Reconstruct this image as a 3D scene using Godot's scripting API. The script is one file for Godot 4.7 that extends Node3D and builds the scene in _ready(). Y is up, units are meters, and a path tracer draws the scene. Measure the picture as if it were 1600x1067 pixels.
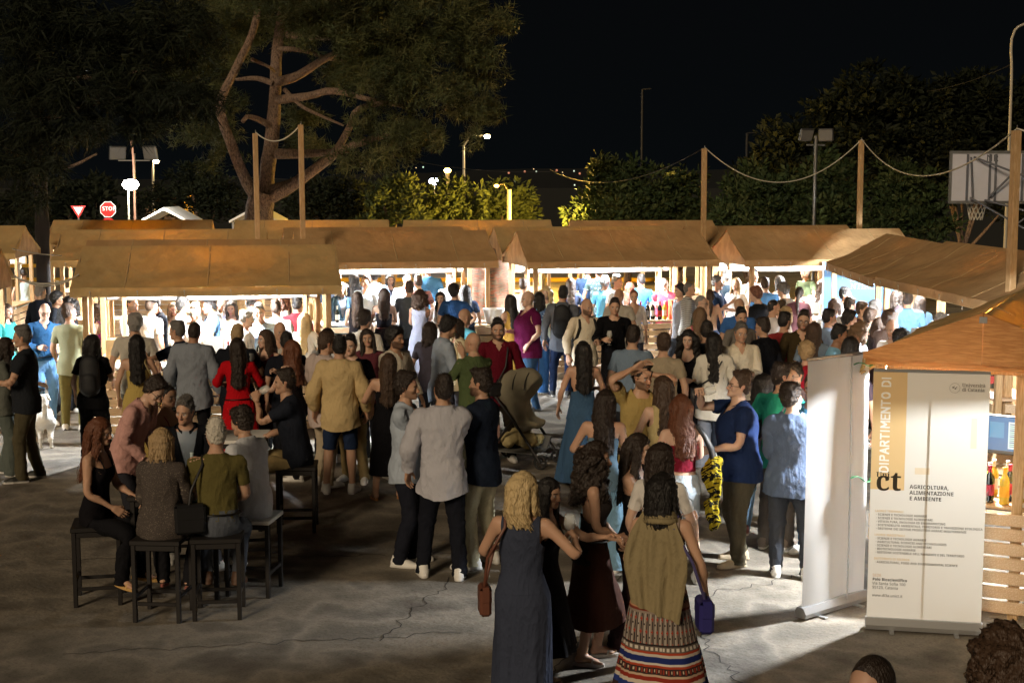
extends Node3D
# An evening market: wooden stalls, a standing crowd, a great pine tree.

func _ready() -> void:
	# camera, sky, light
	var cam := Camera3D.new()
	cam.name = "camera"
	cam.position = Vector3(0, 3.46, 0)
	cam.rotation_degrees = Vector3(-6.547, 0, 0)
	cam.fov = 27.27
	cam.far = 1500.0
	cam.current = true
	add_child(cam)
	var env := Environment.new()
	env.background_mode = Environment.BG_SKY
	var sm := ProceduralSkyMaterial.new()
	sm.sky_top_color = Color(0.018, 0.018, 0.020)
	sm.sky_horizon_color = Color(0.020, 0.027, 0.032)
	sm.sky_curve = 0.12
	sm.ground_bottom_color = Color(0.02, 0.02, 0.02)
	sm.ground_horizon_color = Color(0.034, 0.040, 0.048)
	sm.sun_angle_max = 1.0
	var sky := Sky.new()
	sky.sky_material = sm
	env.sky = sky
	env.background_energy_multiplier = 1.2
	env.tonemap_mode = Environment.TONE_MAPPER_LINEAR
	env.tonemap_exposure = 1.22
	env.sdfgi_enabled = true
	env.ssao_enabled = true
	env.ssil_enabled = true
	var we := WorldEnvironment.new()
	we.name = "environment"
	we.environment = env
	add_child(we)
	# the sodium lamps of the road behind the photographer
	var sun := DirectionalLight3D.new()
	sun.name = "street_glow"
	sun.light_color = Color(1.0, 0.90, 0.76)
	sun.light_energy = 0.42
	sun.light_angular_distance = 14.0
	sun.rotation_degrees = Vector3(-24, -26, 0)
	sun.shadow_enabled = true
	add_child(sun)
	noise.seed = 7
	noise.frequency = 0.25
	noise.fractal_octaves = 2
	looks()
	ground()
	stalls()
	banners()
	poles_and_ropes()
	trees()
	lamps_and_signs()
	furniture()
	crowd()
	build_people()
	belongings()
	goods()

# ---------------------------------------------------------------- setting
func ground() -> void:
	var g := G.new()
	g.quad(Vector3(-300, 0, 60), Vector3(300, 0, 60), Vector3(300, 0, -700), Vector3(-300, 0, -700), Vector3.UP)
	var m := plain("worn_asphalt", Color.WHITE, 0.86)
	m.albedo_texture = tex_noise(0.004, 51, false, 1.0, 1024, 6, ramp([Color("706a60"), Color("837c70"), Color("928a7d"), Color("7b756b"), Color("665f56")], [0.15, 0.38, 0.52, 0.66, 0.9]))
	m.detail_enabled = true
	m.detail_blend_mode = BaseMaterial3D.BLEND_MODE_MUL
	m.detail_albedo = tex_noise(0.09, 52, false, 1.0, 1024, 4, ramp([Color(0.88, 0.875, 0.87), Color(1, 1, 1), Color(0.92, 0.92, 0.92)], [0.25, 0.5, 0.8]))
	m.detail_uv_layer = BaseMaterial3D.DETAIL_UV_1
	m.normal_enabled = true
	m.normal_texture = tex_noise(0.05, 53, true, 6.0, 1024, 5)
	m.normal_scale = 0.22
	m.metallic_specular = 0.35
	triplanar(m, Vector3(0.28, 0.28, 0.28), true)
	tag(put("ground", g.mesh(), m, self), "", "", "", "structure")
	# cracks and a repaired trench
	var dark := plain("crack_filler", Color("35312c"), 0.9)
	var r := RandomNumberGenerator.new()
	r.seed = 5
	for q: Array in [[0.1, -8.9, 0.9, 3.3], [-3.3, -10.0, 2.9, 0.5], [1.6, -9.4, -0.4, 2.6], [1.2, -11.2, 2.0, 1.3], [-1.0, -10.3, 0.5, 1.7], [-4.2, -12.6, 3.8, 0.2]]:
		var e := G.new()
		var p := Vector2(q[0], q[1])
		var d := Vector2(q[2], -q[3])
		var n := int(d.length() / 0.07)
		var side := d.orthogonal().normalized()
		var was := p
		for k in n:
			var nx := Vector2(q[0], q[1]) + d * (k + 1.0) / n + side * (noise.get_noise_2d(k * 1.4, q[0] * 9.0) * 0.10 + r.randf_range(-0.012, 0.012))
			var w := 0.0035 + 0.004 * absf(noise.get_noise_2d(k * 2.0, q[1] * 5.0))
			var s := (nx - was).orthogonal().normalized() * w
			e.quad(Vector3(was.x - s.x, 0.004, was.y - s.y), Vector3(nx.x - s.x, 0.004, nx.y - s.y), Vector3(nx.x + s.x, 0.004, nx.y + s.y), Vector3(was.x + s.x, 0.004, was.y + s.y), Vector3.UP)
			was = nx
		tag(put("crack", e.mesh(), dark, self), "", "", "", "structure")
	# the road past the market, its kerb painted yellow
	var road := G.new()
	road.box(Vector3(-16, 0.002, -52), Vector3(44, 0.008, 7))
	tag(put("road", road.mesh(), plain("road_asphalt", Color("4a4844"), 0.85), self), "", "", "", "structure")
	for k in 2:
		var kb := G.new()
		kb.box(Vector3(-16, 0.06, -48.2 - k * 7.9), Vector3(44, 0.14, 0.32), Basis(), 0.02)
		tag(put("kerb", kb.mesh(), plain("yellow_kerb_paint", Color("b08a1c"), 0.8), self), "", "", "", "structure")
	# dark scrub land between the road and the hills
	var land := G.new()
	land.quad(Vector3(-300, 0.012, -57), Vector3(300, 0.012, -57), Vector3(300, 0.012, -640), Vector3(-300, 0.012, -640), Vector3.UP)
	tag(put("land", land.mesh(), plain("night_scrub", Color("14170f"), 1.0), self), "", "", "", "structure")
	# far hills
	var h := G.new()
	var poly := PackedVector2Array([Vector2(-420, -6)])
	for k in 60:
		var x := -420.0 + k * 14.2
		poly.append(Vector2(x, 2.5 + 5.5 * exp(-pow((x - 40.0) / 140.0, 2.0)) + 2.0 * noise.get_noise_1d(x * 0.3)))
	poly.append(Vector2(420, -6))
	h.prism(poly, -640.0, -600.0)
	tag(put("hills", h.mesh(), plain("dark_hillside", Color("101314"), 1.0), self), "", "", "", "structure")
	var spots := [Vector3(21.04, 6.63, -590.00), Vector3(25.83, 7.16, -590.00), Vector3(28.23, 6.11, -590.00), Vector3(-39.93, 8.48, -590.00), Vector3(-37.00, 8.75, -590.00), Vector3(5.33, 6.90, -590.00), Vector3(9.05, 7.96, -590.00), Vector3(10.12, 6.90, -590.00), Vector3(18.64, 7.43, -590.00), Vector3(21.31, 5.58, -590.00), Vector3(25.68, 1.38, -580.00), Vector3(-1.33, 6.37, -590.00)]
	var town := [Color(1, 0.85, 0.6), Color(0.9, 1, 0.9), Color(1, 0.5, 0.3)]
	for k in spots.size():
		var s := SphereMesh.new()
		s.radius = 0.22 + 0.12 * (k % 3)
		s.height = s.radius * 2.0
		s.radial_segments = 8
		s.rings = 4
		var o := put("town_light", s, glow("town_lamp_%d" % k, town[k % 3], 0.9 - 0.25 * (k % 3)), self, Transform3D(Basis(), spots[k]))
		tag(o, "tiny distant town light on the dark hillside", "light", "town lights on the far hillside")

func stalls() -> void:
	stall(Vector3(-4.25, 0, -19.85), 9, "tan roofed stall nearest on the left with customers at its counter", {"lamp": 28.0, "cloth": true})
	stall(Vector3(-4.72, 0, -21.82), 189, "stall standing back to back behind the nearest left stall", {"lamp": 22.0, "canvas": M.canvas_brown, "counter": true, "w": 3.4})
	stall(Vector3(-2.2, 0, -25.6), 12, "orange brown roofed stall left of centre with a lavender dress in front", {"lamp": 28.0, "canvas": M.canvas_brown, "cloth": true})
	stall(Vector3(-2.7, 0, -27.55), 192, "stall back to back behind the left centre stall", {"lamp": 20.0, "canvas": M.canvas_brown})
	stall(Vector3(1.78, 0, -25.95), 13, "brown roofed stall in the centre with wine bottles on its counter", {"lamp": 28.0, "canvas": M.canvas_brown})
	stall(Vector3(1.35, 0, -27.95), 193, "stall back to back behind the centre stall", {"lamp": 21.6, "roll": false})
	stall(Vector3(5.68, 0, -26.5), 13, "orange roofed stall right of centre with a triangular beige gable", {"lamp": 28.0, "canvas": M.canvas_brown, "cloth": true})
	stall(Vector3(5.15, 0, -28.5), 193, "stall back to back behind the right centre stall", {"lamp": 10.8, "canvas": M.canvas_brown, "roll": false})
	stall(Vector3(-6.5, 0, -26.4), 8, "yellow lit stall in the second row behind the nearest left stall", {"lamp": 28.0, "w": 3.55})
	stall(Vector3(-8.75, 0, -32.6), 5, "stall at the left end of the farthest row below the stop sign", {"lamp": 27.0, "w": 3.4})
	stall(Vector3(-4.6, 0, -32.5), 5, "farthest row stall in front of the big pine trunk", {"lamp": 28.8, "w": 3.3})
	stall(Vector3(-0.8, 0, -32.5), 5, "farthest row stall below the double street lamp", {"lamp": 24.0, "w": 3.2})
	stall(Vector3(2.95, 0, -32.2), 5, "farthest row stall in front of the dark laurels", {"lamp": 25.2, "w": 3.1, "canvas": M.canvas_brown})
	stall(Vector3(-8.95, 0, -19.4), 7, "stall cut off by the left edge of the picture", {"lamp": 18.0, "ridge": 2.75})
	stall(Vector3(-11.6, 0, -28.4), 5, "stall far back at the left edge beside a grey box", {"lamp": 10.8, "w": 3.3})
	stall(Vector3(6.35, 0, -22.3), -93, "farther of the two right hand stalls that face left", {"lamp": 28.0, "canvas": M.canvas_brown, "gables": false, "cloth": true, "w": 3.75, "roll": false})
	stall(Vector3(6.38, 0, -18.1), -87, "nearer of the two right hand stalls with a creased brown roof", {"lamp": 27.0, "canvas": M.canvas_brown, "gables": false, "w": 4.2, "roll": false, "eave": 2.10, "ridge": 2.58})
	# the stall beside the banners, its end closed by a board gable
	var o := stall(Vector3(4.39, 0, -12.33), -116, "nearest right hand stall with an orange wooden gable board and a computer screen", {"lamp": 27.0, "w": 3.2, "d": 1.7, "ridge": 2.43, "gables": false, "roll": false, "lamp_at": Vector3(0.86, 2.20, 0.16), "top": 0.88})
	var x0 := 1.72
	var hd := 0.91
	for f: float in [1.0, -1.0]:
		var g := G.new()
		g.prism(PackedVector2Array([Vector2(0.002 * f, 2.04), Vector2(hd * f, 2.04), Vector2(hd * f, 2.09), Vector2(0.002 * f, 2.445)]), -0.018, 0.018, Transform3D(Basis(Vector3.UP, PI / 2), Vector3(x0, 0, 0)))
		put("gable_board", g.mesh(), M.fascia, o)
	put("gable_rail", plank(Vector3(0.03, 0.06, 1.80)), M.fascia, o, Transform3D(Basis(), Vector3(x0 - 0.04, 2.02, 0)))
	put("post", plank(Vector3(0.08, 2.02, 0.08)), M.post, o, Transform3D(Basis(), Vector3(1.52, 1.01, -0.28)))
	var pl := G.new()
	pl.box(Vector3(x0 + 0.022, 2.39, 0), Vector3(0.012, 0.05, 0.06), Basis(), 0.003)
	put("bracket", pl.mesh(), M.alu, o)
	# boards across the far side and shelves
	for k in 7:
		put("back_board", plank(Vector3(2.9, 0.13, 0.02)), M.wood[k % 3], o, Transform3D(Basis(), Vector3(-0.1, 1.0 + k * 0.145, -0.83)))
	put("shelf", plank(Vector3(1.5, 0.025, 0.26)), M.wood[1], o, Transform3D(Basis(), Vector3(0.7, 1.42, -0.66)))
	# small white roofed kiosks beyond the market
	for q: Array in [[Vector3(-9.90, 2.41, -41.00), "white peaked kiosk roof left of the yellow gate"], [Vector3(-7.35, 2.41, -41.00), "white peaked kiosk roof in front of the pine trunk"]]:
		var at: Vector3 = q[0]
		var kio := thing("kiosk", q[1], "kiosk", Vector3(at.x, 0, at.z), 0.0, "white roofed kiosks")
		for f: float in [1.0, -1.0]:
			var g := G.new()
			g.prism(PackedVector2Array([Vector2(0, at.y + 0.28), Vector2(0.70 * f, at.y - 0.10), Vector2(0.70 * f, at.y - 0.16), Vector2(0, at.y + 0.20)]), -0.9, 0.9)
			put("roof_panel", g.mesh(), M.white, kio)
			for z: float in [-0.8, 0.8]:
				put("post", plank(Vector3(0.06, at.y - 0.1, 0.06)), M.alu, kio, Transform3D(Basis(), Vector3(0.6 * f, (at.y - 0.1) * 0.5, z)))
	# grey cabinet on a post among the far left stalls
	var cb := thing("cabinet", "pale grey cabinet on a post by the far left road", "cabinet", Vector3(-11.6, 0, -33.0))
	put("box", plank(Vector3(0.62, 0.5, 0.4)), M.white, cb, Transform3D(Basis(), Vector3(-0.2, 2.05, 0)))
	put("post", plank(Vector3(0.14, 1.8, 0.14)), M.concrete, cb, Transform3D(Basis(), Vector3(0, 0.9, 0)))

func banners() -> void:
	# printed roll-up banner; its front faces the photographer
	var o := thing("banner", "white and peach roll-up banner reading agricoltura, alimentazione e ambiente", "banner", Vector3(3.17, 0, -10.52), deg_to_rad(-11), "roll-up banners beside the nearest right stall")
	var sheet := plain("printed_film", Color("e9e7e2"), 0.55)
	sheet.albedo_color = Color.WHITE
	sheet.albedo_texture = ImageTexture.create_from_image(banner_print())
	sheet.backlight_enabled = true
	sheet.backlight = Color(0.42, 0.42, 0.41)
	var w := 0.85
	var hgt := 2.02
	var g := G.new()
	for side in 1:
		var k := g.v.size()
		for j in 31:
			for i in 13:
				var u := i / 12.0
				var v := j / 30.0
				g.v.append(Vector3((u - 0.5) * w, 0.09 + v * (hgt - 0.09), 0.006 * sin(u * PI * 2.0) * sin(v * PI) - 0.0012 * side))
				g.n.append(Vector3(0, 0, 1.0 - 2.0 * side))
				g.uv.append(Vector2(u, 1.0 - v))
		for j in 30:
			for i in 12:
				var e := k + j * 13 + i
				g.i.append_array([e, e + 1, e + 13, e + 1, e + 14, e + 13])
	put("printed_sheet", g.mesh(), sheet, o)
	var z := 0.0085
	var zt := z + 0.0015
	words(o, "Uni", Transform3D(Basis(), Vector3(-0.385, 1.186, zt)), 0.042, "3e392f", true, true)
	words(o, "ct", Transform3D(Basis(), Vector3(-0.39, 1.048, zt)), 0.150, "3e392f", true, true)
	for k in 3:
		words(o, ["AGRICOLTURA,", "ALIMENTAZIONE", "E AMBIENTE"][k], Transform3D(Basis(), Vector3(-0.135, 1.112 - k * 0.045, zt)), 0.029, "4a4640")
	words(o, "Università", Transform3D(Basis(), Vector3(0.222, 1.908, zt)), 0.0245, "55524c", true, false)
	words(o, "di Catania", Transform3D(Basis(), Vector3(0.222, 1.874, zt)), 0.0245, "55524c", true, false)
	var ring := G.new()
	var pts := PackedVector3Array()
	var rad := PackedFloat32Array()
	for k in 33:
		pts.append(Vector3(0.17 + cos(TAU * k / 32) * 0.037, 1.905 + sin(TAU * k / 32) * 0.037, z + 0.001))
		rad.append(0.0018)
	ring.tube(pts, rad, 5, 0.4)
	for q: Array in [[-0.012, 0.004, 0.011, 0.009], [0.004, -0.004, 0.012, 0.008], [0.013, 0.006, 0.006, 0.006], [-0.004, 0.011, 0.006, 0.005]]:
		ring.box(Vector3(0.17 + q[0], 1.905 + q[1], z + 0.001), Vector3(q[2], q[3], 0.001))
	put("seal", ring.mesh(), M.ink4a4640, o)
	var lines := [["LAUREE TRIENNALI", 0], ["· SCIENZE E TECNOLOGIE AGRARIE", 1], ["· SCIENZE E TECNOLOGIE ALIMENTARI", 1], ["· VITICOLTURA, ENOLOGIA ED ENOMARKETING", 1], ["· SOSTENIBILITÀ AMBIENTALE, TERRITORIO E TRANSIZIONE ECOLOGICA", 1], ["· GESTIONE DEI SISTEMI PRODUTTIVI AGRARI MEDITERRANEI", 1], ["LAUREE MAGISTRALI", 0], ["· SCIENZE E TECNOLOGIE AGRARIE", 1], ["· AGRICULTURAL SCIENCES AND TECHNOLOGIES", 1], ["· SCIENZE E TECNOLOGIE ALIMENTARI", 1], ["· BIOTECNOLOGIE AGRARIE", 1], ["· GESTIONE SOSTENIBILE DELL'AMBIENTE E DEL TERRITORIO", 1], ["DOTTORATO DI RICERCA", 0], ["· AGRICULTURAL, FOOD AND ENVIRONMENTAL SCIENCE", 1]]
	var y := 0.925
	for q: Array in lines:
		if q[1] == 0 and y < 0.92:
			y -= 0.022
		words(o, q[0], Transform3D(Basis(), Vector3(-0.385 if q[1] == 0 else -0.375, y, zt)), 0.0165, "e6d0a8" if q[1] == 0 else "7f7a70")
		y -= 0.0275
	for k in 5:
		words(o, ["SEDE", "Polo Bioscientifico", "Via Santa Sofia 100", "95123, Catania", "www.di3a.unict.it"][k], Transform3D(Basis(), Vector3(-0.39, 0.415 - k * 0.032 - (0.03 if k == 4 else 0.0), zt)), 0.021, ["d9b98c", "3e392f", "6a665e", "6a665e", "6a665e"][k], false, k == 1)
	banner_stand(o, w, hgt)
	# the plain back of the second banner, tied with green ribbon
	var b := thing("banner", "plain white back of a roll-up banner tied with green ribbon", "banner", Vector3(2.60, 0, -11.08), deg_to_rad(39), "roll-up banners beside the nearest right stall")
	var back := plain("white_film", Color("f6f5f2"), 0.5)
	back.backlight_enabled = true
	back.backlight = Color(0.9, 0.9, 0.9)
	var h2 := G.new()
	for side in 1:
		var k := h2.v.size()
		for j in 31:
			for i in 17:
				var u := i / 16.0
				var v := j / 30.0
				h2.v.append(Vector3((u - 0.5) * 0.78, 0.09 + v * 1.97, 0.014 * sin(u * 7.0 + v * 2.5) * (1.0 - v * 0.6) - 0.0012 * side))
				h2.uv.append(Vector2(u, v))
		for j in 30:
			for i in 16:
				var e := k + j * 17 + i
				h2.i.append_array([e, e + 1, e + 17, e + 1, e + 18, e + 17])
	h2.n = smooth_normals(h2.v, h2.i)
	put("printed_sheet", h2.mesh(), back, b)
	banner_stand(b, 0.80, 2.07)
	var pole := G.new()
	pole.tube(PackedVector3Array([Vector3(0.12, 0.08, 0.05), Vector3(0.125, 1.0, 0.045), Vector3(0.12, 2.06, 0.03)]), PackedFloat32Array([0.008, 0.008, 0.008]), 6)
	put("support_pole", pole.mesh(), M.alu, b)
	var rb := G.new()
	for yy: float in [2.0, 1.08]:
		var p2 := PackedVector3Array()
		var r2 := PackedFloat32Array()
		for k in 15:
			var u := k / 14.0
			p2.append(Vector3(0.11 + u * 0.30, yy - 0.05 * u + 0.02 * sin(u * 9.0) + (0.10 * u * u if yy > 1.5 else 0.0), 0.06 + 0.04 * sin(u * 3.0)))
			r2.append(0.014)
		rb.tube(p2, r2, 6, 0.25)
	put("ribbon", rb.mesh(), plain("green_ribbon", Color("1f7a48"), 0.5), b)
	# pale blue banner at the far right stalls
	var c := thing("banner", "pale blue banner hanging under the right hand stall roof", "banner", Vector3(6.28, 0, -25.2), deg_to_rad(-8))
	var cg := G.new()
	cg.box(Vector3(0, 1.22, 0), Vector3(1.32, 1.55, 0.006))
	put("printed_sheet", cg.mesh(), plain("sky_blue_print", Color("5f8fc0"), 0.6), c)
	words(c, "CHIOSCO", Transform3D(Basis(), Vector3(-0.22, 1.62, 0.005)), 0.10, "c4d8ec", true, false)
	words(c, "NTINE", Transform3D(Basis(), Vector3(-0.20, 1.48, 0.005)), 0.10, "c4d8ec", true, false)
	for x: float in [-0.68, 0.68]:
		put("post", plank(Vector3(0.03, 2.0, 0.03)), M.alu, c, Transform3D(Basis(), Vector3(x, 1.0, -0.01)))

# the ink that lies in the film itself: a peach strip with tall white capitals running up it
func banner_print() -> Image:
	var im := Image.create(510, 1158, false, Image.FORMAT_RGB8)
	im.fill(Color("e9e7e2"))
	im.fill_rect(Rect2i(0, 0, 150, 549), Color("e3c491"))
	im.fill_rect(Rect2i(435, 207, 26, 138), Color("e4dcc8"))
	im.fill_rect(Rect2i(195, 442, 66, 30), Color("e6d8c0"))
	var o := []
	for k in 15:
		o.append(Vector2(0.36 + 0.34 * cos(TAU * k / 14), 0.5 + 0.5 * sin(TAU * k / 14)))
	var p := [Vector2(0, 0), Vector2(0, 1), Vector2(0.4, 1), Vector2(0.58, 0.86), Vector2(0.58, 0.64), Vector2(0.4, 0.5), Vector2(0, 0.5)]
	var glyph := {"D": [[Vector2(0, 0), Vector2(0, 1), Vector2(0.35, 1), Vector2(0.62, 0.75), Vector2(0.62, 0.25), Vector2(0.35, 0), Vector2(0, 0)]], "I": [[Vector2(0.08, 0), Vector2(0.08, 1)]], "P": [p], "A": [[Vector2(0, 0), Vector2(0.34, 1), Vector2(0.68, 0)], [Vector2(0.13, 0.34), Vector2(0.55, 0.34)]], "R": [p, [Vector2(0.3, 0.5), Vector2(0.6, 0)]], "T": [[Vector2(0.31, 0), Vector2(0.31, 1)], [Vector2(0, 1), Vector2(0.62, 1)]], "M": [[Vector2(0, 0), Vector2(0, 1), Vector2(0.38, 0.35), Vector2(0.76, 1), Vector2(0.76, 0)]], "E": [[Vector2(0.55, 0), Vector2(0, 0), Vector2(0, 1), Vector2(0.55, 1)], [Vector2(0, 0.52), Vector2(0.48, 0.52)]], "N": [[Vector2(0, 0), Vector2(0, 1), Vector2(0.6, 0), Vector2(0.6, 1)]], "O": [o], " ": []}
	var along := 0.0
	for ch in "DIPARTIMENTO DI":
		var wide := 0.25
		for line: Array in glyph[ch]:
			for k in line.size() - 1:
				for q in 25:
					var c: Vector2 = (line[k] as Vector2).lerp(line[k + 1], q / 24.0)
					wide = maxf(wide, c.x)
					im.fill_rect(Rect2i(int(72.0 - c.y * 36.0), int(462.0 - (along + c.x) * 36.0), 7, 7), Color("fbfaf6"))
		along += wide + 0.30
	return im

func banner_stand(o: Node3D, w: float, hgt: float) -> void:
	var g := G.new()
	g.prism(PackedVector2Array([Vector2(-0.05, 0.015), Vector2(0.055, 0.015), Vector2(0.06, 0.05), Vector2(0.03, 0.098), Vector2(-0.03, 0.098), Vector2(-0.055, 0.06)]), -w * 0.5 - 0.01, w * 0.5 + 0.01, Transform3D(Basis(Vector3.UP, -PI / 2), Vector3.ZERO))
	put("base", g.mesh(), M.alu, o)
	for x: float in [-0.24, 0.24]:
		put("foot", plank(Vector3(0.035, 0.014, 0.22)), M.alu, o, Transform3D(Basis(), Vector3(x, 0.008, 0.02)))
	var t := G.new()
	t.box(Vector3(0, hgt + 0.005, 0.001), Vector3(w, 0.022, 0.018), Basis(), 0.004)
	put("top_rail", t.mesh(), M.alu, o)
	var p := G.new()
	p.rod(Vector3(0.0, 0.09, -0.035), Vector3(0.0, hgt, -0.010), 0.009, 8)
	put("upright", p.mesh(), M.alu, o)

func poles_and_ropes() -> void:
	var tops := {}
	for q: Array in [["a", Vector3(-4.55, 4.28, -25.20), "wooden pole left of the pine trunk"], ["b", Vector3(-3.62, 4.40, -24.40), "taller wooden pole right of the pine trunk"], ["c", Vector3(3.71, 4.06, -27.30), "wooden pole right of the centre stall"], ["d", Vector3(6.85, 4.23, -27.80), "wooden pole above the right centre stall"], ["e", Vector3(5.76, 4.02, -16.20), "thick wooden pole at the right edge"]]:
		var at: Vector3 = q[1]
		var o := thing("wooden_pole", q[2], "pole", Vector3(at.x, 0, at.z), 0.0, "wooden poles that carry the ropes")
		put("shaft", plank(Vector3(0.085, at.y, 0.085)), M.post, o, Transform3D(Basis(Vector3.UP, 0.3) * Basis(Vector3.BACK, 0.004), Vector3(0, at.y * 0.5, 0)))
		var g := G.new()
		g.rod(Vector3(0, at.y, 0), Vector3(0, at.y + 0.06, 0), 0.008, 6)
		put("hook", g.mesh(), M.metal, o)
		tops[q[0]] = at + Vector3(0, 0.02, 0)
	wire("rope sagging between the two left wooden poles", tops.a, tops.b, 0.22)
	wire("rope sagging from the centre pole to the right centre pole", tops.c, tops.d, 0.75)
	wire("rope running from the right centre pole to the right edge pole", tops.d, tops.e, 0.62)
	wire("faint rope running left from the centre pole", Vector3(1.08, 3.75, -40.00), tops.c, 0.5, 0.010, M.rubber)
	wire("rope leaving the picture from the right edge pole", tops.e, Vector3(8.5, 3.7, -12.0), 0.25)
	wire("upper rope of the gap between the left stalls", Vector3(-7.81, 2.39, -22.00), Vector3(-7.68, 2.18, -24.00), 0.02)
	wire("lower double rope of the gap between the left stalls", Vector3(-6.60, 2.19, -18.60), Vector3(-5.85, 2.18, -18.90), 0.10)
	wire("second sagging rope just below the double rope", Vector3(-6.53, 2.22, -18.40), Vector3(-5.83, 2.20, -18.90), 0.15)

func trees() -> void:
	# the great stone pine
	var base := Vector3(-6.44, 2.42, -36.00)
	var o := thing("pine_tree", "great forked pine tree with spreading limbs above the market", "tree", Vector3.ZERO)
	limb(o, "trunk", [Vector3(base.x, -0.2, -36), Vector3(-6.46, 2.42, -36.00), Vector3(-6.31, 3.15, -36.00)], 0.50, 0.34, M.bark, 14)
	var pine := [
		[[Vector3(-6.45, 2.96, -36.00), Vector3(-6.71, 3.40, -35.80), Vector3(-7.00, 4.27, -35.50), Vector3(-7.21, 5.28, -35.20), Vector3(-6.80, 6.12, -35.00), Vector3(-6.37, 6.97, -35.00), Vector3(-6.16, 7.73, -35.00)], 0.155, 0.08],
		[[Vector3(-6.28, 3.07, -36.00), Vector3(-6.25, 3.77, -36.20), Vector3(-6.16, 4.53, -36.40), Vector3(-6.09, 5.60, -36.60), Vector3(-6.07, 6.58, -36.80), Vector3(-5.97, 7.57, -37.00), Vector3(-5.82, 8.70, -37.00)], 0.21, 0.10],
		[[Vector3(-6.19, 2.99, -36.00), Vector3(-5.60, 3.28, -35.60), Vector3(-4.74, 3.82, -35.00), Vector3(-4.04, 4.22, -34.50), Vector3(-3.06, 4.51, -34.00), Vector3(-2.34, 4.68, -33.60)], 0.17, 0.05],
		[[Vector3(-6.10, 3.19, -36.00), Vector3(-5.29, 3.48, -35.50), Vector3(-4.42, 4.10, -35.00), Vector3(-3.97, 4.71, -34.60), Vector3(-3.71, 5.16, -34.40), Vector3(-2.90, 5.29, -34.00)], 0.15, 0.05],
		[[Vector3(-6.00, 4.12, -36.20), Vector3(-5.16, 4.12, -35.80), Vector3(-4.04, 4.18, -35.20)], 0.14, 0.07],
		[[Vector3(-6.03, 5.49, -36.50), Vector3(-5.17, 5.56, -36.00), Vector3(-4.46, 5.66, -35.50), Vector3(-3.53, 5.43, -35.00), Vector3(-2.48, 5.20, -34.50)], 0.12, 0.04],
		[[Vector3(-6.00, 5.95, -36.60), Vector3(-5.43, 6.09, -36.20), Vector3(-4.79, 6.40, -35.70), Vector3(-4.18, 6.67, -35.30), Vector3(-3.75, 7.04, -35.00)], 0.13, 0.05],
		[[Vector3(-6.05, 6.81, -36.80), Vector3(-5.37, 6.74, -36.40), Vector3(-4.67, 6.51, -36.00), Vector3(-4.14, 6.39, -35.60)], 0.07, 0.03],
		[[Vector3(-5.80, 7.17, -36.90), Vector3(-5.05, 7.07, -36.50), Vector3(-4.18, 6.96, -36.00), Vector3(-3.16, 6.62, -35.40)], 0.09, 0.03],
		[[Vector3(-6.12, 5.91, -36.50), Vector3(-6.56, 6.05, -36.60), Vector3(-7.12, 6.03, -36.80)], 0.08, 0.04],
		[[Vector3(-5.81, 5.75, -36.40), Vector3(-5.35, 5.33, -36.10), Vector3(-4.82, 5.07, -35.80), Vector3(-4.21, 4.81, -35.50)], 0.06, 0.025],
		[[Vector3(-6.20, 4.85, -36.30), Vector3(-6.47, 5.00, -36.00), Vector3(-6.68, 5.04, -35.80), Vector3(-6.77, 4.91, -35.70)], 0.09, 0.05],
		[[Vector3(-6.46, 6.43, -35.40), Vector3(-6.05, 6.25, -35.60), Vector3(-5.98, 6.16, -35.90)], 0.05, 0.03]]
	for q: Array in pine:
		limb(o, "limb", q[0], q[1], q[2], M.bark, 9)
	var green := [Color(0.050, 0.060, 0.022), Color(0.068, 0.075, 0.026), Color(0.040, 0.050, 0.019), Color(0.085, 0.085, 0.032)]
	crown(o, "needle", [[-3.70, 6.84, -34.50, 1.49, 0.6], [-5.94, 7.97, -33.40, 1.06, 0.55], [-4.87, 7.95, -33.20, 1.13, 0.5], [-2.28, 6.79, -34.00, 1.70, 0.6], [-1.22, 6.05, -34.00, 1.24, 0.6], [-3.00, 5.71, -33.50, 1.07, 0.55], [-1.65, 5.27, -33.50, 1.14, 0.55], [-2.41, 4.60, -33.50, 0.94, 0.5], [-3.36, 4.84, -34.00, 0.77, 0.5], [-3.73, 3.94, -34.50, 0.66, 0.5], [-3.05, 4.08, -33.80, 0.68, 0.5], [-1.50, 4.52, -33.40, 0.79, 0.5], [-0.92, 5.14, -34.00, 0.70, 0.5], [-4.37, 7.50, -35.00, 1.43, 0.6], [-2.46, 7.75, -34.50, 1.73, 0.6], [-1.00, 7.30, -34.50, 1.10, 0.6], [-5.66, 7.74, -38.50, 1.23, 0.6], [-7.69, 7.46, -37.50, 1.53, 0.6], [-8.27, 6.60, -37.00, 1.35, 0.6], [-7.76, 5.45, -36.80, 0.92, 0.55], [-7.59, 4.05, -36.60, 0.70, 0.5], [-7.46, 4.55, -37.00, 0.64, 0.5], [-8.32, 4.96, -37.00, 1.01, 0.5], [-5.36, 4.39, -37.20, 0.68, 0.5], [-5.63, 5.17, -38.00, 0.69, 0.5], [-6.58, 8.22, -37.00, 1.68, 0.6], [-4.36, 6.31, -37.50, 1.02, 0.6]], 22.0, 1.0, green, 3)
	# the drooping conifer over the left of the picture
	var c := thing("conifer_tree", "dark drooping conifer overhanging the left of the picture", "tree", Vector3.ZERO)
	var tx := Vector3(-10.35, 1.51, -31.00)
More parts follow.
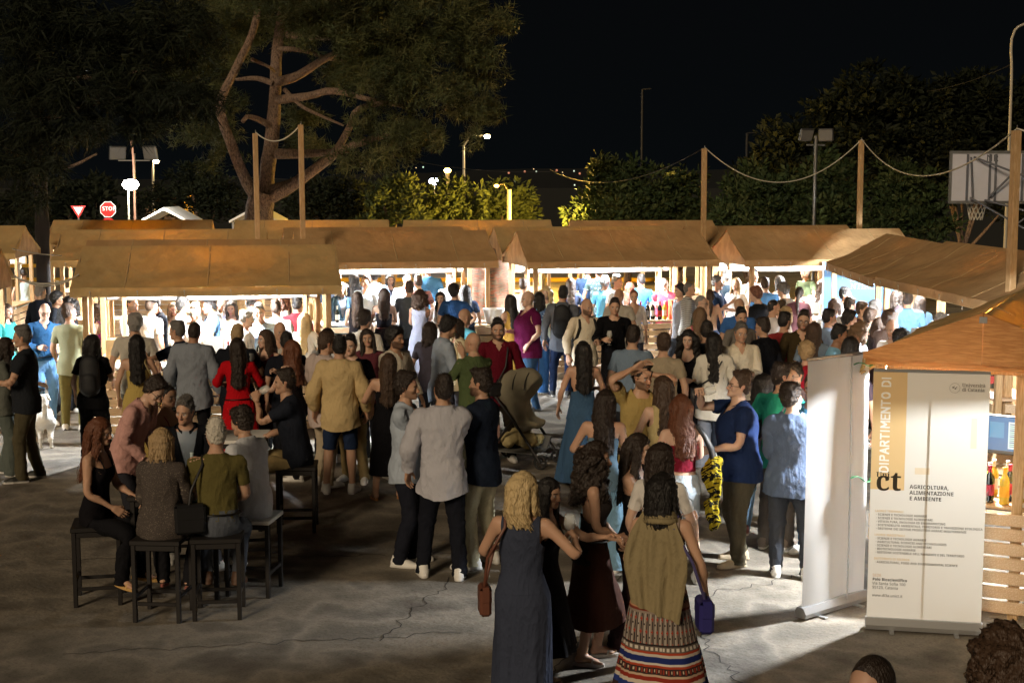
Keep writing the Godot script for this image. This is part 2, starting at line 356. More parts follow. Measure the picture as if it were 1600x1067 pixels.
	limb(c, "trunk", [Vector3(tx.x, -0.2, -31), Vector3(-10.34, 1.79, -31.00), Vector3(-10.33, 2.78, -31.00), Vector3(-10.35, 4.31, -31.00), Vector3(-10.38, 6.50, -31.00), Vector3(-10.39, 8.12, -31.00)], 0.16, 0.12, plain("dark_bark", Color("1c1512"), 0.95), 10)
	for q: Array in [[[Vector3(-10.34, 3.89, -31.00), Vector3(-9.32, 3.71, -29.50), Vector3(-8.49, 3.99, -29.00)], 0.07], [[Vector3(-10.34, 4.72, -31.00), Vector3(-9.16, 4.95, -30.00), Vector3(-8.07, 5.18, -29.50)], 0.08], [[Vector3(-10.33, 3.47, -31.00), Vector3(-10.28, 3.81, -30.00), Vector3(-10.63, 4.20, -29.50)], 0.06], [[Vector3(-10.35, 5.54, -31.00), Vector3(-8.87, 5.61, -30.00), Vector3(-7.55, 5.71, -29.60)], 0.09]]:
		limb(c, "limb", q[0], q[1], 0.02, M.bark, 7)
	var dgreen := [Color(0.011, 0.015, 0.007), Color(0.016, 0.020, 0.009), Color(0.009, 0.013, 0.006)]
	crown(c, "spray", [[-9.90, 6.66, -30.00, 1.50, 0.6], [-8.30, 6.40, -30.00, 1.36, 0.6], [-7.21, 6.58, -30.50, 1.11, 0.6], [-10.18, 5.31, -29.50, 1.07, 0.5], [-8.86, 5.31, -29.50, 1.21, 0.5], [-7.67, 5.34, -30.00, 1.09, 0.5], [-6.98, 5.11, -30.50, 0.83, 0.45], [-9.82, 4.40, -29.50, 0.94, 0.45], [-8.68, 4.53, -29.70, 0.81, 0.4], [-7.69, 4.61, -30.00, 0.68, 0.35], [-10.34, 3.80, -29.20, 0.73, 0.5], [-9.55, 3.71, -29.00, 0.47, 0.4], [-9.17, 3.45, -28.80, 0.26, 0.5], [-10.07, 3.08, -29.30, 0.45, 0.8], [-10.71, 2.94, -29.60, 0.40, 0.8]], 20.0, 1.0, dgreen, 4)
	# trees and shrubs behind the market, each a plant of its own
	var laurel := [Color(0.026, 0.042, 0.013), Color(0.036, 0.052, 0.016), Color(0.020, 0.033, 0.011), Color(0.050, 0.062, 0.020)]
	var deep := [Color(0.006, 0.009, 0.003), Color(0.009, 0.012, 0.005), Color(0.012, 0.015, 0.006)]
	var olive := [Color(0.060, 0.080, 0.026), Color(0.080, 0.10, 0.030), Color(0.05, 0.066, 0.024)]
	for q: Array in [
		["olive_tree", "grey green olive tree left of the white far light", 44.0, 610, 345, olive, [[-3.98, 2.73, -44.00, 0.68, 0.9], [-3.48, 3.08, -44.00, 0.56, 0.9], [-4.19, 2.19, -44.00, 0.60, 0.8], [-3.29, 2.39, -44.00, 0.68, 0.9]]],
		["olive_tree", "olive tree below the sodium globe lamp", 46.0, 705, 345, olive, [[-2.29, 2.69, -46.00, 0.75, 0.9], [-1.66, 2.86, -46.00, 0.71, 0.9], [-2.71, 2.34, -46.00, 0.63, 0.8], [-1.35, 2.28, -46.00, 0.63, 0.8], [-2.08, 2.20, -46.00, 0.71, 0.8]]],
		["round_shrub", "yellow lit round tree behind the double street lamp", 48.0, 785, 345, olive, [[-0.44, 2.56, -49.00, 0.76, 0.95], [0.18, 2.65, -49.00, 0.67, 0.9], [-0.78, 2.11, -49.00, 0.62, 0.8], [0.33, 2.16, -49.00, 0.62, 0.8]]],
		["laurel_tree", "bright yellow green laurel edge right of the gap", 44.0, 905, 352, laurel, [[2.09, 2.25, -44.00, 0.48, 0.9], [2.62, 2.48, -44.50, 0.53, 0.9]]],
		["laurel_tree", "broad dark laurel behind the centre stall", 40.0, 975, 350, laurel, [[2.84, 3.11, -40.50, 0.85, 0.9], [3.43, 3.30, -40.00, 0.80, 0.9], [3.76, 2.59, -39.50, 0.83, 0.8], [2.95, 2.50, -39.50, 0.79, 0.8], [2.68, 3.66, -41.00, 0.48, 0.9]]],
		["laurel_tree", "laurel between the centre pole and the tall dark mast", 40.0, 1060, 350, laurel, [[4.52, 2.85, -40.00, 0.76, 0.9], [5.01, 2.59, -39.50, 0.72, 0.8], [4.33, 2.34, -39.00, 0.64, 0.7], [4.91, 3.39, -41.00, 0.56, 0.8]]],
		["laurel_tree", "laurel right of the centre pole under the sagging rope", 37.0, 1165, 352, laurel, [[5.94, 2.80, -37.50, 0.75, 0.8], [6.53, 2.89, -37.00, 0.77, 0.9], [6.35, 3.31, -38.00, 0.62, 0.9], [5.64, 2.41, -36.60, 0.57, 0.7], [6.70, 2.41, -36.50, 0.66, 0.7]]],
		["laurel_tree", "laurel under the pair of unlit floodlights", 37.0, 1275, 352, laurel, [[7.80, 2.97, -37.50, 0.78, 0.9], [8.36, 3.14, -37.00, 0.81, 0.9], [7.91, 2.49, -36.40, 0.76, 0.7], [8.57, 2.58, -36.40, 0.69, 0.8], [8.40, 3.65, -38.00, 0.59, 0.8]]],
		["laurel_tree", "laurel left of the basketball board", 36.0, 1420, 355, laurel, [[9.74, 2.82, -36.50, 0.83, 0.9], [10.26, 2.99, -36.00, 0.85, 0.9], [9.68, 2.35, -35.60, 0.71, 0.7], [10.51, 2.44, -35.40, 0.71, 0.8], [10.19, 3.48, -37.00, 0.61, 0.8]]],
		["tall_tree", "tall dark tree rising behind the floodlights", 47.0, 1340, 250, deep, [[9.32, 4.32, -47.00, 1.28, 0.9], [10.78, 4.95, -47.00, 1.50, 0.9], [12.04, 5.58, -47.00, 1.58, 1], [8.48, 3.69, -47.00, 0.94, 0.8], [11.32, 4.11, -46.50, 1.48, 0.8]]],
		["tall_tree", "tall dark tree behind the basketball board", 47.0, 1500, 220, deep, [[13.73, 5.37, -47.00, 1.50, 1], [14.98, 5.79, -47.00, 1.28, 1.1], [16.08, 4.74, -47.00, 1.58, 0.9], [14.26, 4.11, -46.50, 1.69, 0.8], [16.88, 5.79, -47.00, 1.07, 0.9], [16.61, 3.06, -46.50, 1.27, 0.9]]],
		["dark_shrub", "dark shrub under the far left lamps", 46.0, 310, 340, dgreen, [[-10.62, 3.06, -47.00, 1.07, 0.9], [-9.67, 2.85, -46.50, 0.97, 0.9], [-12.16, 2.62, -48.00, 0.79, 0.8]]],
		["dark_shrub", "dark shrub behind the pine trunk", 46.0, 520, 345, dgreen, [[-6.66, 2.65, -46.00, 0.96, 0.8], [-5.62, 2.86, -46.00, 1.00, 0.9], [-5.00, 2.34, -46.00, 0.79, 0.8]]],
		["dark_shrub", "dark shrub behind the road signs", 47.0, 120, 340, dgreen, [[-15.20, 2.62, -48.00, 1.00, 0.8], [-14.11, 2.73, -48.00, 0.87, 0.9], [-16.52, 2.40, -48.00, 1.00, 0.8]]]]:
		var at := Vector3((float(q[3]) - 800.0) / 2200.0 * float(q[2]), 0, -float(q[2]))
		var t := thing(q[0], q[1], "shrub" if q[0].ends_with("shrub") else "tree", Vector3.ZERO, 0.0, "trees and shrubs behind the market")
		var b0: Array = q[6][0]
		limb(t, "trunk", [Vector3(at.x, -0.1, at.z), Vector3(at.x + 0.1, 1.2, at.z), Vector3(b0[0], b0[1], b0[2])], 0.14, 0.05, M.bark, 7)
		for k in range(1, q[6].size()):
			var b: Array = q[6][k]
			limb(t, "limb", [Vector3(at.x + 0.05, 0.9, at.z), Vector3((at.x + b[0]) * 0.5, b[1] * 0.65, b[2]), Vector3(b[0], b[1], b[2])], 0.07, 0.02, M.bark, 6)
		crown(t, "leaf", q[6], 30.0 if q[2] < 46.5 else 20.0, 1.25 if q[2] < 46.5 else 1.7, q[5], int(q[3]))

func post_lamp(called: String, label: String, at: Vector3, arm: Vector3, col: Color, energy: float, pole_mat: Material, r := 0.05, power := 30.0, size := 0.11) -> void:
	# the lamp head is at 'at'; its pole stands at at + arm
	var o := thing(called, label, "street lamp", Vector3(at.x + arm.x, 0, at.z + arm.z))
	var top := at.y + arm.y
	var g := G.new()
	g.tube(PackedVector3Array([Vector3(0, 0, 0), Vector3(0, top * 0.6, 0), Vector3(0, top - 0.1, 0)]), PackedFloat32Array([r * 1.3, r, r * 0.8]), 8)
	put("pole", g.mesh(), pole_mat, o)
	if arm.length() > 0.2:
		var a := G.new()
		a.tube(PackedVector3Array([Vector3(0, top - 0.12, 0), Vector3(-arm.x * 0.3, at.y + 0.05, -arm.z * 0.3), Vector3(-arm.x, at.y + 0.03, -arm.z)]), PackedFloat32Array([r * 0.7, r * 0.6, r * 0.5]), 7)
		put("arm", a.mesh(), pole_mat, o)
	var h := G.new()
	h.lathe(PackedVector2Array([Vector2(0.0, -size * 0.7), Vector2(size * 0.7, -size * 0.5), Vector2(size, 0), Vector2(size * 0.7, size * 0.45), Vector2(0, size * 0.6)]), 12)
	put("lamp_head", h.mesh(), glow(called + "_glow_%d" % names.get(called, 0), col, power), o, Transform3D(Basis(), Vector3(-arm.x, at.y, -arm.z)))
	if energy > 0.0:
		omni(o, Vector3(-arm.x, at.y, -arm.z), col, energy, 0.08, 80.0)

func lamps_and_signs() -> void:
	var pole := plain("lamp_pole_paint", Color("a8a090"), 0.6)
	var sodium := Color(1.0, 0.79, 0.36)
	post_lamp("street_lamp", "dazzling white lamp on a thin pole above the stop sign", Vector3(-10.65, 3.34, -39.50), Vector3(-0.13, 0.0, -0.2), Color(1, 0.98, 0.94), 7.0, pole, 0.03, 60.0, 0.24)
	post_lamp("street_lamp", "street lamp with a curved arm right of the pine", Vector3(-1.23, 5.59, -70.00), Vector3(-1.15, -0.35, 0), Color(1, 0.86, 0.62), 20.0, pole, 0.07, 40.0, 0.16)
	post_lamp("street_lamp", "short sodium globe lamp above the olive trees", Vector3(-2.37, 3.81, -52.00), Vector3(0, 0, 0), sodium, 14.0, pole, 0.09, 25.0, 0.14)
	post_lamp("street_lamp", "double pole sodium lamp in front of the round tree", Vector3(-0.48, 3.28, -44.00), Vector3(0.34, -0.02, 0), sodium, 0.0, plain("sunlit_lamp_pole", Color("6a6048"), 0.7), 0.028, 14.0, 0.08)
	post_lamp("street_lamp", "small oval lamp near the yellow gate", Vector3(-15.07, 4.24, -60.00), Vector3(-0.15, -0.2, 0), Color(1, 0.9, 0.7), 6.0, pole, 0.06, 20.0, 0.14)
	var sp := thing("lamp_pole", "second bare pole beside the double sodium lamp", "pole", Vector3(Vector3(-0.08, 2.19, -44.00).x, 0, -44))
	var g := G.new()
	g.rod(Vector3(0, 0, 0), Vector3(0, Vector3(-0.08, 3.16, -44.00).y, 0), 0.06)
	put("pole", g.mesh(), pole, sp)
	# the lamp that lights the round tree and the laurel edge from the road
	post_lamp("street_lamp", "low sodium lamp hidden behind the far row roofs", Vector3(0.96, 2.10, -42.50), Vector3(0, 0, 0), sodium, 80.0, pole, 0.05, 20.0, 0.08)
	post_lamp("street_lamp", "white shop light showing through the olive trees", Vector3(-2.98, 3.41, -54.00), Vector3(0, 0, 0), Color(0.9, 0.93, 1.0), 9.0, pole, 0.05, 40.0, 0.20)
	# floodlights, not lit
	for q: Array in [["pair of floodlight panels on a pole left of the pine", Vector3(-12.00, 4.29, -45.00), 0.40, 0.52], ["pair of unlit floodlights on a pole above the laurels", Vector3(7.28, 4.51, -34.00), 0.12, 0.36]]:
		var at: Vector3 = q[1]
		var o := thing("floodlight_mast", q[0], "floodlight", Vector3(at.x, 0, at.z))
		var m := G.new()
		m.rod(Vector3.ZERO, Vector3(0, at.y, 0), 0.045)
		m.rod(Vector3(-q[2] - 0.1, at.y - 0.22, 0), Vector3(q[2] + 0.1, at.y - 0.22, 0), 0.025)
		put("mast", m.mesh(), M.metal, o)
		for s: float in [-1.0, 1.0]:
			var b := Basis(Vector3.UP, -0.45 * s) * Basis(Vector3.RIGHT, 0.35 * (1.0 if s < 0.0 else 0.6))
			var f := G.new()
			f.box(Vector3(s * (q[2] + 0.12), at.y + 0.02, 0), Vector3(q[3], q[3] * 0.85, 0.10), b, 0.02)
			var head := put("floodlight_head", f.mesh(), M.metal, o)
			var gl := G.new()
			gl.box(Vector3(s * (q[2] + 0.12), at.y + 0.02, 0) + b * Vector3(0, 0, 0.055), Vector3(q[3] * 0.86, q[3] * 0.7, 0.01), b)
			put("glass", gl.mesh(), M.dullglass, head)
	# a bent pole that leans into the left floodlights
	var bp := thing("bent_pole", "thin rusty pole curving up above the left floodlights", "pole", Vector3.ZERO)
	limb(bp, "shaft", [Vector3(Vector3(-10.84, 2.30, -40.40).x, 0, -40.4), Vector3(-10.79, 3.12, -40.40), Vector3(-10.81, 4.35, -40.40), Vector3(-10.90, 4.83, -40.40), Vector3(-11.00, 5.14, -40.40)], 0.04, 0.03, plain("rust_paint", Color("6a4a38"), 0.8), 7)
	for q: Array in [[Vector3(5.49, 7.25, -60.00), Vector3(5.55, 1.73, -60.00), "tall thin dark mast in the middle of the sky"], [Vector3(8.61, 5.16, -52.00), Vector3(8.67, 1.96, -52.00), "short dark mast behind the right laurels"]]:
		var o := thing("mast", q[2], "pole", Vector3(q[0].x, 0, q[0].z))
		var m := G.new()
		m.rod(Vector3.ZERO, Vector3(0, q[0].y, 0), 0.05, 7)
		m.rod(Vector3(0, q[0].y, 0), Vector3(0.35, q[0].y + 0.02, 0), 0.03, 6)
		put("shaft", m.mesh(), M.rubber, o)
	var hp := thing("street_lamp", "tall hooked lamp post at the top right corner", "street lamp", Vector3.ZERO)
	limb(hp, "pole", [Vector3(Vector3(14.01, 5.80, -40.00).x, 0, -40), Vector3(14.01, 5.80, -40.00), Vector3(13.96, 7.12, -40.00), Vector3(14.00, 7.47, -40.00), Vector3(14.13, 7.70, -40.00), Vector3(14.48, 7.84, -40.00)], 0.055, 0.035, pole, 8)
	wire("dark cable running to the hooked lamp post", Vector3(13.12, 6.23, -45.00), Vector3(14.00, 6.68, -40.00), 0.1, 0.012, M.rubber)
	wire("dark cable crossing the sky left of the mast", Vector3(-7.57, 5.12, -70.00), Vector3(1.62, 3.81, -60.00), 0.4, 0.014, M.rubber)
	# stop sign, round plate, give way sign
	var st := thing("road_sign", "red octagonal stop sign above a round plate", "road sign", Vector3(Vector3(-11.73, 2.61, -41.00).x, 0, -41))
	var y: float = Vector3(-11.73, 2.61, -41.00).y
	var red := plain("sign_red", Color("c8201c"), 0.5)
	var wh := plain("sign_white", Color("ecebe6"), 0.5)
	var oct := func(r: float) -> PackedVector2Array:
		var p := PackedVector2Array()
		for k in 8:
			p.append(Vector2(cos(TAU * (k + 0.5) / 8), sin(TAU * (k + 0.5) / 8)) * r + Vector2(0, y))
		return p
	var s1 := G.new()
	s1.prism(oct.call(0.245), 0.0, 0.02)
	put("plate", s1.mesh(), wh, st)
	var s2 := G.new()
	s2.prism(oct.call(0.222), 0.021, 0.024)
	put("plate", s2.mesh(), red, st)
	var tx := words(st, "STOP", Transform3D(Basis(), Vector3(-0.168, y - 0.075, 0.026)), 0.118, "f2f0ea")
	var disc := func(r: float, z0: float, z1: float) -> Mesh:
		var p := PackedVector2Array()
		for k in 28:
			p.append(Vector2(cos(TAU * k / 28), sin(TAU * k / 28)) * r + Vector2(0, y - 0.48))
		var gg := G.new()
		gg.prism(p, z0, z1)
		return gg.mesh()
	put("round_plate", disc.call(0.235, 0.0, 0.02), red, st)
	put("round_plate", disc.call(0.175, 0.021, 0.024), wh, st)
	words(st, "30", Transform3D(Basis(), Vector3(-0.10, y - 0.58, 0.026)), 0.16, "1c1c1c")
	var pg := G.new()
	pg.rod(Vector3(0, 0, -0.03), Vector3(0, y + 0.1, -0.03), 0.03)
	put("post", pg.mesh(), M.metal, st)
	var gw := thing("road_sign", "white and red triangular give way sign", "road sign", Vector3(Vector3(-12.60, 2.56, -41.00).x, 0, -41), 0.45)
	var tri := func(r: float) -> PackedVector2Array:
		return PackedVector2Array([Vector2(-r * 0.9, y + r * 0.45), Vector2(r * 0.9, y + r * 0.45), Vector2(0, y - r * 1.1)])
	var t1 := G.new()
	t1.prism(tri.call(0.24), 0.0, 0.02)
	put("plate", t1.mesh(), red, gw)
	var t2 := G.new()
	t2.prism(tri.call(0.155), 0.021, 0.024)
	put("plate", t2.mesh(), wh, gw)
	var tp := G.new()
	tp.rod(Vector3(0, 0, -0.03), Vector3(0, y, -0.03), 0.03)
	put("post", tp.mesh(), M.metal, gw)
	# the lit gate pillar and wall beyond the road
	var wl := thing("gate_house", "low dark house with a yellow lit doorway beyond the road", "house", Vector3(Vector3(-14.60, 2.09, -62.00).x, 0, -62))
	put("wall", plank(Vector3(1.3, 2.6, 2.0)), plain("dark_plaster", Color("4a3a30"), 0.9), wl, Transform3D(Basis(), Vector3(-0.9, 1.3, -1.2)))
	put("pillar", plank(Vector3(0.42, 2.9, 0.5)), plain("yellow_plaster", Color("c89a2e"), 0.9), wl, Transform3D(Basis(), Vector3(0.48, 1.45, 0)))
	var rf := G.new()
	rf.prism(PackedVector2Array([Vector2(-1.7, 2.6), Vector2(-0.1, 2.6), Vector2(-0.3, 2.75), Vector2(-1.5, 2.75)]), -2.4, 0.0)
	put("roof", rf.mesh(), plain("roof_tile", Color("5a3a2c"), 0.9), wl)
	var dl := thing("door_lamp", "warm lamp lighting the yellow gate pillar", "lamp", Vector3(wl.position.x + 0.7, 0, -60.6))
	var dg := G.new()
	dg.box(Vector3(0, 2.9, 0), Vector3(0.12, 0.12, 0.12), Basis(), 0.02)
	put("lamp_head", dg.mesh(), glow("door_lamp_glow", sodium, 10.0), dl)
	var ds := G.new()
	ds.rod(Vector3(0, 0, -0.1), Vector3(0, 2.9, -0.1), 0.03)
	put("pole", ds.mesh(), pole, dl)
	omni(dl, Vector3(0, 2.9, 0), sodium, 3.0, 0.05, 20.0)
	hoop()

func hoop() -> void:
	# basketball board seen from behind the net side, on a braced stand to the right
	var a := Vector3(9.29, 4.04, -30.00)
	var b := Vector3(9.32, 2.99, -30.00)
	var o := thing("basketball_hoop", "white basketball board with a net and lattice braces", "basketball hoop", Vector3(a.x, 0, -30.0), deg_to_rad(-6))
	var w := 1.80
	var h := a.y - b.y
	var bm := plain("board_paint", Color("b4b4bc"), 0.6)
	put("board", plank(Vector3(w, h, 0.03)), bm, o, Transform3D(Basis(), Vector3(w * 0.5, b.y + h * 0.5, 0)))
	var f := G.new()
	for q: Array in [[Vector3(w * 0.5, b.y, 0), Vector3(w + 0.06, 0.06, 0.05)], [Vector3(w * 0.5, a.y, 0), Vector3(w + 0.06, 0.06, 0.05)], [Vector3(0, b.y + h * 0.5, 0), Vector3(0.06, h - 0.06, 0.05)], [Vector3(w, b.y + h * 0.5, 0), Vector3(0.06, h - 0.06, 0.05)]]:
		f.box(q[0], q[1])
	put("frame", f.mesh(), M.metal, o)
	var gs := plain("galvanised_brace", Color("5a5c62"), 0.6, 0.3)
	for x: float in [0.34, 0.80, 0.92, 1.35, 1.47]:
		var g := G.new()
		g.box(Vector3(x, b.y + h * 0.5, 0.05), Vector3(0.045, h - 0.08, 0.03))
		put("brace", g.mesh(), gs, o)
	var braces := [[Vector3(0.40, a.y - 0.10, 0.08), Vector3(0.46, b.y + 0.05, 0.10)], [Vector3(0.45, a.y - 0.10, 0.08), Vector3(1.9, b.y + 0.35, 0.6)], [Vector3(0.40, b.y + 0.1, 0.1), Vector3(2.2, b.y - 1.0, 0.8)], [Vector3(0.70, b.y + 0.05, 0.1), Vector3(2.3, b.y - 0.4, 0.8)], [Vector3(1.28, b.y - 0.45, 0.35), Vector3(1.28, b.y + 0.66, 0.25)], [Vector3(1.28, b.y + 0.66, 0.25), Vector3(0.80, b.y + 0.12, 0.1)], [Vector3(1.28, b.y - 0.48, 0.35), Vector3(2.1, b.y + 0.2, 0.5)], [Vector3(1.75, b.y - 1.1, 0.6), Vector3(2.2, b.y - 0.5, 0.8)]]
	for q: Array in braces:
		var g := G.new()
		g.rod(q[0], q[1], 0.022, 7)
		put("brace", g.mesh(), gs, o)
	var st := G.new()
	st.rod(Vector3(2.3, 0, 0.9), Vector3(2.25, a.y - 0.6, 0.8), 0.09, 10)
	put("stand", st.mesh(), gs, o)
	var rim := G.new()
	var pts := PackedVector3Array()
	var rad := PackedFloat32Array()
	for k in 25:
		pts.append(Vector3(0.62 + cos(TAU * k / 24) * 0.225, b.y + 0.03, -0.28 + sin(TAU * k / 24) * 0.225))
		rad.append(0.012)
	rim.tube(pts, rad, 6)
	var rm := put("rim", rim.mesh(), plain("rim_paint", Color("8a4a30"), 0.6), o)
	var net := G.new()
	for k in 12:
		for s: float in [-1.0, 1.0]:
			var p := PackedVector3Array()
			var r2 := PackedFloat32Array()
			for j in 5:
				var u := j / 4.0
				var an := TAU * k / 12 + s * u * 1.05
				var rr := lerpf(0.22, 0.13, u)
				p.append(Vector3(0.62 + cos(an) * rr, b.y + 0.02 - u * 0.40, -0.28 + sin(an) * rr))
				r2.append(0.007)
			net.tube(p, r2, 4)
	put("net", net.mesh(), M.rope, rm)
	words(o, "NR", Transform3D(Basis(), Vector3(0.72, a.y - 0.24, 0.018)), 0.14, "2a2c34", false, false)

# ---------------------------------------------------------------- furniture and belongings
func stool(label: String, at: Vector3, turn: float, white := false) -> void:
	var o := thing("bar_stool", label, "bar stool", at, deg_to_rad(turn), "dark square bar stools")
	var hs := 0.66
	put("seat", plank(Vector3(0.40, 0.035, 0.40)), M.white if white else M.iron, o, Transform3D(Basis(), Vector3(0, hs - 0.018, 0)))
	for x: float in [-0.175, 0.175]:
		for z: float in [-0.175, 0.175]:
			put("leg", plank(Vector3(0.035, hs - 0.036, 0.035)), M.iron, o, Transform3D(Basis(), Vector3(x, (hs - 0.036) * 0.5, z)))
	for s: float in [-0.175, 0.175]:
		put("stretcher", plank(Vector3(0.315, 0.028, 0.022)), M.iron, o, Transform3D(Basis(), Vector3(0, 0.15, s)))
		put("stretcher", plank(Vector3(0.022, 0.028, 0.315)), M.iron, o, Transform3D(Basis(), Vector3(s, 0.20, 0)))
		put("seat_rail", plank(Vector3(0.315, 0.045, 0.022)), M.iron, o, Transform3D(Basis(), Vector3(0, hs - 0.06, s)))

func high_table(label: String, at: Vector3, turn: float, w: float, d: float, h: float, white: bool) -> void:
	var o := thing("high_table", label, "high table", at, deg_to_rad(turn), "high tables with dark legs")
	put("tabletop", plank(Vector3(w, 0.035, d)), M.white if white else M.iron, o, Transform3D(Basis(), Vector3(0, h - 0.018, 0)))
	for x: float in [-w * 0.5 + 0.04, w * 0.5 - 0.04]:
		for z: float in [-d * 0.5 + 0.04, d * 0.5 - 0.04]:
			put("leg", plank(Vector3(0.04, h - 0.036, 0.04)), M.iron, o, Transform3D(Basis(), Vector3(x, (h - 0.036) * 0.5, z)))
	for z: float in [-d * 0.5 + 0.04, d * 0.5 - 0.04]:
		put("apron", plank(Vector3(w - 0.12, 0.05, 0.022)), M.iron, o, Transform3D(Basis(), Vector3(0, h - 0.065, z)))

func furniture() -> void:
	stool("stool under the auburn haired seated woman", Vector3(-3.42, 0, -11.35), 12)
	stool("stool under the blonde seated woman in the dark blouse", Vector3(-2.78, 0, -10.92), -4)
	stool("stool under the white haired seated man", Vector3(-2.35, 0, -10.98), 6)
	stool("stool under the grey haired man in the blazer", Vector3(-2.90, 0, -12.35), 8)
	stool("white topped stool right of the white haired man", Vector3(-2.18, 0, -11.60), -8, true)
	stool("stool under the woman in the red top", Vector3(-3.32, 0, -13.35), 20)
	stool("stool under the man in khaki trousers", Vector3(-2.14, 0, -13.75), 4)
	stool("empty dark stool between the table and the khaki man", Vector3(-2.40, 0, -12.55), 10)
	high_table("dark high table with bottles amid the seated group", Vector3(-2.80, 0, -11.62), 3, 0.75, 0.62, 0.88, false)
	high_table("white topped high table in front of the khaki man", Vector3(-2.94, 0, -13.9), 2, 0.95, 0.62, 0.92, true)
	stroller()
	dog()

func stroller() -> void:
	var o := thing("stroller", "olive pushchair with a shopping basket and black wheels", "stroller", Vector3(0.13, 0, -17.0), deg_to_rad(62))
	# its own front is +z; it is seen obliquely from behind
	var cloth := plain("olive_canvas", Color("8c8570"), 0.85)
	for s: float in [-1.0, 1.0]:
		var g := G.new()
		g.tube(PackedVector3Array([Vector3(s * 0.25, 0.10, 0.36), Vector3(s * 0.25, 0.55, 0.02), Vector3(s * 0.25, 1.02, -0.40)]), PackedFloat32Array([0.016, 0.017, 0.015]), 8)
		put("frame_tube", g.mesh(), M.black, o)
		var g2 := G.new()
		g2.tube(PackedVector3Array([Vector3(s * 0.25, 0.11, -0.36), Vector3(s * 0.25, 0.58, 0.0)]), PackedFloat32Array([0.015, 0.015]), 8)
		put("frame_tube", g2.mesh(), M.black, o)
		for z: float in [0.36, -0.36]:
			var w := Node3D.new()
			w.name = "wheel"
			w.position = Vector3(s * (0.27 if z < 0.0 else 0.24), 0.105 if z < 0.0 else 0.09, z)
			o.add_child(w, true)
			var r := 0.105 if z < 0.0 else 0.09
			var ty := G.new()
			var p := PackedVector3Array()
			var rr := PackedFloat32Array()
			for k in 25:
				p.append(Vector3(0, cos(TAU * k / 24), sin(TAU * k / 24)) * (r - 0.014))
				rr.append(0.014)
			ty.tube(p, rr, 7)
			put("tyre", ty.mesh(), M.rubber, w)
			var sp := G.new()
			for k in 5:
				sp.rod(Vector3.ZERO, Vector3(0, cos(TAU * k / 5), sin(TAU * k / 5)) * (r - 0.02), 0.009, 6)
			sp.rod(Vector3(-0.02, 0, 0), Vector3(0.02, 0, 0), 0.018, 8)
			put("rim", sp.mesh(), M.black, w)
	var hb := G.new()
	hb.rod(Vector3(-0.25, 1.02, -0.40), Vector3(0.25, 1.02, -0.40), 0.018)
	put("handlebar", hb.mesh(), M.rubber, o)
	# seat shell and hood as one soft bucket
	var f := Field.new(Vector3(-0.30, 0.40, -0.40), Vector3(0.30, 1.22, 0.45), 0.014)
	f.cone(Vector3(0, 0.56, 0.02), Vector3(0, 0.90, -0.14), 0.17, 0.20, 0.04, 1.12, 0.62)
	f.cone(Vector3(0, 0.93, -0.12), Vector3(0, 0.99, 0.06), 0.225, 0.20, 0.05, 1.02, 1.0)
	f.cone(Vector3(0, 0.54, 0.04), Vector3(0, 0.53, 0.22), 0.10, 0.07, 0.05, 1.9)
	f.cone(Vector3(0, 0.86, 0.26), Vector3(0, 0.66, 0.20), 0.20, 0.15, 0.02, 1.0, 1.0, true)
	var m := f.mesh()
	var sg := G.new()
	sg.v = m.v
	sg.i = m.i
	sg.n = smooth_normals(m.v, m.i)
	for k in sg.v.size():
		sg.v[k] += sg.n[k] * 0.01 * noise.get_noise_3dv(sg.v[k] * 30.0)
		sg.uv.append(Vector2.ZERO)
	put("seat", sg.mesh(), cloth, o)
	var hp := G.new()
	for z: float in [-0.18, 0.0, 0.16]:
		var p := PackedVector3Array()
		var rr := PackedFloat32Array()
		for k in 13:
			var a := lerpf(-1.5, 1.5, k / 12.0)
			p.append(Vector3(sin(a) * 0.236, 0.93 + cos(a) * 0.236, z - 0.02))
			rr.append(0.007)
		hp.tube(p, rr, 5)
	put("hood_rib", hp.mesh(), M.black, o)
	var bk := G.new()
	for q in 2:
		var s := 1.0 if q == 0 else 0.94
		bk.prism(PackedVector2Array([Vector2(-0.30, 0.17), Vector2(0.24, 0.17), Vector2(0.30, 0.34), Vector2(-0.34, 0.34)]), -0.22 * s + q * 0.02, -0.21 * s + q * 0.02, Transform3D(Basis(Vector3.UP, -PI / 2), Vector3.ZERO))
	bk.box(Vector3(0, 0.17, -0.03), Vector3(0.42, 0.012, 0.54))
	bk.box(Vector3(0.215, 0.255, -0.03), Vector3(0.012, 0.17, 0.56))
	bk.box(Vector3(0, 0.255, -0.32), Vector3(0.42, 0.17, 0.012))
	put("basket", bk.mesh(), plain("grey_mesh_cloth", Color("6f6f6c"), 0.9), o)
	var bag := G.new()
	var bf := Field.new(Vector3(-0.24, 0.14, -0.34), Vector3(0.24, 0.48, 0.26), 0.016)
	for q: Array in [[-0.08, 0.30, -0.15, 0.10], [0.06, 0.32, -0.05, 0.11], [-0.02, 0.29, 0.08, 0.10], [0.10, 0.28, 0.12, 0.08], [0.02, 0.37, -0.12, 0.07]]:
		bf.cone(Vector3(q[0], q[1], q[2]), Vector3(q[0] + 0.03, q[1] + 0.02, q[2] + 0.04), q[3], q[3] * 0.8, 0.02)
	var bm := bf.mesh()
	bag.v = bm.v
	bag.i = bm.i
	bag.n = smooth_normals(bm.v, bm.i)
	for k in bag.v.size():
		bag.v[k] += bag.n[k] * 0.02 * noise.get_noise_3dv(bag.v[k] * 45.0)
		bag.uv.append(Vector2.ZERO)
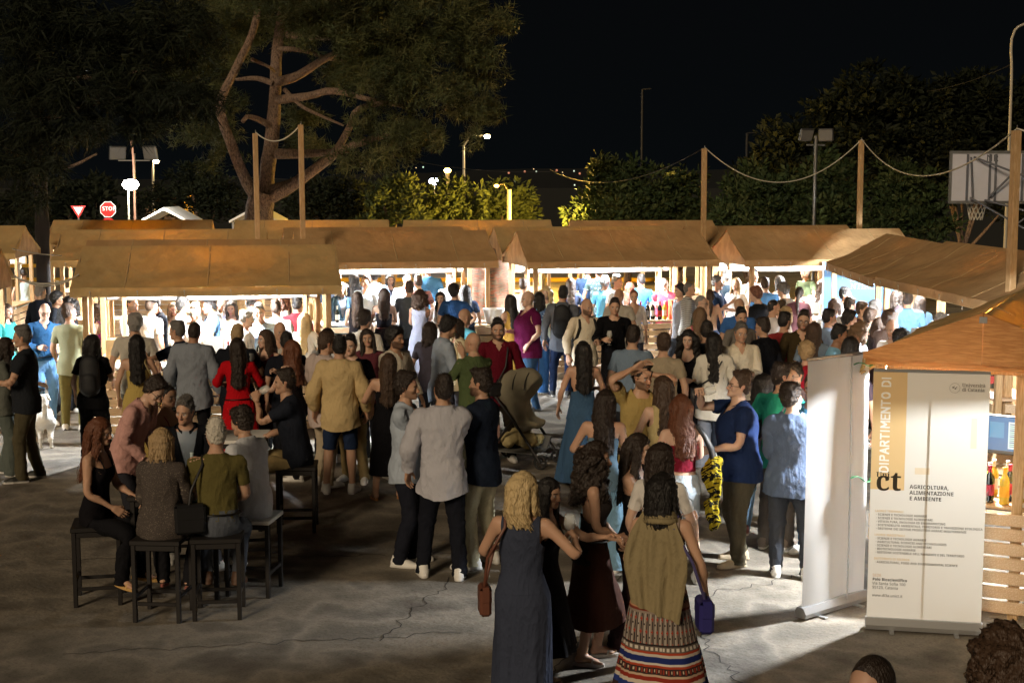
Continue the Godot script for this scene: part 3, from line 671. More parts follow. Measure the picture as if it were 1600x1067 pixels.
	tag(put("shopping_bundle", bag.mesh(), plain("cream_yellow_cloth", Color("b8a878"), 0.85), self, Transform3D(Basis(Vector3.UP, deg_to_rad(62)), o.position)), "cream and yellow bundle lying in the pushchair basket", "bundle")
	var pk := thing("bag", "small pink and grey bag hanging from the pushchair frame", "bag", Vector3(-0.26, 0.38, -16.95), 0.4)
	put("bag_body", plank(Vector3(0.20, 0.24, 0.10)), plain("dusty_pink", Color("b08a80"), 0.8), pk, Transform3D(Basis(), Vector3(0, 0, 0)))
	put("flap", plank(Vector3(0.205, 0.10, 0.105)), plain("grey_bag_cloth", Color("5c5a58"), 0.8), pk, Transform3D(Basis(), Vector3(0, 0.16, 0)))

func dog() -> void:
	var f := Field.new(Vector3(-0.20, 0.0, -0.50), Vector3(0.20, 0.75, 0.55), 0.012)
	f.cone(Vector3(0, 0.36, -0.20), Vector3(0, 0.37, 0.16), 0.105, 0.125, 0.05)          # trunk, deep at the chest
	f.cone(Vector3(0, 0.40, 0.18), Vector3(0, 0.52, 0.30), 0.085, 0.06, 0.04)            # neck
	f.cone(Vector3(0, 0.56, 0.33), Vector3(0, 0.55, 0.36), 0.07, 0.065, 0.03)            # skull
	f.cone(Vector3(0, 0.53, 0.39), Vector3(0, 0.51, 0.47), 0.04, 0.027, 0.02)            # muzzle
	for s: float in [-1.0, 1.0]:
		f.cone(Vector3(s * 0.05, 0.62, 0.32), Vector3(s * 0.075, 0.56, 0.31), 0.022, 0.02, 0.015)   # ears
		f.cone(Vector3(s * 0.06, 0.32, 0.15), Vector3(s * 0.06, 0.17, 0.14), 0.05, 0.03, 0.03)      # fore leg
		f.cone(Vector3(s * 0.06, 0.17, 0.14), Vector3(s * 0.06, 0.035, 0.155), 0.028, 0.024, 0.012)
		f.cone(Vector3(s * 0.06, 0.02, 0.155), Vector3(s * 0.06, 0.02, 0.19), 0.024, 0.02, 0.01)
		f.cone(Vector3(s * 0.065, 0.33, -0.20), Vector3(s * 0.065, 0.21, -0.14), 0.075, 0.04, 0.03) # thigh to knee
		f.cone(Vector3(s * 0.065, 0.21, -0.14), Vector3(s * 0.065, 0.13, -0.27), 0.036, 0.025, 0.015) # to the hock
		f.cone(Vector3(s * 0.065, 0.13, -0.27), Vector3(s * 0.065, 0.03, -0.255), 0.024, 0.022, 0.012)
		f.cone(Vector3(s * 0.065, 0.02, -0.25), Vector3(s * 0.065, 0.02, -0.215), 0.024, 0.02, 0.01)
	var last := Vector3(0, 0.42, -0.29)
	for p: Vector3 in [Vector3(0, 0.49, -0.37), Vector3(0, 0.58, -0.38), Vector3(0, 0.64, -0.32), Vector3(0, 0.62, -0.26)]:
		f.cone(last, p, 0.034, 0.03, 0.02)
		last = p
	var m := f.mesh()
	var g := G.new()
	g.v = m.v
	g.i = m.i
	g.n = smooth_normals(m.v, m.i)
	for k in g.v.size():
		g.v[k] += g.n[k] * 0.009 * noise.get_noise_3dv(g.v[k] * 120.0)
		g.uv.append(Vector2.ZERO)
	g.n = smooth_normals(g.v, g.i)
	var o := thing("dog", "white dog with a curled tail behind the man in black polo", "dog", Vector3(-6.13, 0, -18.2), deg_to_rad(200))
	put("body", g.mesh(), plain("white_fur", Color("d8d4cc"), 0.9), o)
	var e := G.new()
	for s: float in [-1.0, 1.0]:
		e.lathe(PackedVector2Array([Vector2(0, -0.01), Vector2(0.009, 0), Vector2(0, 0.01)]), 8, Transform3D(Basis(), Vector3(s * 0.035, 0.57, 0.40)))
	e.lathe(PackedVector2Array([Vector2(0, -0.014), Vector2(0.014, 0), Vector2(0, 0.014)]), 8, Transform3D(Basis(), Vector3(0, 0.52, 0.495)))
	put("eyes_and_nose", e.mesh(), M.black, o)

func find(words_: String) -> Dictionary:
	for o in people:
		if words_ in (o.label as String):
			return o
	push_error("nobody " + words_)
	return {}

func place_of(o: Dictionary, t: Transform3D) -> Transform3D:
	return (o.node as Node3D).transform * t

var glass_mesh: Array = []

func wine_glass(label: String, at: Transform3D, fill: float, col: Material, group := "") -> void:
	if glass_mesh.is_empty():
		var g := G.new()
		g.lathe(PackedVector2Array([Vector2(0.0, 0.0), Vector2(0.034, 0.001), Vector2(0.034, 0.003), Vector2(0.006, 0.008), Vector2(0.0035, 0.015), Vector2(0.0035, 0.085), Vector2(0.012, 0.094), Vector2(0.033, 0.115), Vector2(0.040, 0.140), Vector2(0.036, 0.180), Vector2(0.031, 0.205)]), 20)
		glass_mesh.append(g.mesh())
		var w := G.new()
		w.lathe(PackedVector2Array([Vector2(0.0, 0.097), Vector2(0.012, 0.098), Vector2(0.0315, 0.116), Vector2(0.037, 0.138), Vector2(0.0, 0.138)]), 18)
		glass_mesh.append(w.mesh())
	var o := thing("wine_glass", label, "wine glass", Vector3.ZERO, 0.0, group)
	o.transform = at
	put("glass", glass_mesh[0], M.glass, o)
	if fill > 0.0:
		put("wine", glass_mesh[1], col, o)

func in_hand(who: String, side: int, label: String, fill := 1.0, tilt := Basis(), white := false) -> void:
	var o := find(who)
	var x := place_of(o, o.pose.hands[side])
	var s := 1.0 if side == 0 else -1.0
	var p: Vector3 = x * Vector3(-0.040 * s, -0.085, 0.012)
	if not M.has("white_wine"):
		M.white_wine = plain("white_wine", Color(0.85, 0.75, 0.35, 0.4), 0.05)
		M.white_wine.transparency = BaseMaterial3D.TRANSPARENCY_ALPHA
	wine_glass(label, Transform3D(tilt, p - tilt * Vector3(0, 0.07, 0)), fill, M.white_wine if white else M.wine, "wine glasses held by guests")

func strap_bag(who: String, label: String, called: String, size: Vector3, col: Color, at: Vector3, over: float, col2 := Color(0, 0, 0, 0)) -> void:
	# hangs from the shoulder on the side of 'over' to the point 'at', all in the wearer's own measure
	var o := find(who)
	var n: Node3D = o.node
	var t: Array[Transform3D] = o.pose.t
	var bag := thing(called, label, "bag", n.position, n.rotation.y)
	bag.scale = n.scale
	var m := plain(called + "_leather_%d" % names[called], col, 0.5)
	var g := G.new()
	g.box(at, size, Basis(Vector3.UP, 0.2), 0.02)
	put("bag_body", g.mesh(), m, bag)
	var f := G.new()
	f.box(at + Vector3(0, size.y * 0.22, 0), size * Vector3(1.03, 0.58, 1.06), Basis(Vector3.UP, 0.2), 0.02)
	put("flap", f.mesh(), m, bag)
	var top := t[2] * Vector3(over * 0.11, 1.462, -0.02)
	var r := G.new()
	for z: float in [-1.0, 1.0]:
		var mid := t[1] * Vector3((over * 0.5 + at.x * 0.5) * 0.2 + at.x * 0.35, 1.2, z * 0.15)
		r.tube(PackedVector3Array([top + Vector3(0, 0.012, 0), t[2] * Vector3(over * 0.10, 1.40, z * 0.115), mid, at + Vector3(0, size.y * 0.5, z * 0.03)]), PackedFloat32Array([0.011, 0.011, 0.011, 0.010]), 6, 0.4)
	put("strap", r.mesh(), m if col2.a == 0.0 else plain(called + "_strap_%d" % names[called], col2, 0.7), bag)

func backpack(who: String, label: String) -> void:
	var o := find(who)
	var n: Node3D = o.node
	var t: Transform3D = o.pose.t[2]
	var b := thing("backpack", label, "backpack", n.position, n.rotation.y, "black backpacks worn in the crowd")
	b.scale = n.scale
	var f := Field.new(Vector3(-0.2, 0.9, -0.36), Vector3(0.2, 1.5, -0.05), 0.014)
	f.cone(Vector3(0, 1.08, -0.195), Vector3(0, 1.36, -0.185), 0.135, 0.12, 0.03, 1.05, 0.62)
	f.cone(Vector3(0, 1.06, -0.26), Vector3(0, 1.17, -0.26), 0.085, 0.08, 0.02, 1.2, 0.6)
	var m := f.mesh()
	var g := G.new()
	g.v = t * (m.v as PackedVector3Array)
	g.i = m.i
	g.n = smooth_normals(g.v, g.i)
	for k in g.v.size():
		g.uv.append(Vector2.ZERO)
	put("bag_body", g.mesh(), plain("black_nylon", Color("17181b"), 0.7), b)
	for s: float in [-1.0, 1.0]:
		var r := G.new()
		var pts := PackedVector3Array()
		var rad := PackedFloat32Array()
		for p: Vector3 in [Vector3(0.09, 1.40, -0.13), Vector3(0.105, 1.475, -0.04), Vector3(0.115, 1.45, 0.055), Vector3(0.13, 1.34, 0.125), Vector3(0.155, 1.20, 0.10), Vector3(0.155, 1.10, -0.02), Vector3(0.12, 1.06, -0.13)]:
			pts.append(t * mx(p, s))
			rad.append(0.022)
		r.tube(pts, rad, 6, 0.35)
		put("strap", r.mesh(), M.rubber, b)

func belongings() -> void:
	in_hand("blonde hair in a slate", 1, "red wine glass held by the blonde woman in slate")
	in_hand("holding an empty wine glass", 1, "empty stemmed glass held low in the middle foreground", 0.0)
	in_hand("stout man in navy polo", 1, "wine glass tipped to the lips of the navy polo man", 0.0, Basis(Vector3.BACK, deg_to_rad(-75)))
	in_hand("raising a glass", 0, "glass raised by the woman in sleeveless beige", 0.6)
	in_hand("dark polo and khaki", 0, "large wine glass at the lips of the seated khaki man", 0.0, Basis(Vector3.BACK, deg_to_rad(-60)))
	in_hand("smiling man in black sweater", 1, "wine glass held by the smiling man in black sweater", 1.0, Basis(), true)
	in_hand("raising a tasting glass", 1, "tasting glass raised by the man in navy polo far right", 0.6, Basis(), true)
	in_hand("tall man in light grey shirt", 0, "stemmed glass held between the bending man and the woman", 0.6, Basis(), true)
	in_hand("burgundy dress with a dark glass", 1, "dark wine glass at the burgundy dress", 1.0)
	in_hand("pale jeans behind", 1, "glass held by the woman in pale jeans", 0.5)
	in_hand("light blue tee beside", 0, "glass held beside the plain white banner", 0.5, Basis(), true)
	backpack("black carrying a black backpack", "black backpack on the woman in black at the left")
	backpack("grey shirt wearing a black backpack", "black backpack on the man in grey shirt")
	backpack("bald bearded man in cream", "black backpack with straps over a cream shirt")
	strap_bag("ethnic maxi dress", "small purple bag hanging at the patterned dress", "shoulder_bag", Vector3(0.10, 0.22, 0.20), Color("2c2a6e"), Vector3(-0.27, 0.80, -0.02), -1.0, Color("4a4470"))
	strap_bag("blonde hair in a slate", "small tan bag at the blonde woman's side", "shoulder_bag", Vector3(0.08, 0.20, 0.16), Color("6a4030"), Vector3(0.24, 0.86, 0.02), 1.0)
	strap_bag("teal green tee", "grey crossbody bag on the teal tee", "crossbody_bag", Vector3(0.22, 0.20, 0.09), Color("8c9098"), Vector3(0.20, 0.90, 0.10), -1.0)
	strap_bag("long white shirt with a dark", "black bag on the woman in long white shirt", "shoulder_bag", Vector3(0.10, 0.26, 0.24), Color("1a1a1c"), Vector3(0.24, 0.92, 0.0), -1.0)
	strap_bag("olive shirt seated", "black leather bag hanging at the white haired man's side", "shoulder_bag", Vector3(0.24, 0.24, 0.09), Color("141416"), Vector3(0.20, 0.84, -0.16), 1.0)
	strap_bag("frizzy blonde hair in red", "white strapped bag on the woman in red", "shoulder_bag", Vector3(0.10, 0.22, 0.20), Color("d8d4cc"), Vector3(0.24, 0.95, 0.0), -1.0)
	strap_bag("coral polo with folded", "dark strapped bag across the coral polo", "crossbody_bag", Vector3(0.20, 0.18, 0.07), Color("2a2a2e"), Vector3(-0.20, 0.95, 0.06), 1.0)
	strap_bag("wide sage trousers", "black pouch on the woman at the left edge", "crossbody_bag", Vector3(0.18, 0.16, 0.08), Color("151517"), Vector3(-0.16, 0.92, 0.14), 1.0, Color("8a8a84"))
	strap_bag("burgundy shirt facing", "black crossbody bag on the burgundy shirt", "crossbody_bag", Vector3(0.22, 0.16, 0.08), Color("121214"), Vector3(-0.06, 0.92, 0.20), 1.0)
	strap_bag("mustard strapless dress", "khaki bag on the long haired woman's hip", "shoulder_bag", Vector3(0.09, 0.24, 0.22), Color("7a6a3a"), Vector3(-0.24, 0.98, 0.0), -1.0)
	shawl()
	scarf_bag()
	phone("short haired man looking down", "phone with a lit screen at the bottom edge", 1)
	phone("white linen shirt holding", "phone held by the grey haired man in white linen", 0)

func phone(who: String, label: String, side: int) -> void:
	var o := find(who)
	var x := place_of(o, o.pose.hands[side])
	var s := 1.0 if side == 0 else -1.0
	var head := place_of(o, o.pose.head)
	var at: Vector3 = x * Vector3(-0.045 * s, -0.10, 0.02) + Vector3(0, 0.03, 0)
	var p := thing("phone", label, "phone", at)
	p.look_at_from_position(at, head.origin + Vector3(0, 0.05, 0), Vector3.UP, true)
	put("case", plank(Vector3(0.075, 0.15, 0.009)), M.black, p)
	put("screen", plank(Vector3(0.067, 0.138, 0.002)), glow("phone_screen_%d" % side, Color(0.85, 0.92, 1.0), 2.2), p, Transform3D(Basis(), Vector3(0, 0, 0.006)))

func shawl() -> void:
	# a khaki scarf that lies over the shoulders and hangs down the back to a point
	var o := find("ethnic maxi dress")
	var n: Node3D = o.node
	var t: Transform3D = o.pose.t[2]
	var b := thing("shawl", "khaki shawl draped down the back of the patterned dress", "shawl", n.position, n.rotation.y)
	b.scale = n.scale
	var g := G.new()
	var rows := 26
	var cols := 28
	for side in 2:
		var k := g.v.size()
		for j in rows + 1:
			for i in cols + 1:
				var v := float(j) / rows
				var u := float(i) / cols * 2.0 - 1.0
				var w := 0.10 + 0.115 * sin(minf(v * 2.2, 1.0) * PI * 0.5) - 0.11 * maxf(0.0, v - 0.55)
				var y := 1.50 - v * 0.72 + (0.20 * maxf(0.0, v - 0.4) * (u * 0.5 + 0.5) if v > 0.4 else 0.0)
				var fold := 0.014 * sin(u * 8.0 + v * 3.0) + 0.010 * sin(u * 17.0 - v * 2.0)
				var depth := -0.115 - 0.03 * sin(v * PI * 0.6) * (1.0 - u * u * 0.7) - fold * minf(v * 3.0, 1.0)
				if y < 1.0:
					depth -= (1.0 - y) * 0.10
				if v < 0.14:
					depth = lerpf(-0.05, depth, v / 0.14)
				g.v.append(t * Vector3(u * w + 0.02, y, depth - 0.006 * side))
				g.uv.append(Vector2(u, v))
		for j in rows:
			for i in cols:
				var e := k + j * (cols + 1) + i
				g.i.append_array([e, e + 1, e + cols + 1, e + 1, e + cols + 2, e + cols + 1])
	var half := (rows + 1) * (cols + 1)
	g.n = smooth_normals(g.v.slice(0, half), g.i.slice(0, rows * cols * 6))
	var neg := PackedVector3Array()
	for q in g.n:
		neg.append(-q)
	g.n.append_array(neg)
	put("cloth", g.mesh(), material("cloth/8f8262"), b)
	var hood := G.new()
	for q in 3:
		var pts := PackedVector3Array()
		var rad := PackedFloat32Array()
		for k in 17:
			var a := lerpf(-2.5, 2.5, k / 16.0)
			pts.append(t * Vector3(sin(a) * (0.085 + 0.012 * q), 1.50 - 0.022 * q - 0.02 * absf(a) * (0.4 if absf(a) < 1.5 else 1.0), -cos(a) * (0.085 + 0.02 * q) - 0.02))
			rad.append(0.022)
		hood.tube(pts, rad, 7)
	put("neck_roll", hood.mesh(), material("cloth/8f8262"), b)

func scarf_bag() -> void:
	var o := find("red bandeau")
	var n: Node3D = o.node
	var b := thing("scarf", "yellow and black patterned scarf hanging from the auburn haired woman's shoulder bag", "scarf", n.position, n.rotation.y)
	b.scale = n.scale
	var f := Field.new(Vector3(-0.52, 0.45, -0.3), Vector3(-0.05, 1.35, 0.15), 0.014)
	for q: Array in [[1.12, 0.07], [1.02, 0.085], [0.94, 0.075], [0.86, 0.045], [0.80, 0.035], [0.74, 0.055], [0.66, 0.06], [0.58, 0.045]]:
		f.cone(Vector3(-0.27 + 0.03 * sin(q[0] * 20.0), q[0], -0.07), Vector3(-0.27, q[0] - 0.05, -0.07), q[1], q[1] * 0.9, 0.03)
	var m := f.mesh()
	var g := G.new()
	g.v = m.v
	g.i = m.i
	g.n = smooth_normals(g.v, g.i)
	for k in g.v.size():
		g.v[k] += g.n[k] * 0.03 * noise.get_noise_3dv(g.v[k] * Vector3(70, 22, 70))
		g.uv.append(Vector2(g.v[k].x * 2.0, g.v[k].y * 1.4 + g.v[k].z))
	g.n = smooth_normals(g.v, g.i)
	put("cloth", g.mesh(), material("cloth/8f7f1c/scarf"), b)
	var r := G.new()
	r.tube(PackedVector3Array([Vector3(-0.12, 1.46, -0.02), Vector3(-0.17, 1.38, -0.10), Vector3(-0.24, 1.25, -0.08), Vector3(-0.27, 1.12, -0.07)]), PackedFloat32Array([0.03, 0.035, 0.04, 0.04]), 8, 0.6)
	put("strap", r.mesh(), M.black, b)

# ---------------------------------------------------------------- bottles, glasses and boxes on the counters
var bottle_mesh: Array = []

func bottle(label: String, at: Vector3, glass: Material, tag_col: Color, group: String, s := 1.0) -> void:
	if bottle_mesh.is_empty():
		var g := G.new()
		g.lathe(PackedVector2Array([Vector2(0, 0), Vector2(0.036, 0.002), Vector2(0.0375, 0.012), Vector2(0.0375, 0.19), Vector2(0.030, 0.215), Vector2(0.0145, 0.24), Vector2(0.0140, 0.285), Vector2(0.0155, 0.288), Vector2(0.0155, 0.298), Vector2(0, 0.299)]), 16)
		bottle_mesh.append(g.mesh())
		var l := G.new()
		l.lathe(PackedVector2Array([Vector2(0.0383, 0.06), Vector2(0.0383, 0.15)]), 16)
		bottle_mesh.append(l.mesh())
		var c := G.new()
		c.lathe(PackedVector2Array([Vector2(0.0150, 0.245), Vector2(0.0148, 0.284), Vector2(0.0163, 0.287), Vector2(0.0163, 0.300), Vector2(0, 0.301)]), 14)
		bottle_mesh.append(c.mesh())
	var o := thing("bottle", label, "bottle", at, at.x * 7.0, group)
	o.scale = Vector3.ONE * s
	put("glass", bottle_mesh[0], glass, o)
	var key := "label" + tag_col.to_html(false)
	if not M.has(key):
		M[key] = plain("paper_" + key, tag_col, 0.8)
	put("paper_label", bottle_mesh[1], M[key], o)
	put("capsule", bottle_mesh[2], M[key], o)

func on(at: Vector3, turn: float, local: Vector3) -> Vector3:
	return at + Basis(Vector3.UP, deg_to_rad(turn)) * local

func goods() -> void:
	var green := plain("dark_bottle_glass", Color("10160e"), 0.08)
	var clear := plain("pale_wine_glass", Color("c8a840"), 0.08)
	var rose := plain("rose_wine_glass", Color("b84a34"), 0.08)
	var r := RandomNumberGenerator.new()
	r.seed = 12
	# the centre stall's row of bottles, its orange box and white tin
	var c := Vector3(1.78, 0.95, -25.95)
	for k in 6:
		bottle(["rose wine bottle at the left end of the centre counter", "dark bottle with red label on the centre counter", "dark bottle with grey label on the centre counter", "dark bottle with white label on the centre counter", "dark bottle next to the orange box", "pale wine bottle behind the centre counter row"][k], on(c, 13, Vector3(0.28 + k * 0.115, 0, 0.78 - 0.06 * (k % 2))), [rose, green, green, green, green, clear][k], [Color("d86a4a"), Color("b02a20"), Color("6a6a6a"), Color("e0dcd4"), Color("a03020"), Color("e8e0c8")][k], "bottles on the centre counter", 1.1)
	var bx := thing("carton", "orange carton standing on the centre counter", "carton", on(c, 13, Vector3(1.05, 0, 0.76)), 0.2)
	put("carton_body", plank(Vector3(0.22, 0.33, 0.2)), plain("orange_card", Color("d8643a"), 0.7), bx, Transform3D(Basis(), Vector3(0, 0.165, 0)))
	put("card_flap", plank(Vector3(0.23, 0.02, 0.21)), plain("orange_card_lid", Color("c85a34"), 0.7), bx, Transform3D(Basis(), Vector3(0, 0.34, 0)))
	var tn := thing("tin", "white box tin right of the orange carton", "tin", on(c, 13, Vector3(1.32, 0, 0.76)), 0.3)
	put("tin_body", plank(Vector3(0.17, 0.24, 0.16)), M.white, tn, Transform3D(Basis(), Vector3(0, 0.12, 0)))
	put("paper_label", plank(Vector3(0.08, 0.03, 0.004)), M.black, tn, Transform3D(Basis(), Vector3(0, 0.16, 0.083)))
	# bottles on the other counters
	for q: Array in [[Vector3(-4.25, 0.95, -19.85), 9.0, "front left", 9, 0.62], [Vector3(-2.2, 0.95, -25.6), 12.0, "left centre", 6, 0.62], [Vector3(5.68, 0.95, -26.5), 13.0, "right centre", 5, 0.62], [Vector3(6.35, 0.95, -22.3), -93.0, "far right", 6, 0.62], [Vector3(6.38, 0.95, -18.1), -87.0, "creased brown roofed", 6, 0.62]]:
		for k in q[3]:
			var x: float = -1.35 + 2.7 * (k + r.randf_range(0.1, 0.9)) / float(q[3])
			var dark: bool = k % 3 != 1
			bottle("%s wine bottle on the counter of the %s stall" % ["dark" if dark else "pale", q[2]], on(q[0], q[1], Vector3(x, 0, q[4] + r.randf_range(-0.12, 0.10))), green if dark else clear, Color("d8d0c0") if k % 2 == 0 else Color("8a3030"), "bottles on the %s counter" % q[2])
		for k in 7:
			wine_glass("empty stemmed glass waiting on the counter of the %s stall" % q[2], Transform3D(Basis(), on(q[0], q[1], Vector3(-1.2 + k * 0.37 + r.randf_range(-0.1, 0.1), 0, 0.80 + r.randf_range(-0.06, 0.04)))), 0.0, M.wine, "glasses on the %s counter" % q[2])
		for k in 3:
			var cr := thing("carton", ["brown carton", "white carton", "grey carton"][k] + " on the inner shelf of the %s stall" % q[2], "carton", on(q[0], q[1], Vector3(-1.3 + k * 1.25, 0, -0.15 + 0.1 * k)), deg_to_rad(q[1] + 9.0 * k))
			put("carton_body", plank(Vector3(0.36, 0.28, 0.26)), [M.trim, M.white, M.dullglass][k], cr, Transform3D(Basis(), Vector3(0, 0.14, 0)))
			put("tape", plank(Vector3(0.365, 0.004, 0.05)), M.wood[1], cr, Transform3D(Basis(), Vector3(0, 0.282, 0)))
	# what stands on the counter of the nearest right stall
	var s := Vector3(4.39, 0.906, -12.33)
	for k in 13:
		var dark := k % 4 == 2
		bottle("%s bottle on the near right counter beside the screen" % ["golden wine", "yellow capped", "dark red capped", "pale wine"][k % 4], on(s, -116, Vector3(1.44 - 0.12 * (k / 5) + r.randf_range(-0.02, 0.02), 0, -0.30 + (k % 5) * 0.12 + r.randf_range(-0.02, 0.02))), green if dark else clear, [Color("e8e2d0"), Color("d8a02a"), Color("8a1c2c"), Color("e0dcd0")][k % 4], "bottles on the near right counter")
	var sc := thing("computer_screen", "flat computer screen showing a spreadsheet on the near right counter", "computer screen", on(s, -116, Vector3(0.92, 0.10, -0.20)), deg_to_rad(-34))
	var fr := G.new()
	fr.box(Vector3(0, 0.36, 0), Vector3(0.52, 0.33, 0.03), Basis(), 0.008)
	put("casing", fr.mesh(), M.black, sc)
	var im := Image.create(256, 160, false, Image.FORMAT_RGB8)
	im.fill(Color("2a6aa0"))
	im.fill_rect(Rect2i(90, 20, 150, 120), Color("d8e8e4"))
	for k in 12:
		im.fill_rect(Rect2i(96, 28 + k * 9, 40 + (k * 37) % 90, 4), Color("6a9a90") if k % 3 else Color("3a5a78"))
	im.fill_rect(Rect2i(12, 24, 60, 70), Color("4a90b8"))
	im.fill_rect(Rect2i(0, 150, 256, 10), Color("1c2a3a"))
	var sm := plain("screen_picture", Color.BLACK, 0.3)
	sm.emission_enabled = true
	sm.emission_texture = ImageTexture.create_from_image(im)
	sm.emission_operator = BaseMaterial3D.EMISSION_OP_MULTIPLY
	sm.emission = Color.WHITE
	sm.emission_energy_multiplier = 0.9
	var sq := G.new()
	sq.quad(Vector3(-0.245, 0.21, 0.0165), Vector3(0.245, 0.21, 0.0165), Vector3(0.245, 0.51, 0.0165), Vector3(-0.245, 0.51, 0.0165), Vector3.BACK)
	put("screen", sq.mesh(), sm, sc)
	put("stand", plank(Vector3(0.06, 0.20, 0.03)), M.black, sc, Transform3D(Basis(), Vector3(0, 0.10, -0.02)))
	put("base", plank(Vector3(0.24, 0.015, 0.16)), M.black, sc, Transform3D(Basis(), Vector3(0, 0.008, 0)))
	for k in 3:
		var cu := thing("plastic_cup", ["clear plastic cup at the corner of the near right counter", "second clear cup behind the first on the near right counter", "clear cup nearest the banner on the near right counter"][k], "cup", on(s, -116, Vector3(1.50, 0, -0.02 + k * 0.11)), 0.0, "cups on the near right counter")
		var g := G.new()
		g.lathe(PackedVector2Array([Vector2(0, 0.002), Vector2(0.028, 0.0), Vector2(0.038, 0.10), Vector2(0.039, 0.10)]), 14)
		put("cup", g.mesh(), M.glass, cu)
	var pp := thing("paper_stack", "stack of white leaflets on the near right counter", "papers", on(s, -116, Vector3(1.46, 0, -0.42)), 0.5)
	put("sheets", plank(Vector3(0.22, 0.03, 0.30)), M.white, pp, Transform3D(Basis(), Vector3(0, 0.015, 0)))
	# the seated group's bottles and glasses
	var t := Vector3(-2.80, 0.881, -11.62)
	var water := plain("clear_bottle", Color(0.9, 0.95, 0.95, 0.22), 0.05)
	water.transparency = BaseMaterial3D.TRANSPARENCY_ALPHA
	bottle("clear water bottle standing left on the dark high table", t + Vector3(0.10, 0, -0.05), water, Color("b8c8c8"), "")
	bottle("small clear bottle with a white cap on the dark high table", t + Vector3(0.21, 0, 0.16), water, Color("d8d8d4"), "", 0.85)
	wine_glass("stemmed glass on the dark high table", Transform3D(Basis(), t + Vector3(-0.12, 0, 0.08)), 1.0, M.wine)
	wine_glass("second stemmed glass near the table edge of the seated group", Transform3D(Basis(), t + Vector3(0.28, 0, 0.0)), 0.0, M.wine)
	# striped column and plant tub in the gap right of the second stall
	var col := thing("striped_column", "rust and grey striped column between the centre stalls", "column", Vector3(-0.42, 0, -27.6))
	var cg := G.new()
	cg.lathe(PackedVector2Array([Vector2(0.42, 0), Vector2(0.44, 0.7), Vector2(0.42, 1.4), Vector2(0.36, 1.95), Vector2(0.20, 2.12), Vector2(0, 2.14)]), 24)
	var cmat := plain("striped_cloth", Color.WHITE, 0.9)
	cmat.albedo_texture = tex_noise(0.03, 71, false, 1.0, 256, 4, ramp([Color("4a4a40"), Color("7a7a68"), Color("9a4a34"), Color("5a5a4c")], [0.2, 0.45, 0.6, 0.8]))
	triplanar(cmat, Vector3(0.5, 3.0, 0.5))
	put("cloth_cover", cg.mesh(), cmat, col)
	var tub := thing("plant_tub", "white round tub beside the striped column", "tub", Vector3(-0.32, 0.95, -24.6))
	var tg := G.new()
	tg.lathe(PackedVector2Array([Vector2(0, 0), Vector2(0.13, 0.0), Vector2(0.19, 0.26), Vector2(0.20, 0.27), Vector2(0.18, 0.27), Vector2(0.12, 0.03)]), 20)
	put("tub", tg.mesh(), M.white, tub)
	var stp := thing("crate_stand", "wooden crate stand under the white tub", "crate", Vector3(-0.32, 0, -24.6), 0.2)
	for k in 6:
		put("slat", plank(Vector3(0.7, 0.13, 0.55)), M.wood[k % 3], stp, Transform3D(Basis(), Vector3(0, 0.085 + k * 0.155, 0)))

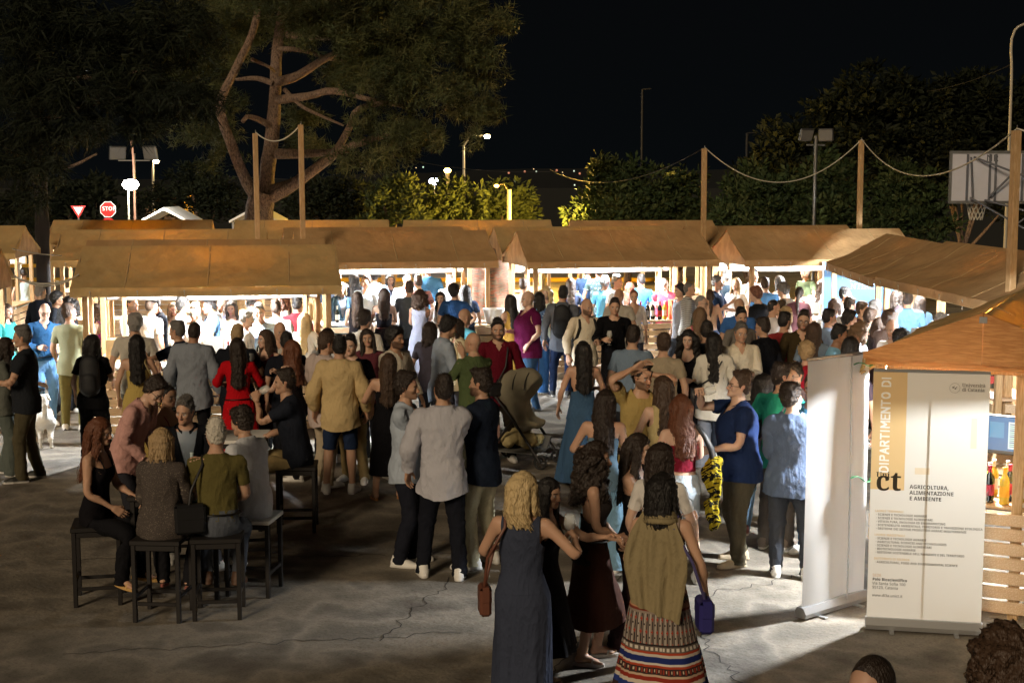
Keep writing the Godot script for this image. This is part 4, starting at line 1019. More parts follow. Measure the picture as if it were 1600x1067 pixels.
func crowd() -> void:
	person(0.05, -8.67, 1.660, 176, "f s=1 h=shoulder/blond t=tank/3b4152/0.95 dress=0.10,0.20,0.09 R=hi:0.27,-0.05,-0.12 L=fore hd=-40,4 f2=sandal/2a2018 ln=0", "woman with blonde hair in a slate sleeveless jumpsuit holding a red wine glass", "people at the evening market")
	person(0.21, -9.25, 1.500, 62, "f s=1 h=long/black t=tank/141316/0.95 b=skirt/161418/0.36,0.32,0.12 L=shoulder:-0.05,-0.06,-0.02 R=ease hd=-10,2 f2=sandal/6a4a38", "woman in black pleated skirt resting her arm on the curly haired woman's shoulder", "people at the evening market")
	person(0.58, -9.86, 1.630, 88, "f s=1 h=curly/dark t=halter/2a2524 b=skirt/43281f/0.33,0.27,0.05 R=clasp L=clasp:0.02,-0.02,0.0 hd=-8,0 f2=sandal/c9c2b8 st=0.06,0.0 belt", "curly haired woman in silver halter top and brown satin skirt", "people at the evening market")
	person(0.96, -8.63, 1.660, 172, "f s=1 h=shoulder/black t=tank/8a6a5a/0.95/tribal dress=0.06,0.34,0.06 L=hold:0.05,-0.05,-0.05 R=ease hd=-25,6 f2=sandal/2a2018", "woman in patterned ethnic maxi dress with a khaki shawl over her shoulders", "people at the evening market")
	person(0.91, -10.17, 1.629, 70, "f s=1 h=wavy/dark t=strap/1c1a1c b=wide/3a2a2c R=hold:0.05,-0.12,0.05 L=fore hd=0,5 f2=sandal/2a2018", "wavy haired woman in black strappy top holding an empty wine glass low", "people at the evening market")
	person(1.07, -9.75, 1.641, 158, "f s=0 h=long/dark t=tee/d8d4ce b=jeans/4a5568 hd=-40,2 L=ease R=hold", "long straight dark haired woman in white tee between two brunettes", "people at the evening market")
	person(1.47, -11.88, 1.660, 188, "f s=0 h=wavy/auburn t=crop/6e1628 b=mini/b4bfc8 L=ease R=hold hd=-15,5 f2=e8e4dc st=0.03,0.03", "auburn wavy haired woman in red bandeau top and pale denim shorts", "people at the evening market")
	person(0.79, -12.18, 1.660, 165, "f s=1 h=long/dark t=strap/5c7486 b=wide/6d8ea4 L=fore R=hold hd=-25,4 f2=e8e6e0", "woman with black hairband and grey blue dungarees seen from behind", "people at the evening market")
	person(1.39, -12.93, 1.668, 196, "f s=0 h=long/brown t=tank/b9a878 b=jeans/50586a L=hold:0.02,0.0,0.05 R=ease hd=30,4", "woman in sleeveless beige top with straight brown hair raising a glass", "people at the evening market")
	person(1.21, -13.31, 1.732, 18, "m s=1 h=quiff/dark t=tee/a8925a/0.74 b=jeans/36507a L=up R=up:0.05,0.06,0.02 hd=30,4 beard=0.9 loose watch=L ln=4", "bearded man in ochre tee with both hands behind his head", "people at the evening market")
	person(2.05, -12.48, 1.780, -82, "m s=0 h=short/brown t=polo/1d2c50 b=chino/4c4638 R=drink:0.0,0.06,0.05 L=fore hd=0,-10 glasses fat=1.28 f2=plain/b8a88c st=0.05,0.02", "stout man in navy polo drinking from a wine glass", "people at the evening market")
	person(2.45, -12.02, 1.720, 166, "m s=0 h=full/dark t=rolltee/56647c b=jeans/3c4048 R=hold:0.0,0.05,0.05 L=front hd=-45,2 cord=8a2a38 f2=e8e6e0 loose fat=1.08 st=0.02,0.03", "man in loose slate blue tunic and black striped white trainers", "people at the evening market")
	person(2.50, -13.03, 1.769, 150, "m s=1 h=short/dark t=tee/2f9c80 b=chino/55514e hd=-50,2 L=ease R=hold f2=6a6058", "man in teal green tee with a grey crossbody strap", "people at the evening market")
	person(2.79, -12.71, 1.728, -40, "m s=1 h=short/black t=tee/5aa8d2/0.80 b=jeans/2c4a6c L=hold R=hi hd=10,6 glasses", "man in light blue tee beside the plain white banner", "people at the evening market")
	person(2.78, -13.59, 1.697, -35, "m s=2 h=short/dark t=shirt/4a3a36 b=jeans/30343c glasses R=hi L=down", "man with spectacles in brown shirt facing left behind the teal tee", "people at the evening market")
	person(2.40, -13.43, 1.636, 158, "f s=1 h=long/black t=tee/2a2c34 b=jeans/7f9cb4 hd=-40,0 f2=8a4a44", "dark long haired woman in pale jeans behind the navy polo man", "people at the evening market")
	person(1.34, -4.95, 1.760, -50, "m s=1 h=buzz/dark t=tee/25262c b=jeans/30343c L=phone:0,0.2,0 R=phone:0,0.2,0 hd=0,2 stub beard=0.35", "short haired man looking down at a phone at the bottom edge", "people at the evening market")
	person(2.02, -5.49, 1.680, 170, "f s=1 h=locks/brown t=tee/2c2f3a b=jeans/30343c hd=10,5", "frizzy brown haired woman in dark tee at the bottom right corner", "people at the evening market")
	person(-0.62, -12.02, 1.800, 184, "m s=1 h=short/dark t=shirt/b4b4bc/0.74 b=chino/181a22 hd=6,2 L=ease R=cross:0.06,0,0 f2=e8e6e0 loose st=0.06,0.05 watch=L", "man in pale grey linen shirt seen from behind among three friends", "people at the evening market")
	person(-0.95, -12.44, 1.760, 84, "m s=1 h=full/dark t=shirt/a7b2c0/0.78 b=chino/1d1f28 hd=0,2 L=cross R=cross beard=0.5 f2=e8e6e0 st=0.04,0.0", "man with folded arms in pale blue shirt facing right", "people at the evening market")
	person(-0.28, -12.39, 1.800, -112, "m s=1 h=quiff/dark t=shirt/1c2433 b=chino/c0b89a hd=0,0 L=cross R=cross beard=0.7 f2=e8e6e0 st=0.04,0.02", "bearded man in navy shirt and cream trousers facing left", "people at the evening market")
	person(-3.62, -13.00, 1.740, 70, "m s=0 h=full/dark t=shirt/c79a92 b=chino/2a2a30 ln=34 hd=-10,22 glasses L=table R=table", "young man in pink shirt and glasses bending over the table", "people at the evening market")
	person(-3.42, -11.35, 1.660, 78, "f s=1 h=wavy/auburn t=strap/141216 b=chino/16161a sit=0.702 ft=0.30,0.17 L=table R=lap hd=0,6 ln=6 f2=sandal/c8a060", "woman with long auburn hair in black strappy top seated on a stool", "people at the evening market")
	person(-2.78, -10.92, 1.620, 172, "f s=1 h=bob/fair t=rolltee/4b4440/0.78/dots b=chino/1a1a1e sit=0.719 ft=0.30,0.17 L=table R=table hd=0,5 ln=6 f2=sandal/9a5a50 fat=1.12", "woman with blonde bob in speckled dark blouse seated with her back turned", "people at the evening market")
	person(-2.35, -10.98, 1.720, 186, "m s=1 h=short/white t=tee/5d5630/0.95 b=jeans/565b64 sit=0.677 ft=0.28,0.17 L=table R=table hd=8,5 ln=8 tuck belt f2=plain/5a4030", "white haired man in olive shirt seated with his back turned", "people at the evening market")
	person(-2.90, -12.35, 1.700, 12, "m s=1 h=short/salt t=blazer/14161c b=chino/22242a sit=0.685 ft=0.30,0.17 L=table R=table hd=-25,8 ln=8", "grey haired man in navy blazer seated facing the camera", "people at the evening market")
	person(-2.18, -11.60, 1.720, -120, "m s=1 h=full/dark t=shirt/c9ccd2 b=chino/6a6a70 sit=0.677 ft=0.30,0.17 L=table R=table hd=0,6 ln=12", "dark haired man in white shirt seated behind the white haired man", "people at the evening market")
	person(-3.32, -13.35, 1.620, 60, "f s=1 h=bun/black t=strap/7c1420 b=chino/22242a sit=0.719 ft=0.30,0.17 L=front R=table hd=0,4", "woman with bare shoulders in red top seated at the back", "people at the evening market")
	person(-2.14, -13.75, 1.800, -84, "m s=1 h=short/dark t=polo/20242e b=chino/a89468 sit=0.647 ft=0.42,0.17 R=table:0.0,0.06,0.05 L=drink hd=0,-4 ln=14 f2=plain/c8bfa4 fat=1.08", "man in dark polo and khaki trousers drinking on a stool", "people at the evening market")
	person(-5.93, -16.33, 1.657, 100, "f s=1 h=shoulder/dark t=tee/5c5f58 b=wide/59605a L=fore R=fore hd=0,4", "woman in grey tee and wide sage trousers at the left edge", "people at the evening market")
	person(-5.61, -16.05, 1.820, -82, "m s=1 h=short/salt t=polo/22252a b=chino/4e4836 L=fore R=fore f2=26241f hd=0,4 fat=1.1 st=0.07,0.03", "grey haired man in black polo and olive chinos facing left", "people at the evening market")
	person(-6.63, -19.75, 1.760, 28, "m s=0 h=bald t=shirt/2e5a86/0.95 b=jeans/6c9cd0 L=fore R=hold hd=0,10 glasses tuck belt", "bald man in denim blue shirt looking at his hands", "people at the evening market")
	person(-6.64, -20.70, 1.640, 70, "f s=0 h=long/black t=tee/1d1e22 b=jeans/30343c hd=0,8 L=fore", "dark long haired woman in black looking down beside the bald man", "people at the evening market")
	person(-10.28, -29.51, 1.660, 190, "f s=1 h=bun/dark t=tank/c4d6d6 b=jeans/2c4450 hd=20,0", "woman with dark bun and white top behind the ropes", "people at the evening market")
	person(-7.80, -23.20, 1.760, 150, "m s=1 h=short/grey t=shirt/1a1f2a b=jeans/2a2d34", "grey haired man in navy behind the bald man", "people at the evening market")
	person(-7.37, -22.61, 1.700, 100, "m s=2 h=curls/black t=tee/30343c b=jeans/2a2d34", "black haired man in charcoal behind the bald man's shoulder", "people at the evening market")
	person(-6.91, -21.96, 1.660, -70, "f s=1 h=locks/black t=tee/20222a b=jeans/2a2d34", "woman with big black hair beside the front left stall post", "people at the evening market")
	person(-6.09, -19.33, 1.780, 176, "m s=1 h=short/brown t=tee/8b8e72//dots b=chino/6a6238 hd=-30,0 L=ease R=fore f2=d8d4ca", "man in printed sage tee with his back turned near the stall", "people at the evening market")
	person(-5.06, -16.86, 1.630, 184, "f s=1 h=shoulder/black t=tee/0f1013 b=chino/0f1014 hd=-35,4 L=ease R=hold f2=1a1a1a fat=1.06", "woman in black carrying a black backpack", "people at the evening market")
	person(-6.20, -20.91, 1.660, -75, "f s=0 h=long/brown t=tank/b63c9e b=jeans/30343c L=hold R=hold hd=0,3", "woman in magenta tank top facing left at the stall end", "people at the evening market")
	person(-4.79, -17.68, 1.800, 178, "m s=1 h=curls/grey t=tee/b8b2a6 b=chino/5a564c hd=0,4 L=ease R=ease fat=1.1", "grey haired man in off white tee standing at the counter", "people at the evening market")
	person(-4.44, -16.58, 1.660, 178, "f s=1 h=long/black t=strap/b09a58 dress=0.14,0.24,0.05 hd=0,3 L=ease R=ease f2=sandal/b09a78", "woman with very long black hair in mustard strapless dress", "people at the evening market")
	person(-4.08, -17.21, 1.750, -115, "m s=1 h=short/salt t=polo/1a2030 b=chino/22242a hd=0,2 glasses R=talk L=hi:0.1,0.12,0.1", "man with glasses in navy gesturing with a raised hand", "people at the evening market")
	person(-3.84, -16.70, 1.800, 180, "m s=2 h=buzz/dark t=shirt/7f8690/0.74 b=chino/15161b hd=0,3 L=ease R=ease loose", "man with cropped hair in grey shirt seen from behind", "people at the evening market")
	person(-3.32, -16.72, 1.760, 182, "m s=1 h=short/fair t=tee/161920 b=chino/1a1c22 hd=4,3 L=fore R=fore fat=1.15", "man in black tee with sunglasses pushed back on his head", "people at the evening market")
	person(-3.20, -16.24, 1.660, 180, "f s=1 h=long/dark t=vneck/b00d18 dress=0.16,0.29,0.06 hd=0,4 L=fore R=fore f2=sandal/3a1a18 belt", "woman in belted red dress with long dark hair", "people at the evening market")
	person(-2.96, -16.97, 1.680, -22, "f s=0 h=long/brown t=tank/4a1018 dress=0.40,0.26,0.06 R=hi L=hold hd=-25,4", "woman in burgundy dress with a dark glass at her chest", "people at the evening market")
	person(-2.53, -16.09, 1.647, -112, "f s=0 h=wavy/auburn t=strap/1a1416 b=chino/1a1a1e R=hi:0.05,0.02,0.02 L=fore hd=0,-2", "laughing woman in black strappy top with reddish hair", "people at the evening market")
	person(-3.00, -17.79, 1.700, 10, "m s=1 h=bald t=shirt/d6d2c8 b=chino/30343c hd=20,12", "bald man in white shirt behind two brunettes", "people at the evening market")
	person(-2.64, -16.48, 1.694, 186, "m s=1 h=short/black t=tee/141720 b=chino/1c1e24", "black capped man in navy tee facing the counter", "people at the evening market")
	person(-5.77, -21.16, 1.745, 80, "m s=1 h=short/black t=shirt/e8e6e2 b=chino/30343c beard=0.8 L=fore R=fore", "bearded man in white shirt behind the front left counter", "people at the evening market")
	person(-5.34, -21.18, 1.753, -50, "m s=1 h=short/dark t=polo/15171e b=chino/22242a hd=-20,18 R=hi L=phone", "man in black polo reading a sheet behind the counter", "people at the evening market")
	person(-4.82, -20.50, 1.780, 105, "m s=1 h=full/black t=shirt/e4e2de b=chino/30343c hd=0,2 mous beard=0.3 L=fore", "dark haired man with moustache in white shirt behind the counter", "people at the evening market")
	person(-4.54, -20.11, 1.720, -8, "m s=0 h=short/white t=tee/ece9e4 b=chino/555555 hd=10,12 glasses L=hold R=hold", "white haired man in white tee looking down behind the counter", "people at the evening market")
	person(-4.48, -20.87, 1.740, -70, "m s=2 h=short/black t=polo/5a7c9e b=jeans/30343c hd=0,8 L=fore", "dark skinned man in blue polo behind the counter", "people at the evening market")
	person(-4.31, -21.48, 1.640, -6, "f s=0 h=shoulder/dark t=tank/f0ece6 b=chino/44444a hd=15,4 L=fore R=hold", "woman in white vest facing the camera behind the counter", "people at the evening market")
	person(-3.72, -19.48, 1.667, 100, "m s=0 h=short/grey t=tee/d6d4d0 b=chino/44444a hd=0,8", "grey haired man in pale tee facing right at the counter", "people at the evening market")
	person(-3.56, -19.88, 1.740, 8, "m s=0 h=short/salt t=shirt/b9cfe6 b=chino/44444a hd=0,5 fat=1.15 tuck L=fore", "ruddy man in light blue shirt facing the camera at the counter end", "people at the evening market")
	person(-3.44, -20.30, 1.750, 186, "m s=1 h=short/brown t=tee/e6e3de b=chino/44444a hd=0,0", "brown haired man in white tee with his back turned at the counter end", "people at the evening market")
	person(-3.22, -20.98, 1.740, 160, "m s=1 h=short/black t=polo/6a1c24 b=chino/30343c", "man in maroon polo between the two stall posts", "people at the evening market")
	person(-2.88, -19.58, 1.640, 178, "f s=0 h=long/blond t=tee/d8d6d2 b=chino/30343c", "blonde woman seen between the stall posts", "people at the evening market")
	person(-1.92, -15.37, 1.770, 180, "m s=1 h=short/black t=shirt/c2aa7c/0.74 b=shorts/22304c hd=0,3 L=ease R=ease f2=e8e6e0 loose st=0.0,0.04", "man in cream shirt and navy shorts seen from behind", "people at the evening market")
	person(-2.14, -15.73, 1.774, 140, "m s=1 h=short/brown t=shirt/b9a9a2/0.72 b=chino/b4a68e hd=-20,3 L=fore R=ease loose", "man in greyish linen shirt and beige trousers turned right", "people at the evening market")
	person(-1.81, -15.99, 1.717, -16, "m s=0 h=short/black t=tee/121318 b=chino/8e7c56 hd=10,3 L=ease R=hold", "young man in black tee peering over the cream shirt", "people at the evening market")
	person(-1.36, -15.09, 1.620, 182, "f s=1 h=long/brown t=strap/101014 dress=0.30,0.20,0.03,0.62 hd=0,2 L=fore R=hold f2=sandal/c08a58", "woman in long black slit dress with straight brown hair", "people at the evening market")
	person(-1.97, -18.35, 1.780, 170, "m s=1 h=full/dark t=polo/d4cec2 b=chino/3a3a3e hd=-20,0", "man in white polo with dark trimmed collar seen from behind", "people at the evening market")
	person(-1.74, -17.12, 1.680, -10, "f s=1 h=long/dark t=tee/5a2c34 b=chino/22242a hd=10,0", "dark haired woman in plum top facing the camera", "people at the evening market")
	person(-2.25, -17.12, 1.680, 170, "f s=1 h=shoulder/black t=shirt/d0d2d6 b=chino/22242a", "black haired woman in white shirt behind the linen shirt", "people at the evening market")
	person(-1.34, -16.23, 1.780, 48, "m s=2 h=curls/black t=shirt/c8bfae/0.76 b=chino/8a8478 hd=5,2 beard=1 cord=2a2420 L=ease R=fore", "bearded man in open white shirt with a cord round his neck", "people at the evening market")
	person(-2.57, -23.12, 1.660, 176, "f s=1 h=long/brown t=tank/1a171a b=jeans/22242c hd=10,4 R=ease L=hold", "woman with straight brown hair in black open back top", "people at the evening market")
	person(-2.17, -23.55, 1.680, 180, "f s=1 h=wavy/brown t=crop/15141a b=skirt/17171c/0.45,0.24,0.08 hd=-5,2 L=hold R=hold", "woman with very long wavy hair in black crop top and skirt", "people at the evening market")
	person(-3.11, -25.40, 1.645, 10, "f s=0 h=bob/fair t=blazer/3f5a70 b=chino/22242a hd=-10,6 L=fore", "short haired woman in blue blazer serving behind the counter", "people at the evening market")
	person(-3.39, -27.38, 1.740, 40, "m s=0 h=quiff/light t=tee/e8e4de b=chino/44444a", "light haired man behind the blue blazer", "people at the evening market")
	person(-3.02, -27.11, 1.720, 185, "f s=1 h=wavy/black t=tee/15161c b=chino/22242a", "black haired woman far behind the second stall", "people at the evening market")
	person(-2.60, -26.75, 1.780, 175, "m s=1 h=short/dark t=shirt/8aa4be b=chino/30343c", "man in pale blue shirt seen from behind past the second stall", "people at the evening market")
	person(-2.00, -26.30, 1.760, 6, "m s=0 h=buzz/dark t=tee/ece8e2 b=chino/44444a glasses fat=1.15 hd=0,8", "man with glasses in white tee serving at the second stall", "people at the evening market")
	person(-1.78, -23.94, 1.760, 182, "m s=1 h=short/brown t=tee/4c555c b=chino/30343c", "man in grey tee with his back turned at the second stall", "people at the evening market")
	person(-1.62, -27.60, 1.860, 176, "m s=1 h=short/dark t=shirt/3f6f96 b=chino/22242a", "tall man in denim shirt with head hidden by the roof edge", "people at the evening market")
	person(-1.54, -23.26, 1.660, 168, "f s=1 h=locks/brown t=tank/a8aec4 dress=0.22,0.30,0.08 hd=-20,2 R=chin L=hold f2=sandal/d0d0d0", "curly haired woman in lavender sleeveless dress", "people at the evening market")
	person(-1.22, -23.63, 1.620, -4, "f s=0 h=long/black t=tank/f0ece4 b=chino/44444a hd=0,3 L=hold R=hold", "black haired woman in white vest smiling behind the counter", "people at the evening market")
	person(-0.94, -23.34, 1.760, 168, "m s=1 h=curls/black t=tee/22406a b=chino/22242a L=ease R=hip", "man in navy tee with a hand on his hip", "people at the evening market")
	person(-0.78, -24.56, 1.660, 190, "f s=1 h=long/black t=tee/3a4a6a b=chino/22242a", "black haired woman beside the man with hand on hip", "people at the evening market")
	person(-0.87, -17.24, 1.810, 96, "m s=1 h=full/black t=shirt/9aa6b6/0.74 b=chino/c8b696 hd=0,10 L=hold R=hold ln=8", "tall man in light grey shirt bending towards a woman", "people at the evening market")
	person(-0.73, -18.34, 1.680, -60, "f s=1 h=bob/dark t=roll/c6b896 b=chino/44444a glasses hd=0,8 R=hold L=fore cord=2a2420", "woman with glasses and beige blouse facing left", "people at the evening market")
	person(-0.66, -19.07, 1.740, 150, "m s=1 h=bald t=tee/63b4cc b=chino/30343c hd=-10,8", "bald man in sky blue tee bending over", "people at the evening market")
	person(-0.44, -15.67, 1.780, -150, "m s=1 h=bald t=tee/4c5a3a b=chino/3a3a30 hd=20,2 R=chin L=fore fat=1.08 st=0.0,0.03", "bald man in moss green tee with hand on chin", "people at the evening market")
	person(-0.15, -17.12, 1.790, 8, "m s=1 h=quiff/black t=shirt/5a0e1e/0.74 b=chino/2a241c beard=1 hd=-4,4 L=ease R=ease", "bearded man in burgundy shirt facing the camera", "people at the evening market")
	person(0.25, -21.09, 1.830, -78, "m s=0 h=bald t=polo/5a1440 b=jeans/34506e hd=0,4 L=hip:0.0,-0.06,0.05 R=hold fat=1.3 f2=8a8a8a", "bald man with a belly in plum polo and jeans", "people at the evening market")
	person(0.42, -22.73, 1.680, 172, "f s=1 h=shoulder/black t=tee/5a78a6/0.78/floral b=wide/2f5a92 f2=9aa0a8 st=0.05,0", "woman in blue floral blouse and wide jeans", "people at the evening market")
	person(-0.03, -22.46, 1.660, -150, "f s=1 h=long/black t=tank/c7a050 dress=0.4,0.26,0.06 hd=0,2 R=hold", "woman in yellow dress beside the striped column", "people at the evening market")
	person(0.60, -24.11, 1.660, -20, "f s=0 h=locks/blond t=tee/cfe0d8 b=chino/44444a hd=-10,4 R=hold", "blonde curly woman in pale green at the third stall", "people at the evening market")
	person(0.78, -22.37, 1.800, 178, "m s=1 h=short/black t=shirt/5c6068 b=jeans/1f2c48 f2=1a1a1a st=0.02,0.02", "man in grey shirt wearing a black backpack seen from behind", "people at the evening market")
	person(1.05, -20.50, 1.770, 28, "m s=1 h=bald t=shirt/d8cdb6/0.76 b=chino/a9b4be hd=14,8 beard=1 cord=3a3028 L=hold R=ease", "bald bearded man in cream shirt with black backpack straps", "people at the evening market")
	person(1.47, -20.51, 1.760, -4, "m s=1 h=short/dark t=sweat/0c0c0f b=chino/101014 R=hold:0.03,0.03,0 L=down hd=0,3", "smiling man in black sweater holding a wine glass", "people at the evening market")
	person(1.74, -22.62, 1.740, 172, "m s=2 h=bald t=tee/a49c8e b=chino/44444a", "bald man in beige tee behind the black sweater", "people at the evening market")
	person(2.03, -23.53, 1.660, 16, "f s=1 h=bun/auburn t=vneck/d2c8be b=chino/44444a hd=-10,8", "woman with auburn fringe in white v neck blouse", "people at the evening market")
	person(1.74, -26.00, 1.709, 168, "m s=1 h=full/grey t=tee/5aa0c8 b=chino/44444a", "grey haired man in sky blue shirt at the third stall", "people at the evening market")
	person(2.42, -26.60, 1.704, 172, "m s=1 h=short/black t=tee/3f80c4 b=chino/30343c hd=30,4", "man in bright blue tee behind the third counter", "people at the evening market")
	person(2.17, -26.20, 1.588, 150, "f s=1 h=long/auburn t=tank/dcd6cc b=chino/44444a", "auburn long haired woman facing the third counter", "people at the evening market")
	person(2.84, -26.00, 1.685, 14, "m s=0 h=buzz/salt t=polo/c8485e b=chino/44444a glasses L=cross R=cross fat=1.3 hd=12,3", "stout man in coral polo with folded arms behind the counter", "people at the evening market")
	person(1.52, -28.79, 1.756, 160, "m s=1 h=short/brown t=tee/20304a b=chino/22242a", "man in navy tee far behind the third stall", "people at the evening market")
	person(1.73, -28.45, 1.764, 182, "m s=1 h=short/dark t=tee/3a4a48//floral b=chino/22242a L=ease", "man in dark patterned tee far behind the third stall", "people at the evening market")
	person(1.40, -16.40, 1.770, 176, "m s=1 h=short/dark t=tee/6f8194/0.78 b=jeans/30343c hd=-20,3 cord=20242c fat=1.08", "man in steel blue tee with a lanyard seen from behind", "people at the evening market")
	person(0.79, -15.82, 1.670, 182, "f s=1 h=long/black t=halter/3a5674 dress=0.06,0.32,0.10 hd=0,4 L=ease R=fore f2=sandal/2a2018", "woman in blue backless halter jumpsuit seen from behind", "people at the evening market")
	person(2.16, -16.96, 1.674, -8, "f s=0 h=curly/black t=tank/141116 b=jeans/22242c hd=6,3 L=hold R=fore", "woman with long black curls in black vest facing the camera", "people at the evening market")
	person(2.43, -16.62, 1.686, 174, "f s=1 h=long/black t=shirt/d6d2c6/0.62 b=wide/70747c hd=-15,2 L=hold R=ease loose", "black haired woman in long white shirt with a dark bag strap", "people at the evening market")
	person(2.79, -16.95, 1.760, 4, "m s=1 h=short/salt t=shirt/d6cdb8/0.76 b=chino/8a8478 hd=0,4 L=phone:0,-0.1,0 R=phone:0,-0.1,0 beard=0.3", "grey haired man in white linen shirt holding a phone", "people at the evening market")
	person(3.73, -18.11, 1.810, -6, "m s=1 h=short/dark t=shirt/3a301c/0.76 b=chino/22242a beard=1 glasses hd=0,2", "tall bearded man with glasses in dark olive shirt", "people at the evening market")
	person(3.08, -18.94, 1.760, 20, "m s=1 h=short/black t=tee/6a655e b=chino/30343c hd=-20,8", "man in taupe tee looking down behind the grey haired man", "people at the evening market")
	person(3.20, -17.72, 1.740, -130, "m s=1 h=short/dark t=blazer/14161c b=chino/22242a glasses hd=10,2", "man in black hooded jacket and glasses turned left", "people at the evening market")
	person(3.38, -20.75, 1.740, 150, "m s=1 h=bald t=tee/365f9a b=chino/30343c hd=-20,4", "bald man in royal blue tee turned away", "people at the evening market")
	person(3.96, -22.50, 1.780, -140, "m s=0 h=full/auburn t=tee/14161a b=chino/22242a hd=10,10", "auburn haired man in black tee bending left", "people at the evening market")
	person(4.57, -26.60, 1.820, 30, "m s=1 h=short/black t=tee/f0ece2 b=chino/44444a glasses beard=0.9 hd=10,5", "bearded man with glasses in white tee at the fourth stall", "people at the evening market")
	person(4.14, -26.87, 1.760, 178, "m s=1 h=short/grey t=tee/3a4a56 b=chino/30343c", "man in grey blue tee with his back turned at the fourth stall", "people at the evening market")
	person(3.63, -24.94, 1.780, 60, "m s=1 h=short/salt t=polo/1c2c48 b=chino/30343c R=hi L=fore hd=0,4", "grey haired man in navy polo raising a tasting glass", "people at the evening market")
	person(3.30, -23.50, 1.662, 176, "f s=1 h=pony/brown t=crop/c0a088 b=jeans/44506a hd=0,2", "woman with brown ponytail in nude top seen from behind", "people at the evening market")
	person(2.87, -21.34, 1.740, 80, "m s=0 h=buzz/grey t=tee/33503f b=chino/30343c glasses hd=0,6", "grey cropped man with glasses in dark green tee", "people at the evening market")
	person(3.00, -23.79, 1.760, 96, "m s=1 h=buzz/salt t=shirt/a9a8a4/0.78/stripe b=chino/44444a", "balding man in grey striped shirt facing right", "people at the evening market")
	person(2.71, -20.38, 1.640, 186, "f s=0 h=wavy/light t=tank/b0606a b=jeans/44506a hd=20,4", "woman with ombre hair in pink vest seen from behind", "people at the evening market")
	person(5.07, -26.40, 1.700, -150, "f s=0 h=long/black t=tank/f0ece6 b=chino/44444a hd=10,6", "woman with long black hair in white sleeveless top", "people at the evening market")
	person(4.70, -24.09, 1.727, -140, "m s=1 h=curls/salt t=tee/43382c b=chino/30343c hd=10,8", "grizzled man in brown tee bending to the counter", "people at the evening market")
	person(3.84, -20.53, 1.740, 100, "m s=1 h=buzz/black t=tee/d8d4d6 b=chino/30343c hd=0,6", "man with shaved sides in white tee facing right", "people at the evening market")
	person(4.10, -21.05, 1.600, 90, "f s=0 h=bob/fair t=tee/8a7a6a b=chino/30343c", "fair haired girl glimpsed between two men", "people at the evening market")
	person(3.61, -18.50, 1.740, 140, "m s=1 h=short/black t=tee/8e3030 b=chino/30343c hd=-20,2", "black haired man in brick red tee facing away", "people at the evening market")
	person(5.85, -26.20, 1.680, 80, "f s=0 h=curly/brown t=tee/f2eee8 b=chino/44444a hd=10,2", "curly haired woman in white tee beside the blue banner", "people at the evening market")
	person(5.94, -28.30, 1.760, -60, "m s=1 h=short/grey t=tee/5a664a b=chino/30343c L=fore", "man in faded green tee in the dark behind the fourth stall", "people at the evening market")
	person(3.32, -15.60, 1.680, 178, "f s=1 h=curls/fair t=tee/7c0f1c b=jeans/44506a hd=0,4 L=fore R=hold", "woman with frizzy blonde hair in red with a white strap", "people at the evening market")
	person(5.02, -21.72, 1.660, 120, "f s=0 h=bob/brown t=tee/9a9cb8 b=chino/44444a hd=0,4", "woman with brown bob in lavender top near the right stalls", "people at the evening market")
	person(5.04, -20.99, 1.730, 110, "m s=0 h=short/dark t=tee/d8d4d0 b=chino/44444a hd=0,8", "dark haired man with bright face beside the brown bob", "people at the evening market")
	person(4.31, -19.00, 1.729, 100, "m s=1 h=short/black t=shirt/8ea4c4/0.78 b=chino/30343c hd=0,4", "man in light blue collared shirt facing right", "people at the evening market")
	person(4.46, -18.60, 1.748, 96, "m s=1 h=full/black t=shirt/44403c b=chino/30343c hd=0,5", "swept haired man in dark shirt facing right", "people at the evening market")
	person(3.92, -16.98, 1.734, 70, "m s=3 h=short/black t=tee/7fb0cc b=chino/30343c hd=10,8 R=chin", "dark skinned man in pale blue shirt touching his chin", "people at the evening market")
	person(4.53, -18.18, 1.653, 84, "f s=0 h=locks/light t=tee/e4e6ea/0.8/stripe b=jeans/44506a glasses hd=0,4", "curly haired woman with glasses in white ribbed tee", "people at the evening market")
	person(3.98, -16.56, 1.647, 120, "f s=0 h=long/black t=tee/d8d8dc b=jeans/44506a hd=0,8", "black long haired woman in front of the ribbed tee", "people at the evening market")
	person(3.52, -14.49, 1.700, 170, "m s=2 h=buzz/black t=tee/3a3038 b=chino/30343c", "dark cropped head just above the white banner", "people at the evening market")
	person(5.26, -20.15, 1.753, 160, "m s=1 h=curls/grey t=tee/8a9486 b=chino/30343c", "grey curly haired man near the right stall front", "people at the evening market")
	person(4.93, -19.21, 1.710, 130, "m s=0 h=full/brown t=tee/4a5a44 b=chino/30343c hd=-10,6", "young man with undercut in green near the right stall", "people at the evening market")
	person(4.95, -18.81, 1.643, 100, "f s=1 h=wavy/brown t=tee/7a5a50 b=chino/30343c hd=0,8", "wavy haired woman squeezed behind the taupe shirt", "people at the evening market")
	person(4.94, -18.36, 1.787, 110, "m s=1 h=curls/brown t=shirt/7a6c68/0.76 b=chino/30343c hd=0,6 L=fore R=hold", "curly brown haired man in taupe shirt facing right", "people at the evening market")
	person(4.90, -17.84, 1.720, -40, "m s=0 h=bald t=tee/e0dcd6 b=chino/30343c hd=0,12", "bald man with glowing face behind the taupe shirt", "people at the evening market")
	person(4.70, -16.97, 1.680, 100, "f s=1 h=curls/black t=tee/6a2c30 b=chino/30343c hd=0,10", "black curly haired woman bending near the gable board", "people at the evening market")
	person(6.35, -23.15, 1.700, 110, "f s=1 h=shoulder/dark t=tee/3a3236 b=chino/30343c", "dark haired woman under the far right roof", "people at the evening market")
